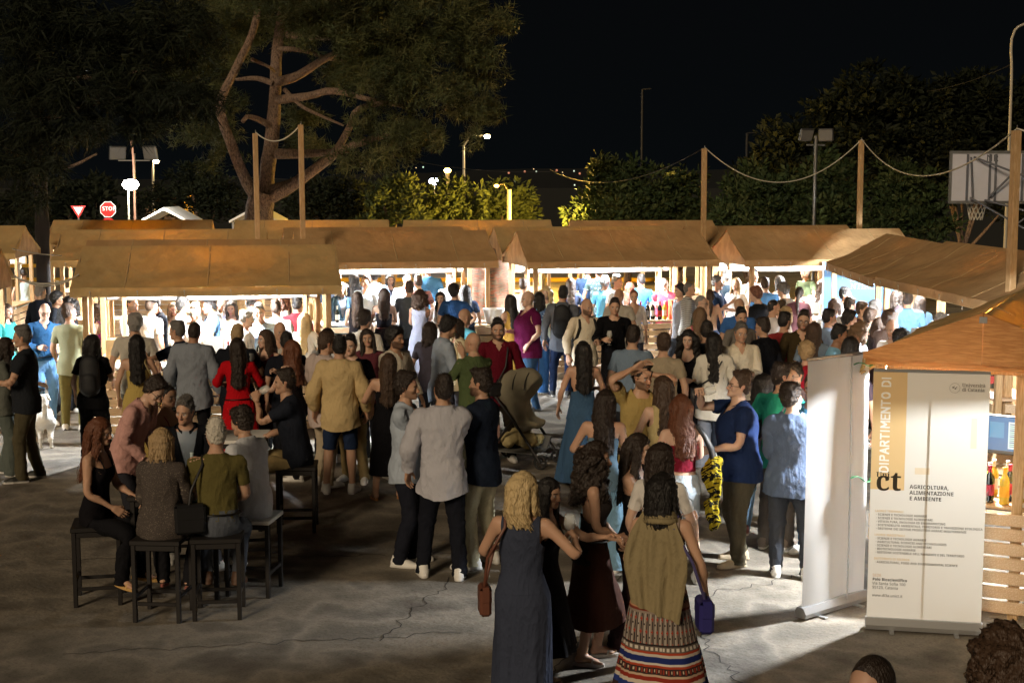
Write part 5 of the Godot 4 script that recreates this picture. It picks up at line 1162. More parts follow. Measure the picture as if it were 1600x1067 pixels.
	person(6.11, -21.58, 1.760, 172, "m s=1 h=short/dark t=shirt/6f9ec4 b=chino/30343c hd=-10,4", "man in light blue shirt with a dark strap under the right roof", "people at the evening market")
	person(6.52, -22.33, 1.660, 178, "f s=1 h=long/dark t=tee/7fa8c8 b=chino/30343c", "long haired woman in light blue under the right roof", "people at the evening market")
	person(5.24, -17.50, 1.729, 120, "f s=0 h=bob/white t=tee/b8b4ac b=chino/30343c hd=0,8", "white haired woman leaning towards the right stall", "people at the evening market")
	person(5.18, -16.90, 1.866, 120, "m s=1 h=short/grey t=tee/8a8a86 b=chino/30343c hd=0,8", "grey haired man beside the white haired woman", "people at the evening market")
	person(-4.69, -21.33, 1.760, 20, "m s=1 h=short/dark t=tee/c8c4bc b=chino/30343c", "man in cream tee deep inside the nearest left stall", "people at the evening market")
	person(-4.63, -22.33, 1.640, -30, "f s=1 h=long/brown t=tee/3a3a44 b=chino/30343c", "brown haired woman in charcoal deep inside the nearest left stall", "people at the evening market")
	person(-3.91, -21.11, 1.720, 100, "m s=1 h=short/grey t=polo/8a9aa8 b=chino/30343c", "grey haired man in blue grey polo behind the ruddy man", "people at the evening market")
	person(-3.60, -22.22, 1.700, -60, "f s=0 h=shoulder/auburn t=tee/e0d8cc b=chino/30343c", "auburn haired woman in ivory near the right post of the first stall", "people at the evening market")
	person(-5.37, -20.75, 1.740, 150, "m s=1 h=short/brown t=tee/d8d4cc b=chino/30343c", "brown haired man in white tee leaning at the first counter", "people at the evening market")
	person(-5.25, -21.58, 1.612, 10, "f s=0 h=shoulder/light t=tank/e8d8c0 b=chino/30343c", "light haired woman glimpsed low behind the first counter", "people at the evening market")
	person(-3.44, -25.88, 1.740, 60, "m s=1 h=short/black t=tee/22262e b=chino/22242a", "black haired man at the left end of the second stall", "people at the evening market")
	person(-2.67, -25.58, 1.760, -20, "m s=1 h=full/brown t=shirt/c8d4dc b=chino/30343c", "brown haired man in pale shirt behind the wavy haired woman", "people at the evening market")
	person(-2.40, -27.27, 1.660, 20, "f s=0 h=bob/dark t=tee/2a2c38 b=chino/22242a", "dark bobbed woman behind the second counter", "people at the evening market")
	person(-1.66, -25.28, 1.780, -160, "m s=1 h=short/dark t=tee/5a3a34//stripe b=chino/22242a", "man in rust tee beyond the curly haired woman", "people at the evening market")
	person(-1.19, -26.49, 1.700, 10, "m s=1 h=short/salt t=shirt/dce0e2 b=chino/44444a", "grey haired vendor in white behind the lavender dress", "people at the evening market")
	person(-0.74, -29.63, 1.680, 0, "f s=0 h=shoulder/grey t=blazer/e6e2dc b=chino/22242a", "woman in open white cardigan standing in the gap between stalls", "people at the evening market")
	person(0.23, -25.15, 1.720, 160, "m s=1 h=short/brown t=tee/b8b4aa b=chino/30343c", "brown haired man behind the plum polo", "people at the evening market")
	person(1.09, -25.78, 1.700, -170, "f s=1 h=long/dark t=tee/3a4868 b=jeans/30343c", "long dark haired woman in blue behind the grey backpack man", "people at the evening market")
	person(1.87, -25.58, 1.760, 60, "m s=1 h=short/salt t=tee/c8ccd0 b=chino/44444a", "salt haired man in pale tee inside the centre stall", "people at the evening market")
	person(2.89, -24.19, 1.698, -70, "m s=1 h=curls/black t=tee/8a8e98 b=chino/30343c", "curly black haired man between the centre and right stalls", "people at the evening market")
	person(4.08, -25.49, 1.720, -30, "f s=0 h=long/fair t=tee/f0ece4 b=chino/44444a", "fair long haired woman behind the fourth stall's counter", "people at the evening market")
	person(4.52, -24.90, 1.760, 150, "m s=1 h=short/brown t=tee/3a5a78 b=chino/30343c", "brown haired man in steel blue at the fourth stall", "people at the evening market")
	person(4.82, -23.66, 1.693, 160, "f s=1 h=pony/dark t=tee/5a3a3e b=jeans/30343c", "woman with dark ponytail in wine red near the fourth stall", "people at the evening market")
	person(5.51, -23.16, 1.720, 70, "m s=1 h=short/black t=tee/dcd8d0 b=chino/44444a", "man in white tee below the blue banner", "people at the evening market")
	person(5.13, -20.58, 1.697, 60, "m s=1 h=short/brown t=polo/6a4a4e b=chino/30343c", "brown haired man in dull red polo at the right stalls", "people at the evening market")
	person(3.84, -17.71, 1.700, 150, "f s=1 h=long/brown t=tee/6a7a8a b=jeans/30343c", "long brown haired woman in grey blue behind the olive shirted man", "people at the evening market")
	person(2.39, -17.31, 1.740, 178, "m s=1 h=short/black t=tee/3a3e44 b=chino/30343c", "black haired man with back turned behind the black curls", "people at the evening market")
	person(1.78, -16.21, 1.700, 160, "m s=1 h=full/brown t=tee/9a8e78 b=chino/30343c", "brown haired man in sand tee left of the black curls", "people at the evening market")
	person(-1.09, -18.11, 1.660, 150, "f s=1 h=shoulder/dark t=tee/44404a b=chino/30343c", "dark shoulder haired woman behind the pale grey shirt", "people at the evening market")
	person(-15.75, -48.00, 1.640, 60, "f s=0 h=long/auburn t=tank/e8dccf b=mini/e6e0d4 L=hold R=hold f2=e8e6e0", "distant woman in white top and shorts standing by the road", "people at the evening market")
	person(-7.47, -20.57, 1.680, 60, "f s=1 h=shoulder/brown t=tee/3a9a96 b=chino/30343c R=hold", "woman in teal top at the stall on the left edge", "people at the evening market")

# ---------------------------------------------------------------- mesh buffer
class G:
	var v := PackedVector3Array()
	var n := PackedVector3Array()
	var uv := PackedVector2Array()
	var c := PackedColorArray()
	var i := PackedInt32Array()

	func quad(a: Vector3, b: Vector3, cc: Vector3, d: Vector3, nn: Vector3, s := Vector2.ONE) -> void:
		var k := v.size()
		v.append_array([a, b, cc, d])
		n.append_array([nn, nn, nn, nn])
		uv.append_array([Vector2(0, s.y), Vector2(s.x, s.y), Vector2(s.x, 0), Vector2(0, 0)])
		if (b - a).cross(cc - a).dot(nn) > 0.0:
			i.append_array([k, k + 2, k + 1, k, k + 3, k + 2])
		else:
			i.append_array([k, k + 1, k + 2, k, k + 2, k + 3])

	func tri(a: Vector3, b: Vector3, cc: Vector3, s := 1.0) -> void:
		var k := v.size()
		var nn := (b - a).cross(cc - a).normalized()
		v.append_array([a, b, cc])
		n.append_array([nn, nn, nn])
		uv.append_array([Vector2(0, s), Vector2(s, s), Vector2(s * 0.5, 0)])
		i.append_array([k, k + 2, k + 1])

	# a box with small chamfered edges
	func box(at: Vector3, size: Vector3, r := Basis(), bevel := 0.0) -> void:
		var h := size * 0.5
		var e := minf(bevel, minf(h.x, minf(h.y, h.z)) * 0.45)
		var ax: Array[Vector3] = [Vector3.RIGHT, Vector3.UP, Vector3.BACK]
		for a in 3:
			for sg: float in [-1.0, 1.0]:
				var nn := ax[a] * sg
				var p: Vector3 = ax[(a + 1) % 3]
				var q: Vector3 = ax[(a + 2) % 3]
				var hp: float = h[(a + 1) % 3] - e
				var hq: float = h[(a + 2) % 3] - e
				var o := nn * h[a]
				quad(at + r * (o - p * hp - q * hq), at + r * (o + p * hp - q * hq), at + r * (o + p * hp + q * hq), at + r * (o - p * hp + q * hq), r * nn, Vector2(hp * 2.0, hq * 2.0))
		if e <= 0.0:
			return
		for a in 3:
			var p: Vector3 = ax[(a + 1) % 3]
			var q: Vector3 = ax[(a + 2) % 3]
			var hp: float = h[(a + 1) % 3]
			var hq: float = h[(a + 2) % 3]
			var l: Vector3 = ax[a] * (h[a] - e)
			for sp: float in [-1.0, 1.0]:
				for sq: float in [-1.0, 1.0]:
					var u := p * sp * hp + q * sq * (hq - e)
					var w := p * sp * (hp - e) + q * sq * hq
					quad(at + r * (u - l), at + r * (u + l), at + r * (w + l), at + r * (w - l), (r * (p * sp + q * sq)).normalized())

	# a tube through points with a radius each; caps closed
	func tube(pts: PackedVector3Array, rad: PackedFloat32Array, sides := 8, squash := 1.0) -> void:
		var k := v.size()
		var m := pts.size()
		var t0 := (pts[1] - pts[0]).normalized()
		var side := t0.cross(Vector3.UP if absf(t0.y) < 0.9 else Vector3.RIGHT).normalized()
		var len := 0.0
		for j in m:
			var t := (pts[mini(j + 1, m - 1)] - pts[maxi(j - 1, 0)]).normalized()
			side = (side - t * side.dot(t)).normalized()
			var up := t.cross(side)
			if j > 0:
				len += pts[j].distance_to(pts[j - 1])
			for s in sides + 1:
				var a := TAU * s / sides
				var d := side * cos(a) + up * sin(a) * squash
				v.append(pts[j] + d * rad[j])
				n.append((side * cos(a) * squash + up * sin(a)).normalized())
				uv.append(Vector2(float(s) / sides, len))
		for j in m - 1:
			for s in sides:
				var a := k + j * (sides + 1) + s
				i.append_array([a, a + 1, a + sides + 1, a + 1, a + sides + 2, a + sides + 1])
		for e in 2:
			var j := 0 if e == 0 else m - 1
			var base := k + j * (sides + 1)
			var nn := (pts[0] - pts[1]).normalized() if e == 0 else (pts[m - 1] - pts[m - 2]).normalized()
			var cc := v.size()
			v.append(pts[j])
			n.append(nn)
			uv.append(Vector2.ZERO)
			for s in sides:
				v.append(v[base + s])
				n.append(nn)
				uv.append(Vector2.ZERO)
			for s in sides:
				if e == 0:
					i.append_array([cc, cc + 1 + (s + 1) % sides, cc + 1 + s])
				else:
					i.append_array([cc, cc + 1 + s, cc + 1 + (s + 1) % sides])

	func rod(a: Vector3, b: Vector3, r: float, sides := 8, r2 := -1.0) -> void:
		tube(PackedVector3Array([a, b]), PackedFloat32Array([r, r if r2 < 0.0 else r2]), sides)

	# profile (radius, height) turned about y
	func lathe(prof: PackedVector2Array, sides := 16, x := Transform3D()) -> void:
		var k := v.size()
		var m := prof.size()
		for j in m:
			var t := (prof[mini(j + 1, m - 1)] - prof[maxi(j - 1, 0)]).normalized()
			for s in sides + 1:
				var a := TAU * s / sides
				v.append(x * Vector3(cos(a) * prof[j].x, prof[j].y, sin(a) * prof[j].x))
				n.append((x.basis * Vector3(cos(a) * t.y, -t.x, sin(a) * t.y)).normalized())
				uv.append(Vector2(float(s) / sides, float(j) / (m - 1)))
		for j in m - 1:
			for s in sides:
				var a := k + j * (sides + 1) + s
				i.append_array([a, a + 1, a + sides + 1, a + 1, a + sides + 2, a + sides + 1])

	# a polygon (in x,y) pushed along z from z0 to z1
	func prism(poly: PackedVector2Array, z0: float, z1: float, x := Transform3D()) -> void:
		if Geometry2D.is_polygon_clockwise(poly):
			poly.reverse()
		var id := Geometry2D.triangulate_polygon(poly)
		for e in 2:
			var k := v.size()
			var z := z0 if e == 0 else z1
			for p in poly:
				v.append(x * Vector3(p.x, p.y, z))
				n.append((x.basis * Vector3(0, 0, -1.0 if e == 0 else 1.0)).normalized())
				uv.append(p)
			for t in id.size() / 3:
				var a := id[t * 3]
				var b := id[t * 3 + 1]
				var d := id[t * 3 + 2]
				var cw := (poly[b] - poly[a]).cross(poly[d] - poly[a]) < 0.0
				if cw == (e == 1):
					i.append_array([k + a, k + b, k + d])
				else:
					i.append_array([k + a, k + d, k + b])
		for j in poly.size():
			var a := poly[j]
			var b := poly[(j + 1) % poly.size()]
			var d := b - a
			quad(x * Vector3(a.x, a.y, z0), x * Vector3(b.x, b.y, z0), x * Vector3(b.x, b.y, z1), x * Vector3(a.x, a.y, z1), (x.basis * Vector3(d.y, -d.x, 0)).normalized(), Vector2(d.length(), absf(z1 - z0)))

	func add(o: G, x := Transform3D()) -> void:
		var k := v.size()
		v.append_array(x * o.v)
		var r := x.basis.orthonormalized()
		for q in o.n:
			n.append(r * q)
		uv.append_array(o.uv)
		for q in o.i:
			i.append(q + k)

	# every triangle turned to the side its normals say
	func arrays() -> Array:
		for t in range(0, i.size(), 3):
			var p := i[t]
			var q := i[t + 1]
			var r := i[t + 2]
			if (v[r] - v[p]).cross(v[q] - v[p]).dot(n[p] + n[q] + n[r]) < 0.0:
				i[t] = q
				i[t + 1] = p
		var a := []
		a.resize(Mesh.ARRAY_MAX)
		a[Mesh.ARRAY_VERTEX] = v
		a[Mesh.ARRAY_NORMAL] = n
		if uv.size() == v.size():
			a[Mesh.ARRAY_TEX_UV] = uv
		if c.size() == v.size():
			a[Mesh.ARRAY_COLOR] = c
		a[Mesh.ARRAY_INDEX] = i
		return a

	func mesh() -> ArrayMesh:
		var m := ArrayMesh.new()
		if v.size():
			m.add_surface_from_arrays(Mesh.PRIMITIVE_TRIANGLES, arrays())
		return m

# ---------------------------------------------------------------- distance field
class Field:
	var o: Vector3
	var h: float
	var nx: int
	var ny: int
	var nz: int
	var f := PackedFloat32Array()

	func _init(lo: Vector3, hi: Vector3, cell: float) -> void:
		o = lo
		h = cell
		nx = int((hi.x - lo.x) / cell) + 2
		ny = int((hi.y - lo.y) / cell) + 2
		nz = int((hi.z - lo.z) / cell) + 2
		f.resize(nx * ny * nz)
		f.fill(1.0)

	# a tapered round limb; k is how softly it joins, cut true takes it away instead
	func cone(a: Vector3, b: Vector3, ra: float, rb: float, k := 0.02, sx := 1.0, sz := 1.0, cut := false, sy := 1.0) -> void:
		var m := maxf(ra, rb) * maxf(sx, maxf(sz, sy)) + k + h * 2.0
		var lo := a.min(b) - Vector3.ONE * m
		var hi := a.max(b) + Vector3.ONE * m
		var x0 := clampi(int((lo.x - o.x) / h), 0, nx)
		var x1 := clampi(int((hi.x - o.x) / h) + 1, 0, nx)
		var y0 := clampi(int((lo.y - o.y) / h), 0, ny)
		var y1 := clampi(int((hi.y - o.y) / h) + 1, 0, ny)
		var z0 := clampi(int((lo.z - o.z) / h), 0, nz)
		var z1 := clampi(int((hi.z - o.z) / h) + 1, 0, nz)
		var dx := b.x - a.x
		var dy := b.y - a.y
		var dz := b.z - a.z
		var inv := 1.0 / maxf(dx * dx + dy * dy + dz * dz, 1e-9)
		var ix := 1.0 / sx
		var iy := 1.0 / sy
		var iz := 1.0 / sz
		var dr := rb - ra
		var ik := 0.25 / k
		for z in range(z0, z1):
			var pz := o.z + z * h - a.z
			for y in range(y0, y1):
				var py := o.y + y * h - a.y
				var at := (z * ny + y) * nx
				var part := py * dy + pz * dz
				for x in range(x0, x1):
					var px := o.x + x * h - a.x
					var t := clampf((px * dx + part) * inv, 0.0, 1.0)
					var qx := (px - dx * t) * ix
					var qy := (py - dy * t) * iy
					var qz := (pz - dz * t) * iz
					var d := sqrt(qx * qx + qy * qy + qz * qz) - ra - dr * t
					var e := f[at + x]
					if cut:
						d = -d
						var hh := k - absf(d - e)
						f[at + x] = (maxf(d, e) + hh * hh * ik) if hh > 0.0 else maxf(d, e)
					else:
						var hh := k - absf(d - e)
						f[at + x] = (minf(d, e) - hh * hh * ik) if hh > 0.0 else minf(d, e)

	# stacked ellipses: rows of [y, half width, half depth, centre z]
	func torso(tab: Array, ease: float, k := 0.03, ex := 2.0) -> void:
		var last := tab.size() - 1
		var ik := 0.25 / k
		for y in ny:
			var yy := o.y + y * h
			if yy < tab[0][0] - 0.1 or yy > tab[last][0] + 0.1:
				continue
			var r := 0
			while r < last - 1 and yy > tab[r + 1][0]:
				r += 1
			var t: float = clampf((yy - tab[r][0]) / (tab[r + 1][0] - tab[r][0]), 0.0, 1.0)
			t = t * t * (3.0 - 2.0 * t) * 0.5 + t * 0.5
			var a: float = lerpf(tab[r][1], tab[r + 1][1], t) + ease
			var b: float = lerpf(tab[r][2], tab[r + 1][2], t) + ease
			var zc: float = lerpf(tab[r][3], tab[r + 1][3], t)
			var over := maxf(maxf(tab[0][0] - yy, yy - tab[last][0]), 0.0)
			for z in nz:
				var qz := absf(o.z + z * h - zc) / b
				var at := (z * ny + y) * nx
				for x in nx:
					var qx := absf(o.x + x * h) / a
					if qx > 1.9 or qz > 2.2:
						continue
					var q := sqrt(qx * qx + qz * qz) if ex == 2.0 else pow(pow(qx, ex) + pow(qz, ex), 1.0 / ex)
					var d := (q - 1.0) * (a * qx + b * qz + 1e-4) / (qx + qz + 1e-3)
					if over > 0.0:
						d = sqrt(maxf(d, 0.0) * maxf(d, 0.0) + over * over)
					var e := f[at + x]
					var hh := k - absf(d - e)
					f[at + x] = (minf(d, e) - hh * hh * ik) if hh > 0.0 else minf(d, e)

	# cuts away what lies on the far side of a plane
	func plane(p: Vector3, nn: Vector3) -> void:
		for z in nz:
			for y in ny:
				var at := (z * ny + y) * nx
				for x in nx:
					if f[at + x] < 0.2:
						f[at + x] = maxf(f[at + x], (o + Vector3(x, y, z) * h - p).dot(nn))

	# surface nets
	func mesh() -> Dictionary:
		var vs := PackedVector3Array()
		var ids := PackedInt32Array()
		var id := PackedInt32Array()
		id.resize(f.size())
		id.fill(-1)
		var sy := nx
		var sz := nx * ny
		var lim := h * 2.6
		for z in nz - 1:
			for y in ny - 1:
				var at := z * sz + y * sy
				for x in nx - 1:
					var k := at + x
					var g0 := f[k]
					if g0 > lim or g0 < -lim:
						continue
					var g1 := f[k + 1]
					var g2 := f[k + sy]
					var g3 := f[k + sy + 1]
					var g4 := f[k + sz]
					var g5 := f[k + sz + 1]
					var g6 := f[k + sz + sy]
					var g7 := f[k + sz + sy + 1]
					var s := int(g0 < 0) + int(g1 < 0) + int(g2 < 0) + int(g3 < 0) + int(g4 < 0) + int(g5 < 0) + int(g6 < 0) + int(g7 < 0)
					if s == 0 or s == 8:
						continue
					var sum := Vector3.ZERO
					var cnt := 0.0
					if (g0 < 0) != (g1 < 0): sum += Vector3(g0 / (g0 - g1), 0, 0); cnt += 1
					if (g2 < 0) != (g3 < 0): sum += Vector3(g2 / (g2 - g3), 1, 0); cnt += 1
					if (g4 < 0) != (g5 < 0): sum += Vector3(g4 / (g4 - g5), 0, 1); cnt += 1
					if (g6 < 0) != (g7 < 0): sum += Vector3(g6 / (g6 - g7), 1, 1); cnt += 1
					if (g0 < 0) != (g2 < 0): sum += Vector3(0, g0 / (g0 - g2), 0); cnt += 1
					if (g1 < 0) != (g3 < 0): sum += Vector3(1, g1 / (g1 - g3), 0); cnt += 1
					if (g4 < 0) != (g6 < 0): sum += Vector3(0, g4 / (g4 - g6), 1); cnt += 1
					if (g5 < 0) != (g7 < 0): sum += Vector3(1, g5 / (g5 - g7), 1); cnt += 1
					if (g0 < 0) != (g4 < 0): sum += Vector3(0, 0, g0 / (g0 - g4)); cnt += 1
					if (g1 < 0) != (g5 < 0): sum += Vector3(1, 0, g1 / (g1 - g5)); cnt += 1
					if (g2 < 0) != (g6 < 0): sum += Vector3(0, 1, g2 / (g2 - g6)); cnt += 1
					if (g3 < 0) != (g7 < 0): sum += Vector3(1, 1, g3 / (g3 - g7)); cnt += 1
					id[k] = vs.size()
					vs.append(o + (Vector3(x, y, z) + sum / cnt) * h)
		for z in range(1, nz - 1):
			for y in range(1, ny - 1):
				var at := z * sz + y * sy
				for x in range(1, nx - 1):
					var k := at + x
					if id[k] < 0:
						continue
					var q := f[k] < 0.0
					if q != (f[k + 1] < 0.0):
						_q(ids, id[k], id[k - sy], id[k - sy - sz], id[k - sz], q)
					if q != (f[k + sy] < 0.0):
						_q(ids, id[k], id[k - sz], id[k - sz - 1], id[k - 1], q)
					if q != (f[k + sz] < 0.0):
						_q(ids, id[k], id[k - 1], id[k - 1 - sy], id[k - sy], q)
		return {"v": vs, "i": ids}

	func _q(ids: PackedInt32Array, a: int, b: int, c: int, d: int, q: bool) -> void:
		if a < 0 or b < 0 or c < 0 or d < 0:
			return
		if q:
			ids.append_array([a, d, c, a, c, b])
		else:
			ids.append_array([a, b, c, a, c, d])

static func smooth_normals(v: PackedVector3Array, ids: PackedInt32Array) -> PackedVector3Array:
	var n := PackedVector3Array()
	n.resize(v.size())
	for t in range(0, ids.size(), 3):
		var a := ids[t]
		var b := ids[t + 1]
		var c := ids[t + 2]
		var q := (v[c] - v[a]).cross(v[b] - v[a])
		n[a] += q
		n[b] += q
		n[c] += q
	for k in n.size():
		n[k] = n[k].normalized()
	return n

# keeps what has g <= 0; every list in the dictionary follows
static func clip(m: Dictionary, g: PackedFloat32Array) -> Dictionary:
	var v: PackedVector3Array = m.v
	var bi: PackedInt32Array = m.bi
	var bw: PackedFloat32Array = m.bw
	var ids: PackedInt32Array = m.i
	var ov := PackedVector3Array()
	var obi := PackedInt32Array()
	var obw := PackedFloat32Array()
	var oi := PackedInt32Array()
	var map := PackedInt32Array()
	map.resize(v.size())
	map.fill(-1)
	var cut := {}
	for t in range(0, ids.size(), 3):
		var a := [ids[t], ids[t + 1], ids[t + 2]]
		var s := int(g[a[0]] <= 0) + int(g[a[1]] <= 0) + int(g[a[2]] <= 0)
		if s == 0:
			continue
		var out := []
		for e in 3:
			var p: int = a[e]
			var q: int = a[(e + 1) % 3]
			if g[p] <= 0.0:
				if map[p] < 0:
					map[p] = ov.size()
					ov.append(v[p])
					for z in 3:
						obi.append(bi[p * 3 + z])
						obw.append(bw[p * 3 + z])
				out.append(map[p])
			if s < 3 and (g[p] <= 0.0) != (g[q] <= 0.0):
				var key := mini(p, q) * 1000003 + maxi(p, q)
				if not cut.has(key):
					cut[key] = ov.size()
					ov.append(v[p].lerp(v[q], g[p] / (g[p] - g[q])))
					var near := p if g[p] <= 0.0 else q
					for z in 3:
						obi.append(bi[near * 3 + z])
						obw.append(bw[near * 3 + z])
				out.append(cut[key])
		for e in range(1, out.size() - 1):
			oi.append_array([out[0], out[e], out[e + 1]])
	return {"v": ov, "i": oi, "bi": obi, "bw": obw}

# ---------------------------------------------------------------- people
const TORSO_M := [[0.80, 0.150, 0.098, -0.005], [0.86, 0.168, 0.112, -0.010], [0.93, 0.172, 0.118, -0.012], [1.00, 0.160, 0.112, -0.002], [1.08, 0.150, 0.106, 0.004], [1.16, 0.153, 0.108, 0.004], [1.26, 0.166, 0.115, 0.002], [1.35, 0.176, 0.114, -0.004], [1.42, 0.158, 0.092, -0.014], [1.46, 0.105, 0.070, -0.020], [1.50, 0.060, 0.056, -0.018]]
const TORSO_F := [[0.80, 0.158, 0.100, -0.008], [0.86, 0.176, 0.114, -0.014], [0.93, 0.172, 0.114, -0.012], [1.00, 0.150, 0.100, -0.002], [1.09, 0.124, 0.086, 0.004], [1.17, 0.130, 0.088, 0.004], [1.26, 0.142, 0.096, 0.000], [1.35, 0.152, 0.094, -0.006], [1.42, 0.138, 0.078, -0.014], [1.46, 0.090, 0.060, -0.020], [1.50, 0.052, 0.050, -0.018]]
const ARM_DEG := 40.0
var noise := FastNoiseLite.new()
var tpl := {}     # templates by key
var tpl_lock := Mutex.new()

func joints(sex: String) -> Dictionary:
	var f := sex == "f"
	var d := Vector3(sin(deg_to_rad(ARM_DEG)), -cos(deg_to_rad(ARM_DEG)), 0)
	var s := Vector3(0.158 if f else 0.178, 1.412, -0.016)
	var hx := 0.092
	return {"pelvis": Vector3(0, 0.93, -0.005), "spine": Vector3(0, 1.04, 0), "chest": Vector3(0, 1.24, 0), "neck": Vector3(0, 1.465, -0.02), "head": Vector3(0, 1.535, 0.0), "dir": d,
		"s": s, "e": s + d * 0.285, "w": s + d * 0.54, "hip": Vector3(hx, 0.90, 0), "knee": Vector3(hx + 0.006, 0.495, 0.010), "ank": Vector3(hx + 0.010, 0.085, -0.020)}

func mx(p: Vector3, s: float) -> Vector3:
	return Vector3(p.x * s, p.y, p.z)

# bones: 0 pelvis 1 spine 2 chest 3 neck 4 head, 5-7 left arm, 8-10 right arm, 11-13 left leg, 14-16 right leg
func weights(m: Dictionary, sex: String) -> void:
	var j := joints(sex)
	var seg := [[Vector3(0, 0.86, 0), Vector3(0, 0.98, 0), 0.15], [Vector3(0, 1.07, 0), Vector3(0, 1.18, 0), 0.14], [Vector3(0, 1.27, 0), Vector3(0, 1.40, 0), 0.15], [Vector3(0, 1.46, -0.02), Vector3(0, 1.52, 0), 0.055], [Vector3(0, 1.56, 0), Vector3(0, 1.7, 0), 0.08]]
	for s: float in [1.0, -1.0]:
		seg.append([mx(j.s + j.dir * 0.03, s), mx(j.e, s), 0.05])
		seg.append([mx(j.e, s), mx(j.w, s), 0.04])
		seg.append([mx(j.w + j.dir * 0.05, s), mx(j.w + j.dir * 0.2, s), 0.03])
	for s: float in [1.0, -1.0]:
		seg.append([mx(j.hip - Vector3(0, 0.05, 0), s), mx(j.knee, s), 0.08])
		seg.append([mx(j.knee, s), mx(j.ank, s), 0.05])
		seg.append([mx(j.ank - Vector3(0, 0.04, 0), s), mx(j.ank + Vector3(0, -0.06, 0.15), s), 0.035])
	var v: PackedVector3Array = m.v
	var bi := PackedInt32Array()
	var bw := PackedFloat32Array()
	var arm := PackedFloat32Array()
	bi.resize(v.size() * 3)
	bw.resize(v.size() * 3)
	arm.resize(v.size())
	var d := PackedFloat32Array()
	d.resize(17)
	for k in v.size():
		var p := v[k]
		var least := 9.0
		for b in 17:
			var a: Vector3 = seg[b][0]
			var ab: Vector3 = seg[b][1] - a
			var t := clampf((p - a).dot(ab) / ab.length_squared(), 0.0, 1.0)
			d[b] = p.distance_to(a + ab * t) - float(seg[b][2])
			if (b >= 11 and p.y > 0.98) or (b >= 5 and b <= 10 and absf(p.x) < 0.12):
				d[b] = 9.0
			least = minf(least, d[b])
		var sum := 0.0
		for z in 3:
			var best := 0
			for b in 17:
				if d[b] < d[best]:
					best = b
			var w := exp(-(d[best] - least) / 0.022)
			bi[k * 3 + z] = best
			bw[k * 3 + z] = w
			sum += w
			d[best] = 99.0
		for z in 3:
			bw[k * 3 + z] /= sum
		var q := Vector3(absf(p.x), p.y, p.z) - (j.s as Vector3)
		var al := q.dot(j.dir)
		arm[k] = al / 0.285 if al < 0.285 else 1.0 + (al - 0.285) / 0.255
		arm[k] -= 4.0 * maxf(0.0, (q - (j.dir as Vector3) * al).length() - 0.08) / 0.08
	m.bi = bi
	m.bw = bw
	m.arm = arm

func make_template(key: String) -> Dictionary:
	var p := key.split(" ")
	match p[0]:
		"body", "top", "legs":
			return body_template(p[0], p[1], p[2].to_float())
		"head":
			return head_template(p[1], p[2].to_float())
		"hand":
			return hand_template(p[1], p[2].to_float())
		"shoe":
			return shoe_template(p[1], p[2].to_float())
		"hair":
			return hair_template(p[1], p[2].to_float())
		"wear":
			return garment(p[1], p[2], p[3].to_float())
	return {}

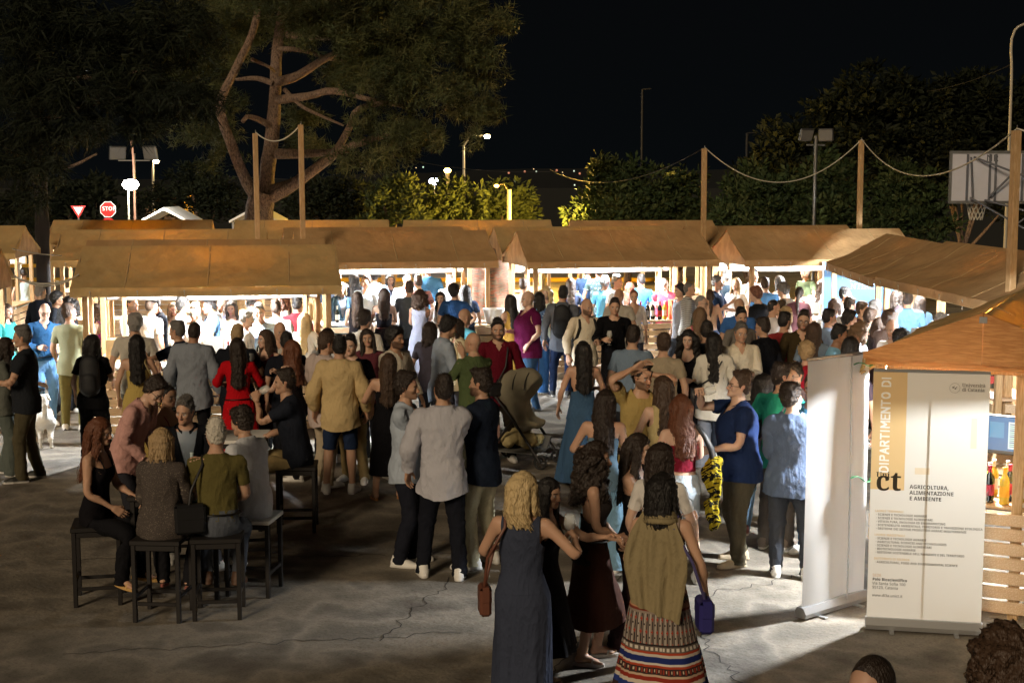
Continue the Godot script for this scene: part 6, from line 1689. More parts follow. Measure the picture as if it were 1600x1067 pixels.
func body_template(kind: String, sex: String, cell: float) -> Dictionary:
	var j := joints(sex)
	var f := sex == "f"
	var tab: Array = TORSO_F if f else TORSO_M
	var fs := 0.86 if f else 1.0
	var fl: Field
	if kind == "legs":
		fl = Field.new(Vector3(-0.28, 0.0, -0.22), Vector3(0.28, 1.10, 0.22), cell)
		fl.torso(tab, 0.012, 0.03)
		for s: float in [1.0, -1.0]:
			fl.cone(mx(j.hip - Vector3(0, 0.02, 0), s), mx(j.knee, s), 0.098 * (1.02 if f else 1.0), 0.068, 0.04)
			fl.cone(mx(j.knee, s), mx(j.ank + Vector3(0, -0.05, 0.005), s), 0.068, 0.058, 0.03)
		fl.plane(Vector3(0, 1.06, 0), Vector3.UP)
	elif kind == "top":
		fl = Field.new(Vector3(-0.62, 0.66, -0.24), Vector3(0.62, 1.54, 0.24), cell)
		fl.torso(tab, 0.015, 0.03)
		var low := [[0.60, tab[1][1] + 0.004, tab[1][2] + 0.004, -0.008], [0.86, tab[1][1], tab[1][2], -0.01]]
		fl.torso(low, 0.015, 0.02)
		for s: float in [1.0, -1.0]:
			fl.cone(mx(j.s, s), mx(j.e, s), 0.064 * fs, 0.059 * fs, 0.05)
			fl.cone(mx(j.e, s), mx(j.w + j.dir * 0.02, s), 0.060 * fs, 0.043 * fs, 0.02)
			if f:
				fl.cone(Vector3(s * 0.066, 1.262, 0.070), Vector3(s * 0.064, 1.275, 0.076), 0.062, 0.062, 0.045)
	else:
		fl = Field.new(Vector3(-0.60, 0.03, -0.20), Vector3(0.60, 1.60, 0.20), cell)
		fl.torso(tab, 0.0, 0.03)
		fl.cone(Vector3(0, 1.42, -0.022), Vector3(0, 1.575, 0.0), 0.058 * fs, 0.053 * fs, 0.035)
		for s: float in [1.0, -1.0]:
			fl.cone(mx(j.s, s), mx(j.e, s), 0.056 * fs, 0.043 * fs, 0.045)
			fl.cone(mx(j.e, s), mx(j.w, s), 0.043 * fs, 0.0275 * fs, 0.018)
			fl.cone(mx(j.e + j.dir * 0.06, s), mx(j.e + j.dir * 0.1, s), 0.044 * fs, 0.040 * fs, 0.02)
			fl.cone(mx(j.hip - Vector3(0, 0.02, 0), s), mx(j.knee, s), 0.088, 0.056, 0.04)
			fl.cone(mx(j.knee, s), mx(j.ank + Vector3(0, -0.02, 0), s), 0.055, 0.038, 0.02)
			fl.cone(mx(j.knee + Vector3(0, -0.08, -0.018), s), mx(j.knee + Vector3(0, -0.17, -0.018), s), 0.048, 0.046, 0.03)
			if f:
				fl.cone(Vector3(s * 0.066, 1.262, 0.060), Vector3(s * 0.064, 1.275, 0.066), 0.060, 0.060, 0.045)
	var m := fl.mesh()
	weights(m, sex)
	m.n = smooth_normals(m.v, m.i)
	return m

func head_template(sex: String, cell: float) -> Dictionary:
	var fl := Field.new(Vector3(-0.115, -0.03, -0.135), Vector3(0.115, 0.245, 0.145), cell)
	var f := sex == "f"
	fl.cone(Vector3(0, 0.128, -0.012), Vector3(0, 0.128, -0.012), 0.096, 0.096, 0.01, 0.77, 0.98)
	fl.cone(Vector3(0, 0.105, 0.030), Vector3(0, 0.035, 0.046), 0.062, 0.042, 0.03, 0.96)
	for s: float in [1.0, -1.0]:
		fl.cone(Vector3(s * 0.047, 0.045, 0.0), Vector3(s * 0.012, 0.014, 0.072), 0.022 if not f else 0.019, 0.018, 0.025)
		fl.cone(Vector3(s * 0.040, 0.076, 0.062), Vector3(s * 0.040, 0.074, 0.060), 0.021, 0.021, 0.025)
	fl.cone(Vector3(0, 0.008, 0.080), Vector3(0, 0.009, 0.080), 0.017 if not f else 0.014, 0.017 if not f else 0.014, 0.02)
	fl.cone(Vector3(-0.028, 0.114, 0.074), Vector3(0.028, 0.114, 0.074), 0.0145 if not f else 0.012, 0.0145 if not f else 0.012, 0.02)
	for s: float in [1.0, -1.0]:
		fl.cone(Vector3(s * 0.031, 0.096, 0.102), Vector3(s * 0.034, 0.096, 0.102), 0.0155, 0.0155, 0.014, 1.0, 1.0, true)
		fl.cone(Vector3(s * 0.031, 0.096, 0.0755), Vector3(s * 0.031, 0.096, 0.0755), 0.0135, 0.0135, 0.003)
	fl.cone(Vector3(0, 0.106, 0.088), Vector3(0, 0.064, 0.111), 0.008, 0.0125 if not f else 0.0105, 0.012)
	for s: float in [1.0, -1.0]:
		fl.cone(Vector3(s * 0.0115, 0.059, 0.100), Vector3(s * 0.0115, 0.059, 0.099), 0.0085, 0.0085, 0.008)
	fl.cone(Vector3(-0.020, 0.0315, 0.083), Vector3(0.020, 0.0315, 0.083), 0.0085, 0.0085, 0.006)
	fl.cone(Vector3(-0.018, 0.0365, 0.086), Vector3(0.018, 0.0365, 0.086), 0.0075, 0.0075, 0.006)
	fl.cone(Vector3(-0.015, 0.0265, 0.086), Vector3(0.015, 0.0265, 0.086), 0.0085, 0.0085, 0.005)
	for s: float in [1.0, -1.0]:
		fl.cone(Vector3(s * 0.078, 0.106, -0.012), Vector3(s * 0.073, 0.068, -0.002), 0.021, 0.012, 0.006, 0.42)
	fl.cone(Vector3(0, 0.05, -0.01), Vector3(0, -0.02, -0.012), 0.056 if not f else 0.049, 0.050 if not f else 0.044, 0.03)
	var m := fl.mesh()
	# what each place on the face is: eye, lip, brow, beard
	var v: PackedVector3Array = m.v
	var mask := PackedColorArray()
	var blue := PackedFloat32Array()
	mask.resize(v.size())
	for k in v.size():
		var p := v[k]
		var ax := absf(p.x)
		var eye := 0.0
		if Vector3(ax - 0.031, (p.y - 0.096) * 1.35, p.z - 0.0755).length() < 0.0168 and p.z > 0.079:
			eye = 1.0 if Vector2(ax - 0.031, p.y - 0.096).length() > 0.0062 else 2.0
		var lip := 1.0 - smoothstep(0.005, 0.011, absf(p.y - 0.0315)) if ax < 0.024 and p.z > 0.078 else 0.0
		var brow := 1.0 - smoothstep(0.004, 0.009, absf(p.y - 0.119 + ax * 0.08)) if ax > 0.011 and ax < 0.05 and p.z > 0.055 else 0.0
		var beard := 0.0
		if p.z > -0.012 and p.y < 0.075:
			beard = smoothstep(0.066, 0.05, p.y - smoothstep(0.04, 0.075, ax) * 0.03) * smoothstep(-0.012, 0.006, p.z) * smoothstep(-0.022, -0.008, p.y)
			beard *= 1.0 - lip * 0.8
			if ax < 0.012 and p.y > 0.05:
				beard = 0.0
			if p.z > 0.09 and p.y > 0.052:
				beard = 0.0
		mask[k] = Color(eye, lip, brow, beard)
	m.mask = mask
	return m

func hand_template(pose: String, cell: float) -> Dictionary:
	var fl := Field.new(Vector3(-0.115, -0.235, -0.06), Vector3(0.045, 0.03, 0.105), cell)
	var curl := {"relax": [12.0, 24.0, 18.0], "grip": [52.0, 62.0, 36.0], "flat": [4.0, 7.0, 5.0]}[pose] as Array
	var fz := [0.033, 0.011, -0.011, -0.031]
	var fr := [0.0086, 0.0089, 0.0085, 0.0074]
	var ln := [[0.044, 0.026, 0.020], [0.048, 0.030, 0.022], [0.045, 0.028, 0.021], [0.035, 0.021, 0.018]]
	fl.cone(Vector3(0, 0.025, 0), Vector3(0, -0.01, 0), 0.024, 0.023, 0.02, 0.85)
	for q in 4:
		var z: float = fz[q]
		var top := Vector3(-0.003, -0.092 + absf(q - 1.0) * 0.004, z)
		fl.cone(Vector3(0, -0.010, z * 0.55), top, 0.0155, 0.0125, 0.014)
		var a := 0.0
		var p := top
		for b in 3:
			a += deg_to_rad(curl[b] + q * (1.5 if pose != "flat" else 0.4))
			var e: Vector3 = p + Vector3(-sin(a), -cos(a), signf(z) * 0.04) .normalized() * float(ln[q][b])
			fl.cone(p, e, fr[q] * (1.0 - b * 0.06), fr[q] * (0.95 - b * 0.08), 0.003)
			p = e
	var t0 := Vector3(-0.006, -0.022, 0.022)
	var t1 := Vector3(-0.016, -0.052, 0.046)
	var t2 := Vector3(-0.030, -0.078, 0.054)
	var t3 := Vector3(-0.044, -0.098, 0.050)
	if pose == "grip":
		t2 = Vector3(-0.044, -0.072, 0.046)
		t3 = Vector3(-0.066, -0.088, 0.030)
	fl.cone(t0, t1, 0.015, 0.0125, 0.014)
	fl.cone(t1, t2, 0.0115, 0.0102, 0.004)
	fl.cone(t2, t3, 0.0102, 0.0085, 0.004)
	var m := fl.mesh()
	return m

func shoe_template(kind: String, cell: float) -> Dictionary:
	# about the ankle joint; the ground is 0.085 below it
	var fl := Field.new(Vector3(-0.075, -0.10, -0.10), Vector3(0.075, 0.065, 0.235), cell)
	if kind == "shoe":
		fl.cone(Vector3(0, 0.01, -0.012), Vector3(0, -0.04, -0.01), 0.046, 0.046, 0.02)
		fl.cone(Vector3(0, -0.042, -0.035), Vector3(0.004, -0.050, 0.09), 0.040, 0.040, 0.03, 0.98)
		fl.cone(Vector3(0.004, -0.055, 0.10), Vector3(0.0, -0.062, 0.168), 0.044, 0.036, 0.02, 1.05, 1.0, false, 0.75)
		fl.cone(Vector3(0, -0.078, -0.045), Vector3(0.004, -0.078, 0.105), 0.041, 0.047, 0.006, 1.0, 1.0, false, 0.5)
		fl.cone(Vector3(0.004, -0.078, 0.105), Vector3(0, -0.078, 0.172), 0.047, 0.038, 0.006, 1.0, 1.0, false, 0.5)
		fl.plane(Vector3(0, -0.085, 0), Vector3.DOWN)
		fl.plane(Vector3(0, 0.03, 0), Vector3.UP)
	elif kind == "foot":
		fl.cone(Vector3(0, 0.02, -0.005), Vector3(0, -0.03, 0.0), 0.037, 0.036, 0.02)
		fl.cone(Vector3(0, -0.048, -0.028), Vector3(0, -0.03, 0.01), 0.030, 0.032, 0.02)
		fl.cone(Vector3(0, -0.03, 0.015), Vector3(0.0, -0.062, 0.115), 0.032, 0.022, 0.02, 1.15)
		for t in 5:
			var x := 0.028 - t * 0.0135
			fl.cone(Vector3(x * 0.7, -0.060, 0.09), Vector3(x, -0.064, 0.158 - t * 0.008), 0.016, 0.0085 - t * 0.0006 + (0.003 if t == 0 else 0.0), 0.006)
	var m := fl.mesh()
	return m

func hair_template(style: String, cell: float) -> Dictionary:
	var r := RandomNumberGenerator.new()
	r.seed = hash(style)
	var long := style in ["long", "wavy", "curly", "bob", "pony", "shoulder", "locks"]
	var fl := Field.new(Vector3(-0.2, -0.47, -0.24) if long else Vector3(-0.13, -0.03, -0.17), Vector3(0.2, 0.28, 0.17), cell)
	var e: float = {"buzz": 0.003, "short": 0.009, "full": 0.015, "fringe": 0.005, "long": 0.012, "wavy": 0.015, "curly": 0.022, "bob": 0.016, "bun": 0.008, "pony": 0.009, "shoulder": 0.014, "curls": 0.02, "locks": 0.02, "quiff": 0.009}[style]
	var c := Vector3(0, 0.128, -0.012)
	fl.cone(c, c, 0.096 + e, 0.096 + e, 0.01, (0.074 + e) / (0.096 + e), (0.094 + e) / (0.096 + e))
	fl.cone(Vector3(0, 0.09, -0.035), Vector3(0, 0.06, -0.035), 0.062 + e, 0.052 + e, 0.02, 1.05)
	if style in ["short", "quiff", "full"]:
		fl.cone(Vector3(0, 0.196, 0.045), Vector3(0, 0.205, -0.05), 0.036 + e, 0.04 + e, 0.02, 1.25)
	if style == "quiff":
		for q in 9:
			var x := -0.045 + q * 0.01125
			fl.cone(Vector3(x, 0.20, 0.03), Vector3(x * 1.1 + 0.008, 0.236 - absf(x) * 0.3, 0.072), 0.014, 0.010, 0.01)
	if style in ["full", "curls", "locks"]:
		for q in 90:
			var d := Vector3(r.randf_range(-1, 1), r.randf_range(-0.3, 1), r.randf_range(-1, 0.75)).normalized()
			var p := c + Vector3(d.x * (0.074 + e), d.y * (0.096 + e), d.z * (0.094 + e))
			var s := 0.011 if style == "full" else 0.017
			fl.cone(p, p + Vector3(r.randf_range(-1, 1), r.randf_range(-1, 1), r.randf_range(-1, 1)) * 0.014, s, s * 0.8, 0.008)
	# the face stays free
	var fr := 0.170 if style not in ["fringe", "long", "wavy", "bob", "shoulder", "pony", "bun"] else 0.162
	fl.plane(Vector3(0, fr, 0.078), Vector3(0, -0.62, 0.78))
	if not long and style not in ["curls", "locks"]:
		fl.plane(Vector3(0, 0.035, -0.05), Vector3(0, -0.94, 0.34))
		fl.plane(Vector3(0, 0.088, 0.016), Vector3(0, -0.45, 0.89))
	if style == "fringe":
		fl.cone(Vector3(0, 0.215, 0.035), Vector3(0, 0.215, -0.02), 0.085, 0.085, 0.004, 1.0, 1.0, true)
	if style == "bun":
		fl.cone(Vector3(0, 0.185, -0.125), Vector3(0.01, 0.178, -0.122), 0.036, 0.032, 0.012)
	var paths: Array[PackedVector3Array] = []
	if long:
		var spec: Array = {"long": [30, 0.40, 0.006, 0.0], "wavy": [30, 0.36, 0.016, 3.2], "curly": [44, 0.26, 0.030, 6.0], "bob": [30, 0.05, 0.004, 0.0], "pony": [10, 0.26, 0.008, 1.0], "shoulder": [28, 0.13, 0.008, 1.5], "locks": [40, 0.10, 0.022, 5.0]}[style]
		var count: int = spec[0]
		for q in count:
			var a := deg_to_rad(lerpf(-118.0, 118.0, (q + r.randf_range(-0.3, 0.3)) / (count - 1)))
			var wide := 1.35 if style in ["curly", "locks"] else 1.0
			if style == "bob":
				wide = 1.12
			if style == "pony":
				a *= 0.12
			var l: float = -float(spec[1]) * (1.0 - 0.25 * absf(a) / 2.06) + r.randf_range(-0.03, 0.02)
			var p0 := c + Vector3(sin(a) * 0.070, 0.035, -cos(a) * 0.088)
			var ph := r.randf() * TAU
			var last := p0
			var steps := 9
			var path := PackedVector3Array([p0])
			for t in range(1, steps + 1):
				var u := float(t) / steps
				var y := lerpf(p0.y, l, u)
				var rx := lerpf(0.082, 0.092, u) * wide
				var rz := lerpf(0.098, 0.075, u) * wide
				var p := Vector3(sin(a) * rx, y, -cos(a) * rz - 0.012 - 0.045 * u * (0.4 + 0.6 * maxf(0.0, cos(a))))
				if style == "bob":
					p = Vector3(sin(a) * lerpf(0.088, 0.082, u * u), y, -cos(a) * lerpf(0.10, 0.085, u * u) - 0.012)
				if style == "pony":
					p = Vector3(sin(a) * 0.06, lerpf(0.15, l, u), -0.115 - 0.03 * sin(u * PI))
				if absf(a) > 1.45:
					p.z += 0.05 * u
				p += Vector3(cos(ph + u * float(spec[3]) * 2.2), 0, sin(ph + u * float(spec[3]) * 2.2)) * float(spec[2])
				var ra := lerpf(0.022, 0.016, u) * (1.0 if u < 0.85 else 0.72)
				fl.cone(last, p, ra * 1.03, ra, 0.006)
				last = p
				path.append(p)
			paths.append(path)
	var m := fl.mesh()
	# strands
	var v: PackedVector3Array = m.v
	var n := smooth_normals(v, m.i)
	var amp: float = {"buzz": 0.0006, "curly": 0.008, "curls": 0.007, "locks": 0.009, "full": 0.005}.get(style, 0.0046)
	var tight := style in ["curly", "curls", "locks"]
	for k in v.size():
		var p := v[k]
		var q := p * (95.0 if tight else 1.0)
		if not tight:
			var a := atan2(p.x, -p.z) * 15.0
			q = Vector3(a * 2.2, p.y * 14.0, p.length() * 30.0)
			if p.y > 0.17:
				q = Vector3(p.x * 210.0, p.y * 20.0, p.z * 18.0)
		v[k] = p + n[k] * noise.get_noise_3dv(q * 4.0) * amp * 2.2
	m.v = v
	# loose strands stand off the mass
	if cell < 0.018:
		var wisps := G.new()
		for path in paths:
			for q in (4 if cell < 0.012 else 2):
				var d := Vector3(r.randf_range(-1, 1), r.randf_range(-0.2, 0.4), r.randf_range(-1, 1)).normalized() * r.randf_range(0.016, 0.030)
				var pts := PackedVector3Array()
				var rad := PackedFloat32Array()
				for t in range(1, path.size()):
					var u := float(t) / (path.size() - 1)
					pts.append(path[t] + d * (0.7 + 0.5 * u) + Vector3(r.randf_range(-1, 1), -1.0 * u, r.randf_range(-1, 1)) * 0.008)
					rad.append(lerpf(0.0036, 0.0016, u))
				wisps.tube(pts, rad, 3)
		if not long and style not in ["buzz", "fringe"]:
			for q in (260 if cell < 0.012 else 120):
				var k := r.randi() % v.size()
				if v[k].y < 0.06 or n[k].y < -0.3:
					continue
				var p := v[k] - n[k] * 0.004
				var lay := Vector3(n[k].x * 0.5, 0.25, n[k].z - 0.7 if v[k].z < 0.03 else 0.5) + Vector3(r.randf_range(-1, 1), r.randf_range(-1, 1), r.randf_range(-1, 1)) * 0.5
				var tip := p + (n[k] * 0.75 + lay * 0.6).normalized() * r.randf_range(0.012, 0.026)
				wisps.rod(p, tip, 0.0042, 3, 0.001)
		var base := v.size()
		v.append_array(wisps.v)
		var ids: PackedInt32Array = m.i
		for q in wisps.i:
			ids.append(q + base)
		m.i = ids
	# long hair follows the shoulders
	var bi := PackedInt32Array()
	var bw := PackedFloat32Array()
	for k in v.size():
		var w := smoothstep(-0.02, -0.16, v[k].y)
		bi.append_array([4, 2, 4])
		bw.append_array([1.0 - w, w, 0.0])
		v[k] += Vector3(0, 1.535, 0)
	m.v = v
	m.bi = bi
	m.bw = bw
	return m

# [sleeve, neckline, hem]
const TOPS := {
	"tee": [0.66, "crew", 0.79], "polo": [0.66, "open", 0.79], "shirt": [1.92, "open", 0.76], "roll": [1.30, "open", 0.76], "sweat": [1.92, "crew", 0.80], "rolltee": [1.25, "crew", 0.77],
	"tank": [-1.0, "scoop", 0.80], "strap": [-2.0, "band", 0.82], "crop": [-2.0, "band", 1.06], "halter": [-2.0, "halter", 0.82], "blazer": [1.95, "deep", 0.74], "vneck": [1.1, "v", 0.80], "oneoff": [-1.0, "oneoff", 0.8], "robe": [1.5, "v", 0.80]}

func garment(type: String, sex: String, cell: float) -> Dictionary:
	var q := type.split("/")
	var kind := q[0]
	if kind == "legs":
		var m: Dictionary = tpl["legs %s %s" % [sex, str(cell)]]
		var v: PackedVector3Array = m.v
		var g := PackedFloat32Array()
		g.resize(v.size())
		var lo := q[1].to_float()
		var hi := q[2].to_float()
		for k in v.size():
			g[k] = maxf(v[k].y - hi, lo - v[k].y)
		return clip(m, g)
	var m: Dictionary = tpl["top %s %s" % [sex, str(cell)]]
	var v: PackedVector3Array = m.v
	var arm: PackedFloat32Array = m.arm
	var t: Array = TOPS[kind]
	var hem: float = q[1].to_float() if q.size() > 1 and q[1] != "" else t[2]
	var g := PackedFloat32Array()
	g.resize(v.size())
	for k in v.size():
		var p := v[k]
		var ax := absf(p.x)
		var x := hem - p.y - (0.02 * cos(p.x * 14.0) if kind in ["shirt", "roll"] and hem < 0.9 else 0.0)
		var y := 1.458 - p.z * 0.30 + maxf(0.0, ax - 0.055) * 1.1
		match t[1]:
			"open":
				if p.z > 0.0:
					y = minf(y, 1.37 + ax * 2.3)
			"v":
				if p.z > 0.0:
					y = minf(y, 1.28 + ax * 1.9)
			"deep":
				if p.z > 0.0:
					y = minf(y, 1.02 + ax * 4.6)
			"scoop":
				y = 1.36 + ax * ax * 7.0 if p.z > 0.0 else 1.40 + ax * ax * 6.0
			"band":
				y = 1.325 + (ax * 0.15 if p.z > 0.0 else -0.02)
			"halter":
				y = 1.44 - maxf(0.0, ax - 0.05) * 1.1 if p.z > 0.0 else 1.20 - ax * 0.4
			"oneoff":
				y = 1.35 + p.x * 0.75
		x = maxf(x, (p.y - y) * 0.7)
		if t[0] > 0.0:
			x = maxf(x, (arm[k] - t[0]) * 0.28)
		elif t[0] > -1.5:
			x = maxf(x, ax - (0.128 if sex == "f" else 0.145) - maxf(0.0, 1.30 - p.y) * 0.6)
			x = maxf(x, (arm[k] - 0.1) * 0.28)
		else:
			x = maxf(x, ax - 0.155 - maxf(0.0, 1.28 - p.y) * 0.8)
			x = maxf(x, (arm[k] - 0.12) * 0.28)
		g[k] = x
	return clip(m, g)

func ik(a: Vector3, b: Vector3, l1: float, l2: float, pole: Vector3) -> Array:
	var d := b - a
	var l := clampf(d.length(), absf(l1 - l2) + 0.02, (l1 + l2) * 0.998)
	var u := d.normalized()
	var t := a + u * l
	var x := (l1 * l1 - l2 * l2 + l * l) / (2.0 * l)
	var y := sqrt(maxf(l1 * l1 - x * x, 0.0))
	var side := (pole - u * pole.dot(u)).normalized()
	return [a + u * x + side * y, t]

func frame(y: Vector3, z: Vector3) -> Basis:
	var yy := y.normalized()
	var zz := (z - yy * z.dot(yy)).normalized()
	return Basis(yy.cross(zz), yy, zz)

const ARMS := {
	"down": [0.16, -0.96, 0.10], "ease": [0.20, -0.90, 0.26], "hold": [-0.12, -0.45, 0.62], "hi": [-0.16, -0.16, 0.62], "drink": [-0.29, 0.24, 0.54], "chin": [-0.34, 0.16, 0.44], "phone": [-0.24, -0.26, 0.62], "pocket": [0.10, -0.84, 0.14], "hip": [0.02, -0.68, 0.16],
	"cross": [-0.62, -0.36, 0.40], "reach": [0.0, -0.30, 0.92], "back": [-0.24, -0.72, -0.22], "up": [-0.24, 0.50, 0.16], "shoulder": [0.10, -0.02, 0.95], "side": [0.80, -0.1, 0.5], "table": [-0.10, -0.62, 0.60], "fore": [0.1, -0.5, 0.66], "talk": [0.25, -0.2, 0.6], "clasp": [-0.30, -0.72, 0.42], "out": [0.6, -0.12, 0.72], "lap": [-0.10, -0.75, 0.45], "behind": [0.0, 0.60, -0.05], "front": [-0.3, -0.55, 0.5]}

func opt(o: Dictionary, k: String, d: float) -> float:
	return (o[k] as String).to_float() if o.has(k) else d

# joints and bone transforms of one person, before scale and placing
func pose(o: Dictionary, sex: String) -> Dictionary:
	var j := joints(sex)
	var lean := deg_to_rad(opt(o, "ln", 2.0))
	var tw := deg_to_rad(opt(o, "tw", 0.0))
	var sit := opt(o, "sit", -1.0)
	var hd := (o.get("hd", "0,0") as String).split_floats(",")
	var hl := deg_to_rad(opt(o, "lt", 0.0))     # sideways lean
	var st := (o.get("st", "0.02,0.02") as String).split_floats(",")   # foot stagger, extra width
	var y0 := 0.93
	if sit >= 0.0:
		y0 = sit + 0.105
	else:
		var most := 0.0
		for s: float in [1.0, -1.0]:
			var dz := st[0] * s
			var l := 0.814 * 0.996
			most = maxf(most, 0.815 - sqrt(maxf(l * l - dz * dz - st[1] * st[1], 0.3)))
		y0 -= most + absf(hl) * 0.06 + opt(o, "drop", 0.0)
	var rp := Basis(Vector3.UP, deg_to_rad(opt(o, "ht", 0.0))) * Basis(Vector3.RIGHT, lean * 0.3) * Basis(Vector3.BACK, hl)
	var rs := rp * Basis(Vector3.BACK, -hl * 0.9) * Basis(Vector3.UP, tw * 0.5) * Basis(Vector3.RIGHT, lean * 0.35)
	var rc := rs * Basis(Vector3.BACK, -hl * 0.55) * Basis(Vector3.UP, tw * 0.5) * Basis(Vector3.RIGHT, lean * 0.35)
	var pp := Vector3(opt(o, "sw", 0.0), y0, -0.01)
	var ps: Vector3 = pp + rp * (j.spine - j.pelvis)
	var pc: Vector3 = ps + rs * (j.chest - j.spine)
	var pn: Vector3 = pc + rc * (j.neck - j.chest)
	var un := Basis(Vector3.RIGHT, -lean * 0.5)
	var rn := rc * Basis(Vector3.UP, deg_to_rad(hd[0]) * 0.45) * Basis(Vector3.RIGHT, deg_to_rad(hd[1]) * 0.45) * un
	var rh := rc * Basis(Vector3.UP, deg_to_rad(hd[0])) * Basis(Vector3.RIGHT, deg_to_rad(hd[1])) * Basis(Vector3.BACK, deg_to_rad(opt(o, "tilt", 0.0))) * un
	var ph: Vector3 = pn + rn * (j.head - j.neck)
	var t: Array[Transform3D] = []
	t.resize(17)
	var put := func(k: int, b: Basis, at: Vector3, rest: Vector3) -> void:
		t[k] = Transform3D(b, at - b * rest)
	put.call(0, rp, pp, j.pelvis)
	put.call(1, rs, ps, j.spine)
	put.call(2, rc, pc, j.chest)
	put.call(3, rn, pn, j.neck)
	put.call(4, rh, ph, j.head)
	var out := {"t": t, "head": Transform3D(rh, ph), "hands": [], "feet": [], "chest": Transform3D(rc, pc), "pelvis": Transform3D(rp, pp)}
	var sides := ["L", "R"]
	for k in 2:
		var s := 1.0 if k == 0 else -1.0
		var sh: Vector3 = pc + rc * (mx(j.s, s) - j.chest)
		var words := (o.get(sides[k], "down") as String).split(":")
		var a: Array = ARMS[words[0]]
		var off := Vector3(a[0] * s, a[1], a[2]) * 0.54
		if words.size() > 1:
			var more := words[1].split_floats(",")
			off += Vector3(more[0] * s, more[1], more[2])
		var pole := Vector3(0.55 * s, -0.55, -0.62)
		if words[0] in ["up", "behind"]:
			pole = Vector3(0.9 * s, 0.15, 0.35)
		if words[0] in ["shoulder", "out", "side"]:
			pole = Vector3(0.5 * s, -0.8, 0.0)
		if words[0] == "hip":
			pole = Vector3(0.95 * s, 0.0, -0.3)
		var r := ik(sh, sh + rc * off, 0.285, 0.255, rc * pole)
		var el: Vector3 = r[0]
		var wr: Vector3 = r[1]
		var yu := (sh - el).normalized()
		var fl := (wr - el)
		fl -= yu * fl.dot(yu)
		if fl.length() < 0.02:
			fl = -(rc * pole)
		var hx := yu.cross(fl).normalized()
		var rest: Basis = frame(-mx(j.dir, s), Vector3.BACK)
		var bu := Basis(hx, yu, hx.cross(yu).normalized())
		var yf := (el - wr).normalized()
		var bf := Basis(hx, yf, hx.cross(yf).normalized())
		put.call(5 + k * 3, bu * rest.inverse(), sh, mx(j.s, s))
		put.call(6 + k * 3, bf * rest.inverse(), el, mx(j.e, s))
		put.call(7 + k * 3, bf * rest.inverse(), wr, mx(j.w, s))
		var spin := 0.0
		if words.size() > 2:
			spin = deg_to_rad(words[2].to_float())
		out.hands.append(Transform3D(bf * Basis(Vector3.UP, spin * s), wr))
	for k in 2:
		var s := 1.0 if k == 0 else -1.0
		var hp: Vector3 = pp + rp * (mx(j.hip, s) - j.pelvis)
		var toe := deg_to_rad(opt(o, "toe", 12.0)) * s
		var at := Vector3(s * (0.105 + st[1]), 0.085, -0.02 + st[0] * s)
		var pole := Vector3(0.12 * s, 0, 1)
		var fb := Basis(Vector3.UP, toe)
		if sit >= 0.0:
			var ft := (o.get("ft", "0.30,0.26") as String).split_floats(",")
			at = Vector3(s * (0.11 + st[1]), 0.085 + ft[1], ft[0] + st[0] * s)
			pole = Vector3(0.25 * s, 0.9, 0.8)
			fb = fb * Basis(Vector3.RIGHT, deg_to_rad(8.0))
		var r := ik(hp, at, 0.405, 0.411, pole)
		var kn: Vector3 = r[0]
		at = r[1]
		var yt := (hp - kn).normalized()
		var fl := at - kn
		fl -= yt * fl.dot(yt)
		var zt := -fl if fl.length() > 0.02 else pole
		zt = (zt - yt * zt.dot(yt)).normalized()
		var hx := yt.cross(zt).normalized()
		var yc := (kn - at).normalized()
		var rt := frame(mx(j.hip, s) - mx(j.knee, s), Vector3.BACK)
		var rc2 := frame(mx(j.knee, s) - mx(j.ank, s), Vector3.BACK)
		var bt := Basis(hx, yt, zt)
		var bc := Basis(hx, yc, hx.cross(yc).normalized())
		put.call(11 + k * 3, bt * rt.inverse(), hp, mx(j.hip, s))
		put.call(12 + k * 3, bc * rc2.inverse(), kn, mx(j.knee, s))
		put.call(13 + k * 3, fb, at, mx(j.ank, s))
		out.feet.append(Transform3D(fb, at))
	return out

func skinned(m: Dictionary, v: PackedVector3Array, t: Array[Transform3D]) -> PackedVector3Array:
	var bi: PackedInt32Array = m.bi
	var bw: PackedFloat32Array = m.bw
	var out := PackedVector3Array()
	out.resize(v.size())
	for k in v.size():
		var p := v[k]
		var e := k * 3
		var r := t[bi[e]] * p * bw[e]
		if bw[e + 1] > 0.004:
			r += t[bi[e + 1]] * p * bw[e + 1]
			if bw[e + 2] > 0.004:
				r += t[bi[e + 2]] * p * bw[e + 2]
			else:
				r /= bw[e] + bw[e + 1]
		else:
			r /= bw[e]
		out[k] = r
	return out

const SKIN := [Color(0.62, 0.40, 0.29), Color(0.52, 0.31, 0.205), Color(0.42, 0.235, 0.145), Color(0.33, 0.175, 0.105)]
const HAIR := {"black": Color(0.012, 0.010, 0.009), "dark": Color(0.025, 0.016, 0.011), "brown": Color(0.06, 0.034, 0.02), "light": Color(0.16, 0.095, 0.05), "auburn": Color(0.13, 0.045, 0.02), "blond": Color(0.60, 0.45, 0.23), "fair": Color(0.42, 0.29, 0.15), "grey": Color(0.24, 0.225, 0.21), "white": Color(0.6, 0.56, 0.48), "salt": Color(0.13, 0.12, 0.11)}

func parse(s: String) -> Dictionary:
	var o := {}
	for w in s.split(" ", false):
		var e := w.find("=")
		if e < 0:
			o[w] = "1"
		else:
			o[w.left(e)] = w.substr(e + 1)
	return o

func cells(o: Dictionary) -> Array:
	# [body, garment, head, hand, hair] grid sizes, finer the nearer the person stands
	var d: float = o.dist
	if d < 13.5:
		return [0.027, 0.021, 0.0058, 0.0066, 0.0112]
	if d < 18.0:
		return [0.035, 0.030, 0.0090, 0.0092, 0.0175]
	return [0.042, 0.038, 0.0125, 0.0104, 0.024]

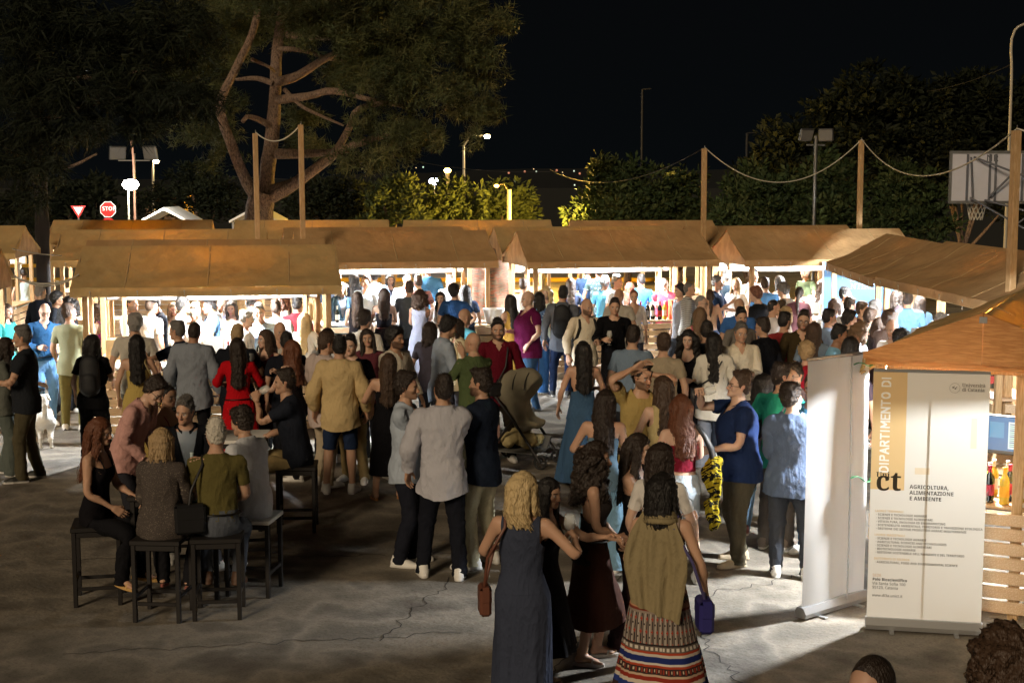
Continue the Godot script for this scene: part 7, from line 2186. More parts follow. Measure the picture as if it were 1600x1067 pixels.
func need(o: Dictionary) -> Array:
	var c := cells(o)
	var sex := "f" if o.has("f") else "m"
	var first := ["body %s %s" % [sex, str(c[0])], "top %s %s" % [sex, str(c[1])], "legs %s %s" % [sex, str(c[1])], "head %s %s" % [sex, str(c[2])]]
	for p in ["relax", "grip"]:
		first.append("hand %s %s" % [p, str(c[3])])
	first.append("shoe shoe %s" % str(c[2] * 2.0))
	if o.has("f"):
		first.append("shoe foot %s" % str(c[2] * 1.5))
	var h := (o.get("h", "short/dark") as String).split("/")
	if h[0] != "bald":
		first.append("hair %s %s" % [h[0], str(c[4])])
	var second := []
	if o.has("t"):
		var q := (o.t as String).split("/")
		second.append("wear %s/%s %s %s" % [q[0], q[2] if q.size() > 2 and q[2].is_valid_float() else "", sex, str(c[1])])
	if o.has("b"):
		var q := (o.b as String).split("/")
		if q[0] != "skirt":
			second.append("wear legs/%s/1.03 %s %s" % [{"shorts": "0.50", "mini": "0.62", "capri": "0.25"}.get(q[0], "0.035"), sex, str(c[1])])
	return [first, second]

func flip(a: PackedInt32Array, yes: bool) -> PackedInt32Array:
	var b := a.duplicate()
	if yes:
		for q in range(0, b.size(), 3):
			var z := b[q]
			b[q] = b[q + 1]
			b[q + 1] = z
	return b

func hexc(s: String) -> Color:
	return Color.html(s)

func lin(c: Color) -> Color:
	return c.srgb_to_linear()

# one person as a list of [part, arrays, material key]; runs in a worker thread
func person_parts(o: Dictionary) -> Array:
	var sex := "f" if o.has("f") else "m"
	var c := cells(o)
	var ps := pose(o, sex)
	var t: Array[Transform3D] = ps.t
	var fat := opt(o, "fat", 1.0)
	var out := []
	var skin: Color = SKIN[int(opt(o, "s", 1.0))]
	var rs := RandomNumberGenerator.new()
	rs.seed = int(o.seed)
	skin = skin * rs.randf_range(0.92, 1.08)
	skin.a = 1.0
	var hs := (o.get("h", "short/dark") as String).split("/")
	var hc: Color = HAIR.get(hs[1] if hs.size() > 1 else "dark", HAIR.dark)
	var tk := (o.get("t", "") as String).split("/")
	var bk := (o.get("b", "") as String).split("/")
	var jit := Vector3(rs.randf(), rs.randf(), rs.randf()) * 40.0
	var belly := func(v: PackedVector3Array) -> PackedVector3Array:
		if fat == 1.0:
			return v
		for k in v.size():
			var p := v[k]
			var w := smoothstep(0.55, 0.95, p.y) * (1.0 - smoothstep(1.25, 1.5, p.y))
			var gx := 1.0 + (fat - 1.0) * (0.35 + 0.65 * w)
			if absf(p.x) < 0.24:
				v[k] = Vector3(p.x * lerpf(1.0, gx, smoothstep(0.24, 0.16, absf(p.x))), p.y, p.z * (gx + (maxf(0.0, fat - 1.0) * 1.2 * w if p.z > 0.0 else 0.0)))
		return v
	# --- the body: skin, head and hands in one mesh
	var m: Dictionary = tpl["body %s %s" % [sex, str(c[0])]]
	var g := G.new()
	var col := PackedColorArray()
	var v: PackedVector3Array = (m.v as PackedVector3Array).duplicate()
	var n: PackedVector3Array = m.n
	var arm: PackedFloat32Array = m.arm
	var sleeve := -9.0
	var top_lo := 9.0
	var top_hi := 1.40
	if tk[0] != "":
		sleeve = TOPS[tk[0]][0]
		top_lo = TOPS[tk[0]][2] if tk.size() < 3 or not tk[2].is_valid_float() else tk[2].to_float()
		top_hi = {"crew": 1.42, "open": 1.34, "v": 1.26, "deep": 1.0, "scoop": 1.33, "band": 1.28, "halter": 1.17, "oneoff": 1.22}[TOPS[tk[0]][1]]
	var leg_lo := 9.0
	if bk[0] != "" and bk[0] != "skirt":
		leg_lo = {"shorts": 0.50, "mini": 0.62, "capri": 0.25}.get(bk[0], 0.035)
	if bk[0] == "skirt" or o.has("dress"):
		leg_lo = 0.78
	v = belly.call(v)
	for k in v.size():
		var p := v[k]
		var hide := false
		if arm[k] > 0.15 and absf(p.x) > 0.17 and p.y > 0.9:
			hide = arm[k] < sleeve - 0.1
		elif p.y > top_lo + 0.02 and p.y < top_hi and (absf(p.x) < 0.15 or sleeve > 0.0):
			hide = true
		if p.y < 1.0 and p.y > leg_lo + 0.03:
			hide = true
		if hide:
			v[k] = p - n[k] * 0.014
	g.v = skinned(m, v, t)
	g.i = (m.i as PackedInt32Array).duplicate()
	g.n = smooth_normals(g.v, g.i)
	var under: Color = lin(hexc(o.get("in", "8a96a4"))) if tk[0] == "blazer" else skin
	for k in v.size():
		col.append(under if under != skin and arm[k] < 0.2 and m.v[k].y > 0.85 and m.v[k].y < 1.455 else skin)
	var hm: Dictionary = tpl["head %s %s" % [sex, str(c[2])]]
	var mask: PackedColorArray = hm.mask
	var hx: Transform3D = ps.head
	var hsc := 0.97 if sex == "m" else 0.95
	hx = hx.scaled_local(Vector3.ONE * hsc)
	var at := g.v.size()
	var hv: PackedVector3Array = hm.v
	var beard := opt(o, "beard", 0.0)
	var pv := hx * hv
	if beard > 0.5:
		for k in hv.size():
			if mask[k].a > 0.0:
				pv[k] += hx.basis * (Vector3(hv[k].x, hv[k].y - 0.05, hv[k].z - 0.02).normalized() * mask[k].a * 0.010 * beard)
	g.v.append_array(pv)
	g.n.append_array(smooth_normals(pv, hm.i))
	for q: int in hm.i:
		g.i.append(q + at)
	var lipc := Color(0.42, 0.11, 0.10) if sex == "f" else skin * Color(0.85, 0.62, 0.60)
	var grey := hs[0] == "bald" or hs[0] == "fringe"
	var brow: Color = hc if not grey else hc.lerp(skin, 0.5)
	for k in hv.size():
		var q := mask[k]
		var cc := skin
		var p := hv[k]
		# flush of nose, cheeks and ears
		if (p.z > 0.1 and p.y < 0.085 and p.y > 0.05) or absf(p.x) > 0.076:
			cc = cc.lerp(Color(skin.r * 1.05, skin.g * 0.78, skin.b * 0.72), 0.5)
		cc = cc.lerp(hc, q.a * minf(beard, 1.0) * 0.72)
		cc = cc.lerp(lipc, q.g * 0.75)
		cc = cc.lerp(brow, q.b * 0.85)
		if q.r > 1.5:
			cc = Color(0.03, 0.018, 0.012)
		elif q.r > 0.5:
			cc = Color(0.62, 0.58, 0.55)
		cc.a = 1.0
		col.append(cc)
	for k in 2:
		var word := (o.get("L" if k == 0 else "R", "down") as String).split(":")[0]
		var hp := "grip" if word in ["hold", "hi", "drink", "phone", "cross", "clasp", "front"] or o.has("grip" + ("L" if k == 0 else "R")) else "relax"
		var hd: Dictionary = tpl["hand %s %s" % [hp, str(c[3])]]
		var x: Transform3D = ps.hands[k]
		x = x.scaled_local(Vector3(1.0 if k == 0 else -1.0, 1, 1) * (1.0 if sex == "m" else 0.9))
		var base := g.v.size()
		var w: PackedVector3Array = x * (hd.v as PackedVector3Array)
		var hi := flip(hd.i, k == 1)
		g.v.append_array(w)
		g.n.append_array(smooth_normals(w, hi))
		for q in hi:
			g.i.append(q + base)
		for q in w.size():
			col.append(skin)
	var sandal := (o.get("f2", "white") as String).begins_with("sandal") and sex == "f"
	var pair: Array[G] = []
	var fc := (o.get("f2", "e8e6e0") as String).split("/")
	var upc := lin(hexc(fc[fc.size() - 1] if fc[fc.size() - 1].is_valid_html_color() else "e8e6e0"))
	var solec := upc if sandal or fc[0] == "plain" else Color(0.62, 0.60, 0.56)
	for k in 2:
		var shoe := G.new()
		var shoec := PackedColorArray()
		pair.append(shoe)
		var fx: Transform3D = ps.feet[k]
		if k == 1:
			fx = fx.scaled_local(Vector3(-1, 1, 1))
		if sandal:
			var fm: Dictionary = tpl["shoe foot %s" % str(c[2] * 1.5)]
			var base := g.v.size()
			var up := fx * Transform3D(Basis(Vector3.RIGHT, 0.0), Vector3(0, 0.012, 0))
			var w: PackedVector3Array = up * (fm.v as PackedVector3Array)
			g.v.append_array(w)
			g.n.append_array(smooth_normals(w, flip(fm.i, k == 1)))
			for q: int in flip(fm.i, k == 1):
				g.i.append(q + base)
			for q in w.size():
				col.append(skin)
			var so := G.new()
			var poly := PackedVector2Array()
			for q in 20:
				var a := TAU * q / 20
				poly.append(Vector2(cos(a) * (0.036 + 0.008 * sin(a)), 0.055 + sin(a) * 0.122))
			so.prism(poly, 0.060, 0.085, Transform3D(Basis(Vector3.RIGHT, PI / 2), Vector3.ZERO))
			so.tube(PackedVector3Array([Vector3(-0.036, -0.07, 0.085), Vector3(-0.025, -0.03, 0.085), Vector3(0.0, -0.022, 0.085), Vector3(0.025, -0.03, 0.085), Vector3(0.038, -0.07, 0.085)]), PackedFloat32Array([0.010, 0.011, 0.011, 0.011, 0.010]), 6, 0.4)
			so.tube(PackedVector3Array([Vector3(-0.036, 0.0, -0.0), Vector3(-0.0, 0.0, 0.038), Vector3(0.036, 0.0, 0.0), Vector3(0.0, 0.0, -0.042), Vector3(-0.036, 0.0, -0.0)]), PackedFloat32Array([0.007, 0.007, 0.007, 0.007, 0.007]), 6)
			shoe.add(so, fx)
			for q in so.v.size():
				shoec.append(upc)
		else:
			var fm: Dictionary = tpl["shoe shoe %s" % str(c[2] * 2.0)]
			var w: PackedVector3Array = fx * (fm.v as PackedVector3Array)
			var base := shoe.v.size()
			shoe.v.append_array(w)
			shoe.n.append_array(smooth_normals(w, flip(fm.i, k == 1)))
			var fv: PackedVector3Array = fm.v
			for q in w.size():
				shoe.uv.append(Vector2.ZERO)
				shoec.append(solec if fv[q].y < -0.063 else upc)
			for q: int in flip(fm.i, k == 1):
				shoe.i.append(q + base)
		shoe.c = shoec
	g.c = col
	g.uv = PackedVector2Array()
	out.append(["body", g.arrays(), "skin"])
	# --- clothes
	for wear in 2:
		var kk := tk if wear == 0 else bk
		if kk[0] == "" or kk[0] == "skirt":
			continue
		var key := ""
		if wear == 0:
			key = "wear %s/%s %s %s" % [kk[0], kk[2] if kk.size() > 2 and kk[2].is_valid_float() else "", sex, str(c[1])]
		else:
			key = "wear legs/%s/1.03 %s %s" % [{"shorts": "0.50", "mini": "0.62", "capri": "0.25"}.get(kk[0], "0.035"), sex, str(c[1])]
		var gm: Dictionary = tpl[key]
		var w: PackedVector3Array = (gm.v as PackedVector3Array).duplicate()
		w = belly.call(w)
		var wn := smooth_normals(w, gm.i)
		var amp := 0.010
		var wide := 0.0
		if wear == 0:
			amp = {"tee": 0.011, "polo": 0.009, "blazer": 0.008, "strap": 0.004, "crop": 0.004, "tank": 0.005, "halter": 0.008}.get(kk[0], 0.014)
			wide = {"blazer": 0.012, "shirt": 0.006, "roll": 0.006, "sweat": 0.010, "crop": -0.008, "strap": -0.006, "rolltee": 0.008}.get(kk[0], 0.0)
			if o.has("loose"):
				wide += 0.012
				amp += 0.005
			if o.has("tuck"):
				wide -= 0.006
		else:
			wide = {"wide": 0.004, "chino": 0.004, "slim": -0.010, "jeans": -0.002}.get(kk[0], 0.0)
		for k in w.size():
			var p := w[k]
			var q := Vector3(p.x * 1.6, p.y, p.z * 1.6) * 9.0 + jit
			var d := noise.get_noise_3dv(q * 1.0) * amp + noise.get_noise_3dv(Vector3(q.x * 2.4, q.y * 3.0 + q.x * 2.0, q.z * 2.4) * 1.3) * amp * 0.7
			if wear == 1:
				var ax := absf(p.x)
				if p.y > 0.80:
					d *= 0.5
				# creases behind the knee and above the shoe
				d += 0.006 * sin(p.y * 95.0 + p.x * 30.0 + jit.x) * (smoothstep(0.28, 0.05, p.y) + 0.6 * smoothstep(0.12, 0.0, absf(p.y - 0.5)))
				if kk[0] == "wide":
					d += 0.035 * smoothstep(0.75, 0.15, p.y)
				if kk[0] == "slim":
					d -= 0.008 * smoothstep(0.5, 0.1, p.y)
				d += wide
				if not o.has("tuck") and top_lo < 1.0:
					d -= 0.026 * smoothstep(top_lo - 0.01, top_lo + 0.03, p.y)
			else:
				d += wide
				if p.y < 1.0:
					d += 0.014 * smoothstep(1.0, 0.8, p.y) * (0.0 if o.has("tuck") else 1.0)
			var rg := absf(noise.get_noise_3dv(Vector3(p.x * 15.0 + p.y * 7.0, p.y * 11.0 - absf(p.x) * 6.0, p.z * 15.0) + jit))
			d += amp * (0.9 - smoothstep(0.0, 0.14, rg) * 0.9) * (0.55 if wear == 0 else 0.4)
			w[k] = p + wn[k] * d
		var gg := G.new()
		gg.v = skinned(gm, w, t)
		gg.i = (gm.i as PackedInt32Array).duplicate()
		gg.n = smooth_normals(gg.v, gg.i)
		if wear == 0:
			if kk[0] in ["polo", "shirt", "roll", "blazer"]:
				collar(gg, t, kk[0] == "blazer", sex)
			if kk[0] in ["strap", "crop"]:
				straps(gg, t)
			if o.has("dress"):
				skirt(gg, t, sex, (o.dress as String).split_floats(","), jit, 1.06, belly)
		gg.uv = fit_uv(gg)
		out.append([{"strap": "top", "crop": "top", "tank": "top", "tee": "tee_shirt", "polo": "polo_shirt", "blazer": "jacket", "sweat": "sweater"}.get(kk[0], "shirt" if not o.has("dress") else "dress") if wear == 0 else {"shorts": "shorts"}.get(kk[0], "trousers"), gg.arrays(), "cloth/" + kk[1] + ("/" + kk[3] if kk.size() > 3 else "")])
	if bk[0] == "skirt":
		var gg := G.new()
		skirt(gg, t, sex, (bk[2] as String).split_floats(","), jit, 1.05, belly)
		gg.uv = fit_uv(gg)
		out.append(["skirt", gg.arrays(), "cloth/" + bk[1] + ("/" + bk[3] if bk.size() > 3 else "")])
	for shoe in pair:
		out.append(["sandal" if sandal else "shoe", shoe.arrays(), "shoe"])
	# --- hair
	if hs[0] != "bald":
		var km: Dictionary = tpl["hair %s %s" % [hs[0], str(c[4])]]
		var gg := G.new()
		var w: PackedVector3Array = (km.v as PackedVector3Array).duplicate()
		for k in w.size():
			if w[k].y > 1.5:
				w[k] = (w[k] - Vector3(0, 1.535, 0)) * hsc + Vector3(0, 1.535, 0)
			else:
				w[k].z -= (fat - 1.0) * 0.05
		gg.v = skinned(km, w, t)
		gg.i = (km.i as PackedInt32Array).duplicate()
		gg.n = smooth_normals(gg.v, gg.i)
		out.append(["hair", gg.arrays(), "hair/" + (hs[1] if hs.size() > 1 else "dark")])
	# --- spectacles, cords, watches
	if o.has("glasses"):
		var gg := G.new()
		for s: float in [1.0, -1.0]:
			var ring := PackedVector3Array()
			var rad := PackedFloat32Array()
			for q in 13:
				var a := TAU * q / 12
				ring.append(Vector3(s * 0.033 + cos(a) * 0.025, 0.094 + sin(a) * 0.019, 0.104 - absf(s * 0.033 + cos(a) * 0.025) * 0.12))
				rad.append(0.0024)
			gg.tube(ring, rad, 5)
			gg.rod(Vector3(s * 0.058, 0.100, 0.096), Vector3(s * 0.080, 0.100, -0.015), 0.0022, 5)
		gg.rod(Vector3(-0.009, 0.100, 0.104), Vector3(0.009, 0.100, 0.104), 0.0022, 5)
		var w := G.new()
		w.add(gg, hx)
		out.append(["spectacles", w.arrays(), "dark"])
	if o.has("cord"):
		var gg := G.new()
		var pts := PackedVector3Array()
		var rad := PackedFloat32Array()
		for q in 15:
			var u := q / 14.0
			var a := lerpf(-PI, PI, u)
			var p := Vector3(sin(a) * 0.085 * (1.0 if absf(a) < 2.2 else 0.8), 1.30 + 0.17 * (1.0 - cos(a)) * 0.5 * 1.0, 0.135 * cos(a * 0.5) - 0.02 - 0.07 * absf(sin(a * 0.5)))
			p.y = lerpf(1.18, 1.49, pow(absf(a) / PI, 0.8))
			p.z = lerpf(0.135, -0.075, pow(absf(a) / PI, 1.6))
			p.x = sin(a) * 0.08
			pts.append(t[2] * p)
			rad.append(0.0045)
		gg.tube(pts, rad, 5)
		out.append(["neck_cord", gg.arrays(), "cloth/" + (o.cord as String)])
	if o.has("belt"):
		var gg := G.new()
		var pts := PackedVector3Array()
		var rad := PackedFloat32Array()
		var tab: Array = TORSO_F if sex == "f" else TORSO_M
		for q in 25:
			var a := TAU * q / 24
			pts.append(t[0] * Vector3(cos(a) * (0.166 * fat + 0.018), 1.0, sin(a) * (0.118 * fat + 0.018)))
			rad.append(0.02)
		gg.tube(pts, rad, 6, 0.35)
		out.append(["belt", gg.arrays(), "dark"])
	if o.has("watch"):
		var gg := G.new()
		var x: Transform3D = ps.hands[0 if o.watch == "L" else 1]
		var pts := PackedVector3Array()
		var rad := PackedFloat32Array()
		for q in 13:
			var a := TAU * q / 12
			pts.append(x * Vector3(cos(a) * 0.027, 0.03, sin(a) * 0.031))
			rad.append(0.010)
		gg.tube(pts, rad, 6, 0.4)
		gg.box(x * Vector3(0.028 if o.watch == "L" else -0.028, 0.03, 0), Vector3(0.010, 0.034, 0.034), x.basis, 0.003)
		out.append(["wristwatch", gg.arrays(), "dark"])
	return [out, ps]

# where a pattern lies on a garment: round the body and down it, in metres
func fit_uv(g: G) -> PackedVector2Array:
	var uv := PackedVector2Array()
	uv.resize(g.v.size())
	for k in g.v.size():
		var p := g.v[k]
		uv[k] = Vector2(atan2(p.x, -p.z) / TAU, 1.0 - p.y / 2.0)
	return uv

func bind(p: Vector3, t: Array[Transform3D], a: int, b: int, w: float) -> Vector3:
	return (t[a] * p) * (1.0 - w) + (t[b] * p) * w

func collar(g: G, t: Array[Transform3D], big: bool, sex: String) -> void:
	var c := G.new()
	var s := 0.9 if sex == "f" else 1.0
	for side in 2:
		var k := c.v.size()
		for q in 25:
			var a := lerpf(deg_to_rad(24.0), deg_to_rad(336.0), q / 24.0)
			var front := cos(a)
			for r in 3:
				var rr: float = [0.070, 0.076, 0.100][r] * s
				var y: float = [1.462, 1.508, 1.463][r]
				y -= maxf(front, 0.0) * 0.055 + (0.012 if r == 2 and front > 0.4 else 0.0)
				if big and r == 2:
					y -= maxf(front, 0.0) * 0.03
				var p := Vector3(sin(a) * rr * 1.02, y, cos(a) * rr * (1.05 if front > 0.0 else 0.86) - 0.012)
				if side == 1:
					p += Vector3(sin(a), -0.3, cos(a)) * -0.003
				c.v.append(bind(p, t, 2, 3, 0.35 if r < 2 else 0.1))
		for q in 24:
			for r in 2:
				var e := k + q * 3 + r
				if side == 0:
					c.i.append_array([e, e + 3, e + 1, e + 1, e + 3, e + 4])
				else:
					c.i.append_array([e, e + 1, e + 3, e + 1, e + 4, e + 3])
	var at := g.v.size()
	g.v.append_array(c.v)
	g.n.append_array(smooth_normals(c.v, c.i))
	for q in c.i:
		g.i.append(q + at)

func straps(g: G, t: Array[Transform3D]) -> void:
	var c := G.new()
	for s: float in [1.0, -1.0]:
		var pts := PackedVector3Array()
		var rad := PackedFloat32Array()
		for p: Vector3 in [Vector3(0.075, 1.31, 0.115), Vector3(0.082, 1.38, 0.085), Vector3(0.085, 1.43, 0.035), Vector3(0.082, 1.452, -0.02), Vector3(0.078, 1.42, -0.085), Vector3(0.070, 1.35, -0.105), Vector3(0.065, 1.28, -0.100)]:
			pts.append(t[2] * mx(p, s))
			rad.append(0.0065)
		c.tube(pts, rad, 6, 0.5)
	var at := g.v.size()
	g.v.append_array(c.v)
	g.n.append_array(c.n)
	for q in c.i:
		g.i.append(q + at)

# spec: hem height, hem half width, pleat depth
func skirt(g: G, t: Array[Transform3D], sex: String, spec: PackedFloat64Array, jit: Vector3, y0: float, belly: Callable) -> void:
	var hem := spec[0]
	var wide := spec[1]
	var pleat := spec[2] if spec.size() > 2 else 0.1
	var slit := spec[3] if spec.size() > 3 else 0.0
	var tab: Array = TORSO_F if sex == "f" else TORSO_M
	var rows := 30
	var cols := 64
	var rest := PackedVector3Array()
	for r in rows + 1:
		var u := float(r) / rows
		var y := lerpf(y0, hem, u)
		var k := 0
		while k < tab.size() - 2 and y > tab[k + 1][0]:
			k += 1
		var f := clampf((y - tab[k][0]) / (tab[k + 1][0] - tab[k][0]), 0.0, 1.0)
		var a: float = lerpf(tab[k][1], tab[k + 1][1], f) + 0.016
		var b: float = lerpf(tab[k][2], tab[k + 1][2], f) + 0.016
		if y < 0.92:
			var d := (0.92 - y) / maxf(0.92 - hem, 0.01)
			a = lerpf(0.192, wide, d)
			b = lerpf(0.136, wide * 0.82, d)
		for q in cols + 1:
			var an := TAU * (q % cols) / cols
			var fold := 1.0 + pleat * smoothstep(1.0, 0.2, y / 1.02) * (sin(an * 11.0 + noise.get_noise_2d(an * 20.0, jit.x) * 4.0 + jit.y) * 0.6 + sin(an * 5.0 + jit.z + y * 2.0) * 0.5)
			rest.append(Vector3(sin(an) * a * fold, y, cos(an) * b * fold - 0.006))
	rest = belly.call(rest)
	var at := g.v.size()
	var nv := PackedVector3Array()
	for p in rest:
		var w := clampf((0.93 - p.y) / 0.45, 0.0, 0.8)
		var lr := smoothstep(-0.14, 0.14, p.x)
		var low := clampf((0.5 - p.y) / 0.35, 0.0, 0.6)
		var l := (t[11] * p).lerp(t[12] * p, low)
		var rr := (t[14] * p).lerp(t[15] * p, low)
		nv.append((t[0] * p) * (1.0 - w) + (l * lr + rr * (1.0 - lr)) * w)
	var ids := PackedInt32Array()
	for r in rows:
		for q in cols:
			if slit > 0.0 and rest[r * (cols + 1)].y < slit and q == 38:
				continue
			var e := r * (cols + 1) + q
			ids.append_array([e, e + cols + 1, e + 1, e + 1, e + cols + 1, e + cols + 2])
	var nn := smooth_normals(nv, ids)
	for r in rows + 1:
		var s := (nn[r * (cols + 1)] + nn[r * (cols + 1) + cols]).normalized()
		nn[r * (cols + 1)] = s
		nn[r * (cols + 1) + cols] = s
	g.v.append_array(nv)
	g.n.append_array(nn)
	for q in ids:
		g.i.append(q + at)

# ---------------------------------------------------------------- materials
var mats := {}

func tex_noise(freq: float, seed_: int, normal := false, strength := 4.0, size := 512, octaves := 4, ramp: Gradient = null) -> NoiseTexture2D:
	var t := NoiseTexture2D.new()
	var fnl := FastNoiseLite.new()
	fnl.seed = seed_
	fnl.frequency = freq
	fnl.fractal_octaves = octaves
	t.noise = fnl
	t.width = size
	t.height = size
	t.seamless = true
	t.as_normal_map = normal
	t.bump_strength = strength
	t.color_ramp = ramp
	return t

func plain(name_: String, col: Color, rough := 0.8, metal := 0.0) -> StandardMaterial3D:
	var m := StandardMaterial3D.new()
	m.resource_name = name_
	m.albedo_color = col
	m.roughness = rough
	m.metallic = metal
	return m

var shared := {}

func material(key: String) -> StandardMaterial3D:
	if mats.has(key):
		return mats[key]
	var q := key.split("/")
	var m := StandardMaterial3D.new()
	m.resource_name = key.replace("/", "_")
	if not shared.has("weave"):
		shared.weave = tex_noise(0.011, 5, true, 13.0, 512, 4)
		((shared.weave as NoiseTexture2D).noise as FastNoiseLite).fractal_type = FastNoiseLite.FRACTAL_RIDGED
		shared.strand = tex_noise(0.05, 9, true, 8.0, 256, 3)
	match q[0]:
		"skin":
			m.vertex_color_use_as_albedo = true
			m.roughness = 0.52
			m.metallic_specular = 0.45
			m.subsurf_scatter_enabled = true
			m.subsurf_scatter_strength = 0.08
		"shoe":
			m.vertex_color_use_as_albedo = true
			m.roughness = 0.6
		"dark":
			m.albedo_color = Color(0.07, 0.065, 0.06)
			m.roughness = 0.4
		"hair":
			m.albedo_color = (HAIR[q[1]] as Color).linear_to_srgb()
			m.roughness = 0.5
			m.normal_enabled = true
			m.normal_texture = shared.strand
			m.normal_scale = 1.6
			m.uv1_triplanar = true
			m.uv1_scale = Vector3(9, 1.0, 9)
		"cloth":
			m.albedo_color = hexc(q[1])
			m.roughness = 0.88
			m.metallic_specular = 0.25
			m.normal_enabled = true
			m.normal_texture = shared.weave
			m.normal_scale = 0.55
			m.uv1_triplanar = true
			m.uv1_scale = Vector3(2.2, 0.7, 2.2)
			if q.size() > 2:
				pattern(m, q[2], hexc(q[1]))
	mats[key] = m
	return m

# ---------------------------------------------------------------- things
var names := {}

func numbered(called: String) -> String:
	var k: int = names.get(called, -1) + 1
	names[called] = k
	return called if k == 0 else "%s_%03d" % [called, k]

func tag(o: Node3D, label: String, category: String, group := "", kind := "") -> void:
	if label: o.set_meta("label", label)
	if category: o.set_meta("category", category)
	if group: o.set_meta("group", group)
	if kind: o.set_meta("kind", kind)

func thing(called: String, label: String, category: String, at := Vector3.ZERO, turn := 0.0, group := "") -> Node3D:
	var o := Node3D.new()
	o.name = numbered(called)
	add_child(o)
	o.position = at
	o.rotation.y = turn
	tag(o, label, category, group)
	return o

func put(called: String, mesh: Mesh, mat: Material, parent: Node3D, x := Transform3D()) -> MeshInstance3D:
	var o := MeshInstance3D.new()
	o.name = numbered(called) if parent == self else called
	o.mesh = mesh
	o.material_override = mat
	o.transform = x
	parent.add_child(o, true)
	return o

var people: Array[Dictionary] = []

# x, z: where the feet stand; h: height; turn: 0 faces the camera, 90 looks to the right of the picture
func person(x: float, z: float, h: float, turn: float, look: String, label: String, group := "") -> void:
	var o := parse(look)
	o.x = x
	o.z = z
	o.hgt = h
	o.turn = turn
	o.label = label
	o.group = group
	o.dist = Vector2(x, z).length()
	o.seed = people.size() + 11
	# nobody stands quite straight: weight on one leg, a turned chest, a tilted head
	var r := RandomNumberGenerator.new()
	r.seed = o.seed * 7 + 3
	if not o.has("sit"):
		var side := 1.0 if r.randf() < 0.5 else -1.0
		var k := r.randf_range(0.5, 1.0) * side
		for q: Array in [["sw", 0.030 * k], ["hl", 4.5 * k], ["lt", 4.5 * k], ["ht", r.randf_range(-9, 9)], ["tw", r.randf_range(-9, 9)], ["tilt", r.randf_range(-6, 6)], ["ln", r.randf_range(0, 6)]]:
			if not o.has(q[0]):
				o[q[0]] = "%.3f" % q[1]
		if not o.has("st"):
			o.st = "%.3f,%.3f" % [r.randf_range(-0.09, 0.09), r.randf_range(-0.02, 0.05)]
		o.toe = "%.1f" % r.randf_range(6, 22)
	people.append(o)

func run_jobs(keys: Array) -> void:
	var left := keys.filter(func(k: String) -> bool: return not tpl.has(k))
	var done := []
	done.resize(left.size())
	var job := WorkerThreadPool.add_group_task(func(k: int) -> void: done[k] = make_template(left[k]), left.size())
	WorkerThreadPool.wait_for_group_task_completion(job)
	for k in left.size():
		tpl[left[k]] = done[k]

func build_people() -> void:
	noise.seed = 7
	noise.frequency = 0.25
	noise.fractal_octaves = 2
	var one := {}
	var two := {}
	for o in people:
		var q := need(o)
		for k: String in q[0]: one[k] = true
		for k: String in q[1]: two[k] = true
	var t0 := Time.get_ticks_msec()
	run_jobs(one.keys())
	run_jobs(two.keys())
	print("templates ", tpl.size(), " ms ", Time.get_ticks_msec() - t0)
	var done := []
	done.resize(people.size())
	var job := WorkerThreadPool.add_group_task(func(k: int) -> void: done[k] = person_parts(people[k]), people.size())
	WorkerThreadPool.wait_for_group_task_completion(job)
	var tris := 0
	for k in people.size():
		var o := people[k]
		var p := thing("person", o.label, "person", Vector3(o.x, opt(o, "up", 0.0), o.z), deg_to_rad(o.turn), o.group)
		p.scale = Vector3.ONE * (float(o.hgt) / 1.765)
		for part: Array in done[k][0]:
			var m := ArrayMesh.new()
			m.add_surface_from_arrays(Mesh.PRIMITIVE_TRIANGLES, part[1])
			put(part[0], m, material(part[2]), p)
			tris += (part[1][Mesh.ARRAY_INDEX] as PackedInt32Array).size() / 3
		o.node = p
		o.pose = done[k][1]
	print("people ", people.size(), " triangles ", tris)

# ---------------------------------------------------------------- shared looks
var M := {}

func triplanar(m: StandardMaterial3D, scale: Vector3, world := false) -> StandardMaterial3D:
	m.uv1_triplanar = true
	m.uv1_world_triplanar = world
	m.uv1_scale = scale
	return m

func ramp(cols: Array, offs: Array) -> Gradient:
	var g := Gradient.new()
	g.colors = PackedColorArray(cols)
	g.offsets = PackedFloat32Array(offs)
	return g

func wood(name_: String, a: Color, b: Color, seed_: int) -> StandardMaterial3D:
	var m := plain(name_, Color.WHITE, 0.72)
	m.albedo_texture = tex_noise(0.018, seed_, false, 1.0, 512, 5, ramp([a, a.lerp(b, 0.4), b, a.lerp(b, 0.3)], [0.2, 0.45, 0.6, 0.85]))
	m.normal_enabled = true
	m.normal_texture = tex_noise(0.03, seed_ + 1, true, 4.0, 256, 3)
	m.normal_scale = 0.4
	return triplanar(m, Vector3(0.5, 7.0, 7.0))

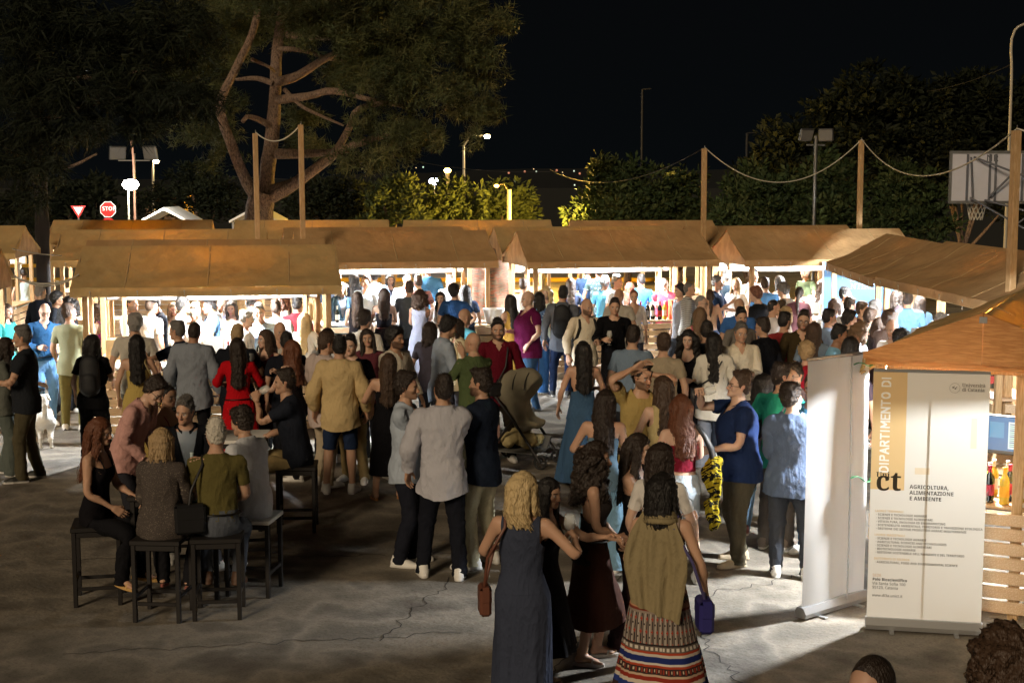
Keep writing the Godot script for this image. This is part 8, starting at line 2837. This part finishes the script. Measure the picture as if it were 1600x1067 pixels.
func looks() -> void:
	M.wood = [wood("pale_pine_a", Color("cbb08c"), Color("b89870"), 21), wood("pale_pine_b", Color("c0a27c"), Color("ab8a62"), 22), wood("pale_pine_c", Color("d2b898"), Color("bf9e78"), 23)]
	M.post = wood("post_pine", Color("bf9f76"), Color("a88558"), 24)
	M.post.uv1_scale = Vector3(7.0, 0.5, 7.0)
	M.fascia = wood("orange_pine", Color("c58d52"), Color("a8703a"), 25)
	M.fascia.uv1_scale = Vector3(3.0, 6.0, 0.45)
	var cv := plain("tan_canvas", Color.WHITE, 0.82)
	cv.albedo_texture = tex_noise(0.006, 31, false, 1.0, 512, 5, ramp([Color("bb9f6c"), Color("c2a672"), Color("c6aa77"), Color("b99d6a")], [0.2, 0.45, 0.6, 0.85]))
	cv.normal_enabled = true
	cv.normal_texture = tex_noise(0.008, 32, true, 10.0, 512, 4)
	cv.normal_scale = 0.5
	cv.backlight_enabled = true
	cv.backlight = Color(0.66, 0.58, 0.30)
	M.canvas = triplanar(cv, Vector3(0.55, 0.55, 0.55))
	var cv2 := cv.duplicate() as StandardMaterial3D
	cv2.resource_name = "brown_canvas"
	cv2.albedo_texture = tex_noise(0.006, 33, false, 1.0, 512, 5, ramp([Color("ad895c"), Color("b59163"), Color("b99567"), Color("ab875a")], [0.2, 0.45, 0.6, 0.85]))
	cv2.backlight = Color(0.42, 0.38, 0.26)
	M.canvas_brown = cv2
	var gb := cv.duplicate() as StandardMaterial3D
	gb.resource_name = "beige_gable_cloth"
	gb.albedo_texture = tex_noise(0.006, 34, false, 1.0, 512, 5, ramp([Color("b39a78"), Color("c4ab88"), Color("ab9270")], [0.25, 0.5, 0.8]))
	M.gable = gb
	M.trim = plain("hem_cloth", Color("b0966a"), 0.85)
	M.sheet = plain("white_sheet", Color("ece9e2"), 0.8)
	M.white = plain("white_cover", Color("e6e4de"), 0.7)
	M.metal = plain("grey_metal", Color("7c7c7a"), 0.4, 0.8)
	M.alu = plain("brushed_aluminium", Color("a8a9aa"), 0.35, 0.6)
	M.dullglass = plain("dull_lamp_glass", Color("6a6864"), 0.5)
	M.black = plain("black_paint", Color("1a1817"), 0.5)
	M.iron = plain("dark_stool_frame", Color("1b1715"), 0.6, 0.1)
	M.rope = plain("pale_rope", Color("b8b2a2"), 0.9)
	M.rubber = plain("rubber", Color("141414"), 0.7)
	M.bark = plain("pine_bark", Color.WHITE, 0.95)
	M.bark.albedo_texture = tex_noise(0.03, 41, false, 1.0, 512, 5, ramp([Color("40332a"), Color("6e5a4a"), Color("857060"), Color("4a3a2f")], [0.2, 0.45, 0.62, 0.85]))
	M.bark.normal_enabled = true
	M.bark.normal_texture = tex_noise(0.03, 42, true, 16.0, 512, 5)
	triplanar(M.bark, Vector3(1.2, 0.5, 1.2))
	M.concrete = plain("pale_concrete", Color("8e8578"), 0.9)
	M.glass = plain("clear_glass", Color(0.95, 0.97, 0.96, 0.30), 0.04)
	M.glass.transparency = BaseMaterial3D.TRANSPARENCY_ALPHA
	M.wine = plain("red_wine", Color("3a0610"), 0.1)
	M.lampglass = {}

func glow(name_: String, col: Color, power: float) -> StandardMaterial3D:
	var m := plain(name_, Color(0.8, 0.8, 0.8), 0.5)
	m.emission_enabled = true
	m.emission = col
	m.emission_energy_multiplier = power
	return m

func omni(parent: Node3D, at: Vector3, col: Color, energy: float, size := 0.06, rng := 40.0) -> void:
	var l := OmniLight3D.new()
	l.name = "light"
	l.position = at
	l.light_color = col
	l.light_energy = energy
	l.light_size = size
	l.omni_range = rng
	l.omni_attenuation = 2.0
	l.shadow_enabled = true
	parent.add_child(l, true)

# ---------------------------------------------------------------- market stalls
var plank_meshes := {}

func plank(size: Vector3) -> Mesh:
	var key := "%.2f %.2f %.2f" % [size.x, size.y, size.z]
	if not plank_meshes.has(key):
		var g := G.new()
		g.box(Vector3.ZERO, size, Basis(), 0.004)
		plank_meshes[key] = g.mesh()
	return plank_meshes[key]

# a sloping cloth with sag and wrinkles, 12 mm thick
func cloth_slope(a: Vector3, b: Vector3, c: Vector3, d: Vector3, sag: float, seed_: float, amp := 0.012) -> G:
	var g := G.new()
	var nu := 28
	var nv := 12
	var up := (b - a).cross(d - a).normalized()
	if up.y < 0.0:
		up = -up
	for side in 2:
		var k := g.v.size()
		for j in nv + 1:
			for i in nu + 1:
				var u := float(i) / nu
				var v := float(j) / nv
				var p := a.lerp(b, u).lerp(d.lerp(c, u), v)
				var w := noise.get_noise_3d(u * 14.0 + v * 6.0 + seed_, v * 7.0, seed_ * 3.0) * amp * 2.2 + noise.get_noise_3d(u * 40.0 - v * 25.0, v * 9.0, seed_) * amp
				w -= sag * sin(v * PI) * (0.6 + 0.4 * absf(sin(u * PI * 3.0)))
				w *= smoothstep(0.0, 0.15, v)
				g.v.append(p + up * (w + (0.006 if side == 0 else -0.006)))
				g.uv.append(Vector2(u, v))
		for j in nv:
			for i in nu:
				var e := k + j * (nu + 1) + i
				g.i.append_array([e, e + 1, e + nu + 1, e + 1, e + nu + 2, e + nu + 1])
	var half := (nu + 1) * (nv + 1)
	g.n = smooth_normals(g.v.slice(0, half), g.i.slice(0, nu * nv * 6))
	var down := PackedVector3Array()
	for q in g.n:
		down.append(-q if q.dot(up) > 0.0 else q)
	for k in g.n.size():
		if g.n[k].dot(up) < 0.0:
			g.n[k] = -g.n[k]
	g.n.append_array(down)
	return g

# spec keys: w width, d depth, eave, ridge, canvas, lamp energy, lamp at, counter, closed gables
func stall(at: Vector3, turn: float, label: String, s := {}) -> Node3D:
	var o := thing("market_stall", label, "market stall", at, deg_to_rad(turn), "wooden market stalls with canvas roofs")
	var w: float = s.get("w", 3.3)
	var d: float = s.get("d", 1.9)
	var ev: float = s.get("eave", 2.06)
	var rg: float = s.get("ridge", 2.54)
	var cm: Material = s.get("canvas", M.canvas)
	var sd := at.x * 3.1 + at.z
	var hw := w * 0.5
	var hd := d * 0.5
	var ow := hw + 0.10
	var od := hd + 0.06
	for f: float in [1.0, -1.0]:
		var fl := rg - (rg - ev) * (od / hd)
		var g := cloth_slope(Vector3(-ow, rg, 0), Vector3(ow, rg, 0), Vector3(ow + 0.04, fl, od * f), Vector3(-ow - 0.04, fl, od * f), 0.035, sd + f)
		# the flap that hangs from the eave
		var nu := 40
		for side in 2:
			var k := g.v.size()
			for j in 4:
				for i in nu + 1:
					var u := float(i) / nu
					var z := od + 0.004 + noise.get_noise_2d(u * 30.0 + sd, f * 9.0 + j) * 0.014 * j - 0.003 * side
					g.v.append(Vector3(lerpf(-ow - 0.04, ow + 0.04, u), fl + 0.004 - 0.038 * j + noise.get_noise_2d(u * 22.0, sd + f) * 0.008, z * f))
					g.n.append(Vector3(0, 0, f if side == 0 else -f))
					g.uv.append(Vector2(u, j))
			for j in 3:
				for i in nu:
					var e := k + j * (nu + 1) + i
					g.i.append_array([e, e + 1, e + nu + 1, e + 1, e + nu + 2, e + nu + 1])
		var rf := put("roof_canvas", g.mesh(), cm, o)
		var hem := G.new()
		hem.box(Vector3(0, fl - 0.112, (od + 0.008) * f), Vector3(ow * 2.0 + 0.08, 0.014, 0.012))
		put("hem", hem.mesh(), M.trim, rf)
		var seam := G.new()
		for q: float in [-0.5, 0.0, 0.5]:
			var pts := PackedVector3Array()
			var rad := PackedFloat32Array()
			for j in 9:
				var u := 0.5 + q * 0.62
				var v := j / 8.0
				var pp := Vector3(lerpf(-ow, ow, u), lerpf(rg, fl, v), od * f * v)
				var wv := noise.get_noise_3d(u * 14.0 + v * 6.0 + sd + f, v * 7.0, (sd + f) * 3.0) * 0.026 + noise.get_noise_3d(u * 40.0 - v * 25.0, v * 9.0, sd + f) * 0.012
				wv -= 0.035 * sin(v * PI) * (0.6 + 0.4 * absf(sin(u * PI * 3.0)))
				pts.append(pp + Vector3(0, 0.9, 0.43 * f) * (wv * smoothstep(0.0, 0.15, v) + 0.006))
				rad.append(0.011)
			seam.tube(pts, rad, 5, 0.5)
		put("seam", seam.mesh(), M.trim, rf).set_meta("kind", "stuff")
		var ties := G.new()
		for q in 6:
			var x := lerpf(-hw + 0.12, hw - 0.12, q / 5.0)
			ties.box(Vector3(x, fl - 0.045, (od + 0.016) * f), Vector3(0.022, 0.022, 0.012), Basis(Vector3.BACK, 0.6), 0.003)
			ties.rod(Vector3(x, fl - 0.05, (od + 0.014) * f), Vector3(x + 0.01, fl - 0.16, (od + 0.018) * f), 0.004, 5)
		var tie := put("ties", ties.mesh(), M.rope, rf)
		tie.set_meta("kind", "stuff")
	var ridge := G.new()
	ridge.rod(Vector3(-ow, rg - 0.03, 0), Vector3(ow, rg - 0.03, 0), 0.022)
	put("ridge_pole", ridge.mesh(), M.post, o)
	if s.get("gables", true):
		for x: float in [1.0, -1.0]:
			var g := G.new()
			var fl := rg - (rg - ev) * (od / hd)
			g.prism(PackedVector2Array([Vector2(-od, fl - 0.10), Vector2(od, fl - 0.10), Vector2(od, fl - 0.01), Vector2(0, rg - 0.01), Vector2(-od, fl - 0.01)]), -0.004, 0.004, Transform3D(Basis(Vector3.UP, PI / 2), Vector3(x * (ow - 0.01), 0, 0)))
			put("gable_cloth", g.mesh(), M.gable, o)
	for x: float in [1.0, -1.0]:
		for f: float in [1.0, -1.0]:
			put("post", plank(Vector3(0.075, ev - 0.02, 0.075)), M.post, o, Transform3D(Basis(), Vector3(x * (hw - 0.04), (ev - 0.02) * 0.5, f * (hd - 0.05))))
		put("post", plank(Vector3(0.06, ev - 0.02, 0.06)), M.post, o, Transform3D(Basis(), Vector3(x * (hw - 0.34), (ev - 0.02) * 0.5, -(hd - 0.05))))
		put("beam", plank(Vector3(0.05, 0.08, d - 0.2)), M.post, o, Transform3D(Basis(), Vector3(x * (hw - 0.04), ev - 0.07, 0)))
	for f: float in [1.0, -1.0]:
		put("beam", plank(Vector3(w - 0.2, 0.08, 0.05)), M.wood[0], o, Transform3D(Basis(), Vector3(0, ev - 0.08, f * (hd - 0.05))))
	if s.get("roll", true):
		var r := G.new()
		r.tube(PackedVector3Array([Vector3(-hw + 0.10, ev - 0.27, -hd - 0.03), Vector3(0, ev - 0.29, -hd - 0.03), Vector3(hw - 0.16, ev - 0.27, -hd - 0.03)]), PackedFloat32Array([0.085, 0.092, 0.085]), 14)
		put("rolled_side_sheet", r.mesh(), M.sheet, o)
	# counter: boards round three sides and a top
	if s.get("counter", true):
		var ct: float = s.get("top", 0.92)
		var n := 7
		var pitch := (ct - 0.06) / n
		for k in n:
			var y := 0.05 + pitch * (k + 0.5)
			put("slat", plank(Vector3(w - 0.1, pitch - 0.022, 0.022)), M.wood[(k * 5 + int(absf(sd))) % 3], o, Transform3D(Basis(Vector3.UP, sin(k * 7.0 + sd) * 0.003), Vector3(0, y, hd - 0.0)))
			for x: float in [1.0, -1.0]:
				put("slat", plank(Vector3(0.022, pitch - 0.022, d - 0.25)), M.wood[(k * 3 + int(absf(sd) + x)) % 3], o, Transform3D(Basis(), Vector3(x * (hw - 0.0), y, 0)))
		var cloth: bool = s.get("cloth", false)
		put("counter_top", plank(Vector3(w - 0.16, 0.03, 0.55)), M.white if cloth else M.wood[2], o, Transform3D(Basis(), Vector3(0, ct + 0.015, hd - 0.30)))
		for x: float in [1.0, -1.0]:
			put("counter_top", plank(Vector3(0.42, 0.026, d - 0.68)), M.wood[1], o, Transform3D(Basis(), Vector3(x * (hw - 0.26), ct + 0.012, -0.26)))
	var e: float = s.get("lamp", 9.0)
	if e > 0.0:
		var la: Vector3 = s.get("lamp_at", Vector3(0, rg - 0.20, 0.1))
		var g := G.new()
		g.box(la, Vector3(0.34, 0.05, 0.20), Basis(), 0.012)
		var gm := glow("lamp_glow", Color(0.95, 0.98, 1.0), 12.0)
		if M.has("lamp_glow"): gm = M.lamp_glow
		M.lamp_glow = gm
		var lm := put("lamp", g.mesh(), gm, o)
		var h := G.new()
		h.rod(la + Vector3(0, 0.02, 0), Vector3(la.x, rg - 0.04, la.z * 0.4), 0.008, 6)
		put("lamp_hanger", h.mesh(), M.black, o)
		omni(o, la, Color(0.96, 0.98, 1.0), e, 0.10, 30.0)
	return o

# ---------------------------------------------------------------- foliage
func tuft(kind: String, seed_: int) -> Mesh:
	var r := RandomNumberGenerator.new()
	r.seed = seed_
	var g := G.new()
	if kind == "needle":
		for k in 46:
			var d := Vector3(r.randf_range(-1, 1), r.randf_range(-0.55, 1), r.randf_range(-1, 1)).normalized()
			var s := d.cross(Vector3(r.randf_range(-1, 1), r.randf_range(-1, 1), r.randf_range(-1, 1))).normalized()
			var l := r.randf_range(0.16, 0.27)
			var o := Vector3(r.randf_range(-1, 1), r.randf_range(-1, 1), r.randf_range(-1, 1)) * 0.14
			g.tri(o - s * 0.013, o + s * 0.013, o + d * l)
	elif kind == "leaf":
		for k in 15:
			var d := Vector3(r.randf_range(-1, 1), r.randf_range(-0.4, 1), r.randf_range(-1, 1)).normalized()
			var s := d.cross(Vector3(r.randf_range(-1, 1), r.randf_range(-1, 1), r.randf_range(-1, 1))).normalized()
			var nn := d.cross(s)
			var l := r.randf_range(0.11, 0.17)
			var o := d * r.randf_range(0.0, 0.15)
			var w := l * 0.24
			g.tri(o, o + d * l * 0.5 + s * w + nn * 0.012, o + d * l * 0.55)
			g.tri(o, o + d * l * 0.55, o + d * l * 0.5 - s * w + nn * 0.012)
			g.tri(o + d * l * 0.5 + s * w + nn * 0.012, o + d * l, o + d * l * 0.55)
			g.tri(o + d * l * 0.55, o + d * l, o + d * l * 0.5 - s * w + nn * 0.012)
	else:   # hanging conifer sprays
		for k in 30:
			var a := r.randf() * TAU
			var d := Vector3(cos(a) * 0.6, r.randf_range(-1.1, 0.1), sin(a) * 0.6).normalized()
			var s := d.cross(Vector3(r.randf_range(-1, 1), 0.3, r.randf_range(-1, 1))).normalized()
			var l := r.randf_range(0.22, 0.42)
			var o := Vector3(r.randf_range(-1, 1), r.randf_range(-1, 1), r.randf_range(-1, 1)) * 0.12
			g.tri(o - s * 0.013, o + s * 0.013, o + d * l)
	return g.mesh()

# blobs: [x, y, z, radius, flatness]
func crown(parent: Node3D, kind: String, blobs: Array, per_m2: float, size: float, cols: Array, seed_: int) -> void:
	var r := RandomNumberGenerator.new()
	r.seed = seed_
	var pos: Array[Transform3D] = []
	var tint := PackedColorArray()
	for b: Array in blobs:
		var n := int(4.0 * PI * b[3] * b[3] * per_m2 * (0.5 + 0.5 * b[4]))
		for k in n:
			var d := Vector3(r.randf_range(-1, 1), r.randf_range(-1, 1), r.randf_range(-1, 1))
			if d.length() > 1.0 or d.length() < 0.15:
				continue
			d = d.normalized() * pow(r.randf(), 0.42)
			var lump := 1.0 + 0.34 * noise.get_noise_3d(d.x * 9.0 + b[0], d.y * 9.0 + b[1], d.z * 9.0)
			var p: Vector3 = Vector3(b[0], b[1], b[2]) + d * float(b[3]) * lump * Vector3(1, b[4], 1)
			if noise.get_noise_3dv(p * (3.6 if kind == "needle" else 6.5)) < (0.0 if kind == "needle" else -0.16):
				continue
			var bs := Basis(Vector3.UP, r.randf() * TAU) * Basis(Vector3.RIGHT, r.randf_range(-0.5, 0.5) if kind != "needle" else r.randf() * TAU)
			pos.append(Transform3D(bs.scaled(Vector3.ONE * size * r.randf_range(0.7, 1.3)), p))
			var c: Color = cols[r.randi() % cols.size()]
			tint.append(c * r.randf_range(0.75, 1.25))
	var mm := MultiMesh.new()
	mm.transform_format = MultiMesh.TRANSFORM_3D
	mm.use_colors = true
	mm.mesh = tuft(kind, seed_)
	mm.instance_count = pos.size()
	for k in pos.size():
		mm.set_instance_transform(k, pos[k])
		mm.set_instance_color(k, tint[k])
	var o := MultiMeshInstance3D.new()
	o.name = "crown"
	o.multimesh = mm
	if not M.has("leaf"):
		var m := plain("foliage", Color.WHITE, 0.7)
		m.vertex_color_use_as_albedo = true
		m.backlight_enabled = true
		m.backlight = Color(0.25, 0.28, 0.1)
		m.metallic_specular = 0.3
		M.leaf = m
	o.material_override = M.leaf
	o.set_meta("kind", "stuff")
	parent.add_child(o, true)

func limb(parent: Node3D, called: String, pts: Array, r0: float, r1: float, mat: Material, sides := 9) -> MeshInstance3D:
	var c := Curve3D.new()
	for k in pts.size():
		var p: Vector3 = pts[k]
		var tan_: Vector3 = (pts[mini(k + 1, pts.size() - 1)] - pts[maxi(k - 1, 0)]) * 0.18
		c.add_point(p, -tan_, tan_)
	c.bake_interval = 0.25
	var bp := c.get_baked_points()
	var rad := PackedFloat32Array()
	for k in bp.size():
		rad.append(lerpf(r0, r1, float(k) / (bp.size() - 1)) * (1.0 + 0.10 * noise.get_noise_3dv(bp[k] * 9.0)))
	var g := G.new()
	g.tube(bp, rad, sides)
	return put(called, g.mesh(), mat, parent)

func wire(label: String, a: Vector3, b: Vector3, sag: float, r := 0.011, mat: Material = null) -> void:
	var pts := PackedVector3Array()
	var rad := PackedFloat32Array()
	for k in 25:
		var u := k / 24.0
		pts.append(a.lerp(b, u) - Vector3(0, sag * 4.0 * u * (1.0 - u), 0))
		rad.append(r)
	var g := G.new()
	g.tube(pts, rad, 6)
	tag(put("hanging_rope", g.mesh(), mat if mat else M.rope, self), label, "rope")

# ---------------------------------------------------------------- lettering
func words(parent: Node3D, text: String, at: Transform3D, height: float, col: String, serif := false, bold := true, called := "lettering") -> MeshInstance3D:
	var t := TextMesh.new()
	var f := SystemFont.new()
	f.font_names = PackedStringArray(["Droid Serif" if serif else "Droid Sans"])
	f.font_weight = 700 if bold else 400
	t.font = f
	t.text = text
	t.font_size = 64
	t.pixel_size = height / 46.0
	t.depth = 0.0015
	t.curve_step = 4.0
	t.horizontal_alignment = HORIZONTAL_ALIGNMENT_LEFT
	t.vertical_alignment = VERTICAL_ALIGNMENT_BOTTOM
	var key := "ink" + col
	if not M.has(key):
		M[key] = plain("ink_" + col, Color.html(col), 0.7)
	return put(called, t, M[key], parent, at)

# ---------------------------------------------------------------- printed cloth
func pattern(m: StandardMaterial3D, kind: String, base: Color) -> void:
	var r := RandomNumberGenerator.new()
	r.seed = hash(kind)
	var im := Image.create(512, 512, false, Image.FORMAT_RGB8)
	im.fill(base)
	match kind:
		"floral":
			for k in 420:
				var c := [Color("d7e2ee"), Color("24406e"), Color("88a8cc"), Color("16284a")][r.randi() % 4] as Color
				var p := Vector2i(r.randi() % 512, r.randi() % 512)
				for q in 7:
					im.fill_rect(Rect2i(p + Vector2i(r.randi_range(-9, 9), r.randi_range(-7, 7)), Vector2i(r.randi_range(3, 9), r.randi_range(2, 6))), c)
		"dots":
			for k in 5200:
				im.fill_rect(Rect2i(r.randi() % 512, r.randi() % 512, r.randi_range(1, 3), r.randi_range(1, 2)), Color("a79c8a") if r.randf() < 0.6 else Color("5e554a"))
		"stripe":
			for k in 32:
				im.fill_rect(Rect2i(0, k * 16, 512, 5), base.darkened(0.45))
		"plaid":
			for k in 16:
				im.fill_rect(Rect2i(0, k * 32, 512, 12), Color("7a2630"))
				for y in range(0, 512, 2):
					im.fill_rect(Rect2i(k * 32, y, 10, 1), Color("d8d4cc"))
		"tiles":
			for y in 16:
				for x in 16:
					im.fill_rect(Rect2i(x * 32 + 4, y * 32 + 4, 24, 24), base.darkened(0.2))
		"scarf":
			for k in 260:
				var c := Color("17150c") if r.randf() < 0.66 else Color("9c8a20")
				im.fill_rect(Rect2i(r.randi() % 512, r.randi() % 512, r.randi_range(20, 90), r.randi_range(16, 60)), c)
		"tribal":
			im.fill(Color("8f8074"))
			# v runs down the wearer: 512 rows for two metres
			for x in range(0, 512, 16):
				im.fill_rect(Rect2i(x, 300, 3, 212), Color("2a2626"))
				im.fill_rect(Rect2i(x + 7, 300, 4, 120), Color("a9a096"))
				im.fill_rect(Rect2i(x + 12, 300, 2, 120), Color("3c3434"))
				for y in range(308, 416, 22):
					im.fill_rect(Rect2i(x - 1, y, 7, 2), Color("a03a2a"))
					im.fill_rect(Rect2i(x + 1, y - 3, 2, 8), Color("a03a2a"))
					im.fill_rect(Rect2i(x + 8, y + 9, 3, 3), Color("26211f"))
			var bands := [[232, 246, "5d6f8d"], [246, 252, "b4523a"], [252, 260, "c9b79a"], [264, 292, "b98a68"], [292, 296, "7a3a2c"], [352, 355, "2c2524"], [355, 365, "6a6058"], [365, 369, "a8442c"], [369, 374, "c7bcae"], [374, 384, "24306a"], [384, 388, "cfc6ba"], [388, 392, "a8442c"], [392, 404, "3b2c2a"], [404, 408, "c0a58c"], [408, 415, "8e3326"], [415, 422, "cbbfae"], [422, 432, "2c3c7c"], [432, 440, "3a2a28"], [440, 446, "a8442c"], [446, 512, "2c2524"]]
			for b: Array in bands:
				im.fill_rect(Rect2i(0, b[0], 512, b[1] - b[0]), Color.html(b[2]))
			for x in range(0, 512, 14):
				for q in 7:
					im.fill_rect(Rect2i(x + 7 - q, 269 + q, 2, 2), Color("272525"))
					im.fill_rect(Rect2i(x + 7 + q, 269 + q, 2, 2), Color("272525"))
					im.fill_rect(Rect2i(x + q, 276 + q, 2, 2), Color("272525"))
					im.fill_rect(Rect2i(x + 13 - q, 276 + q, 2, 2), Color("272525"))
				im.fill_rect(Rect2i(x + 5, 274, 5, 5), Color("5f9a86"))
				im.fill_rect(Rect2i(x + 2, 357, 8, 6), Color("d0c6b8"))
				im.fill_rect(Rect2i(x + 2, 394, 5, 8), Color("8e3a2c"))
				im.fill_rect(Rect2i(x + 9, 395, 3, 5), Color("c8b49a"))
	m.uv1_triplanar = false
	m.normal_enabled = false
	m.albedo_color = Color.WHITE
	m.albedo_texture = ImageTexture.create_from_image(im)
	m.uv1_scale = Vector3.ONE
	if kind in ["floral", "dots", "tiles", "scarf", "plaid"]:
		m.uv1_scale = Vector3(1.5, 3.0, 1)
	if kind == "stripe":
		m.uv1_scale = Vector3(1, 2.0, 1)
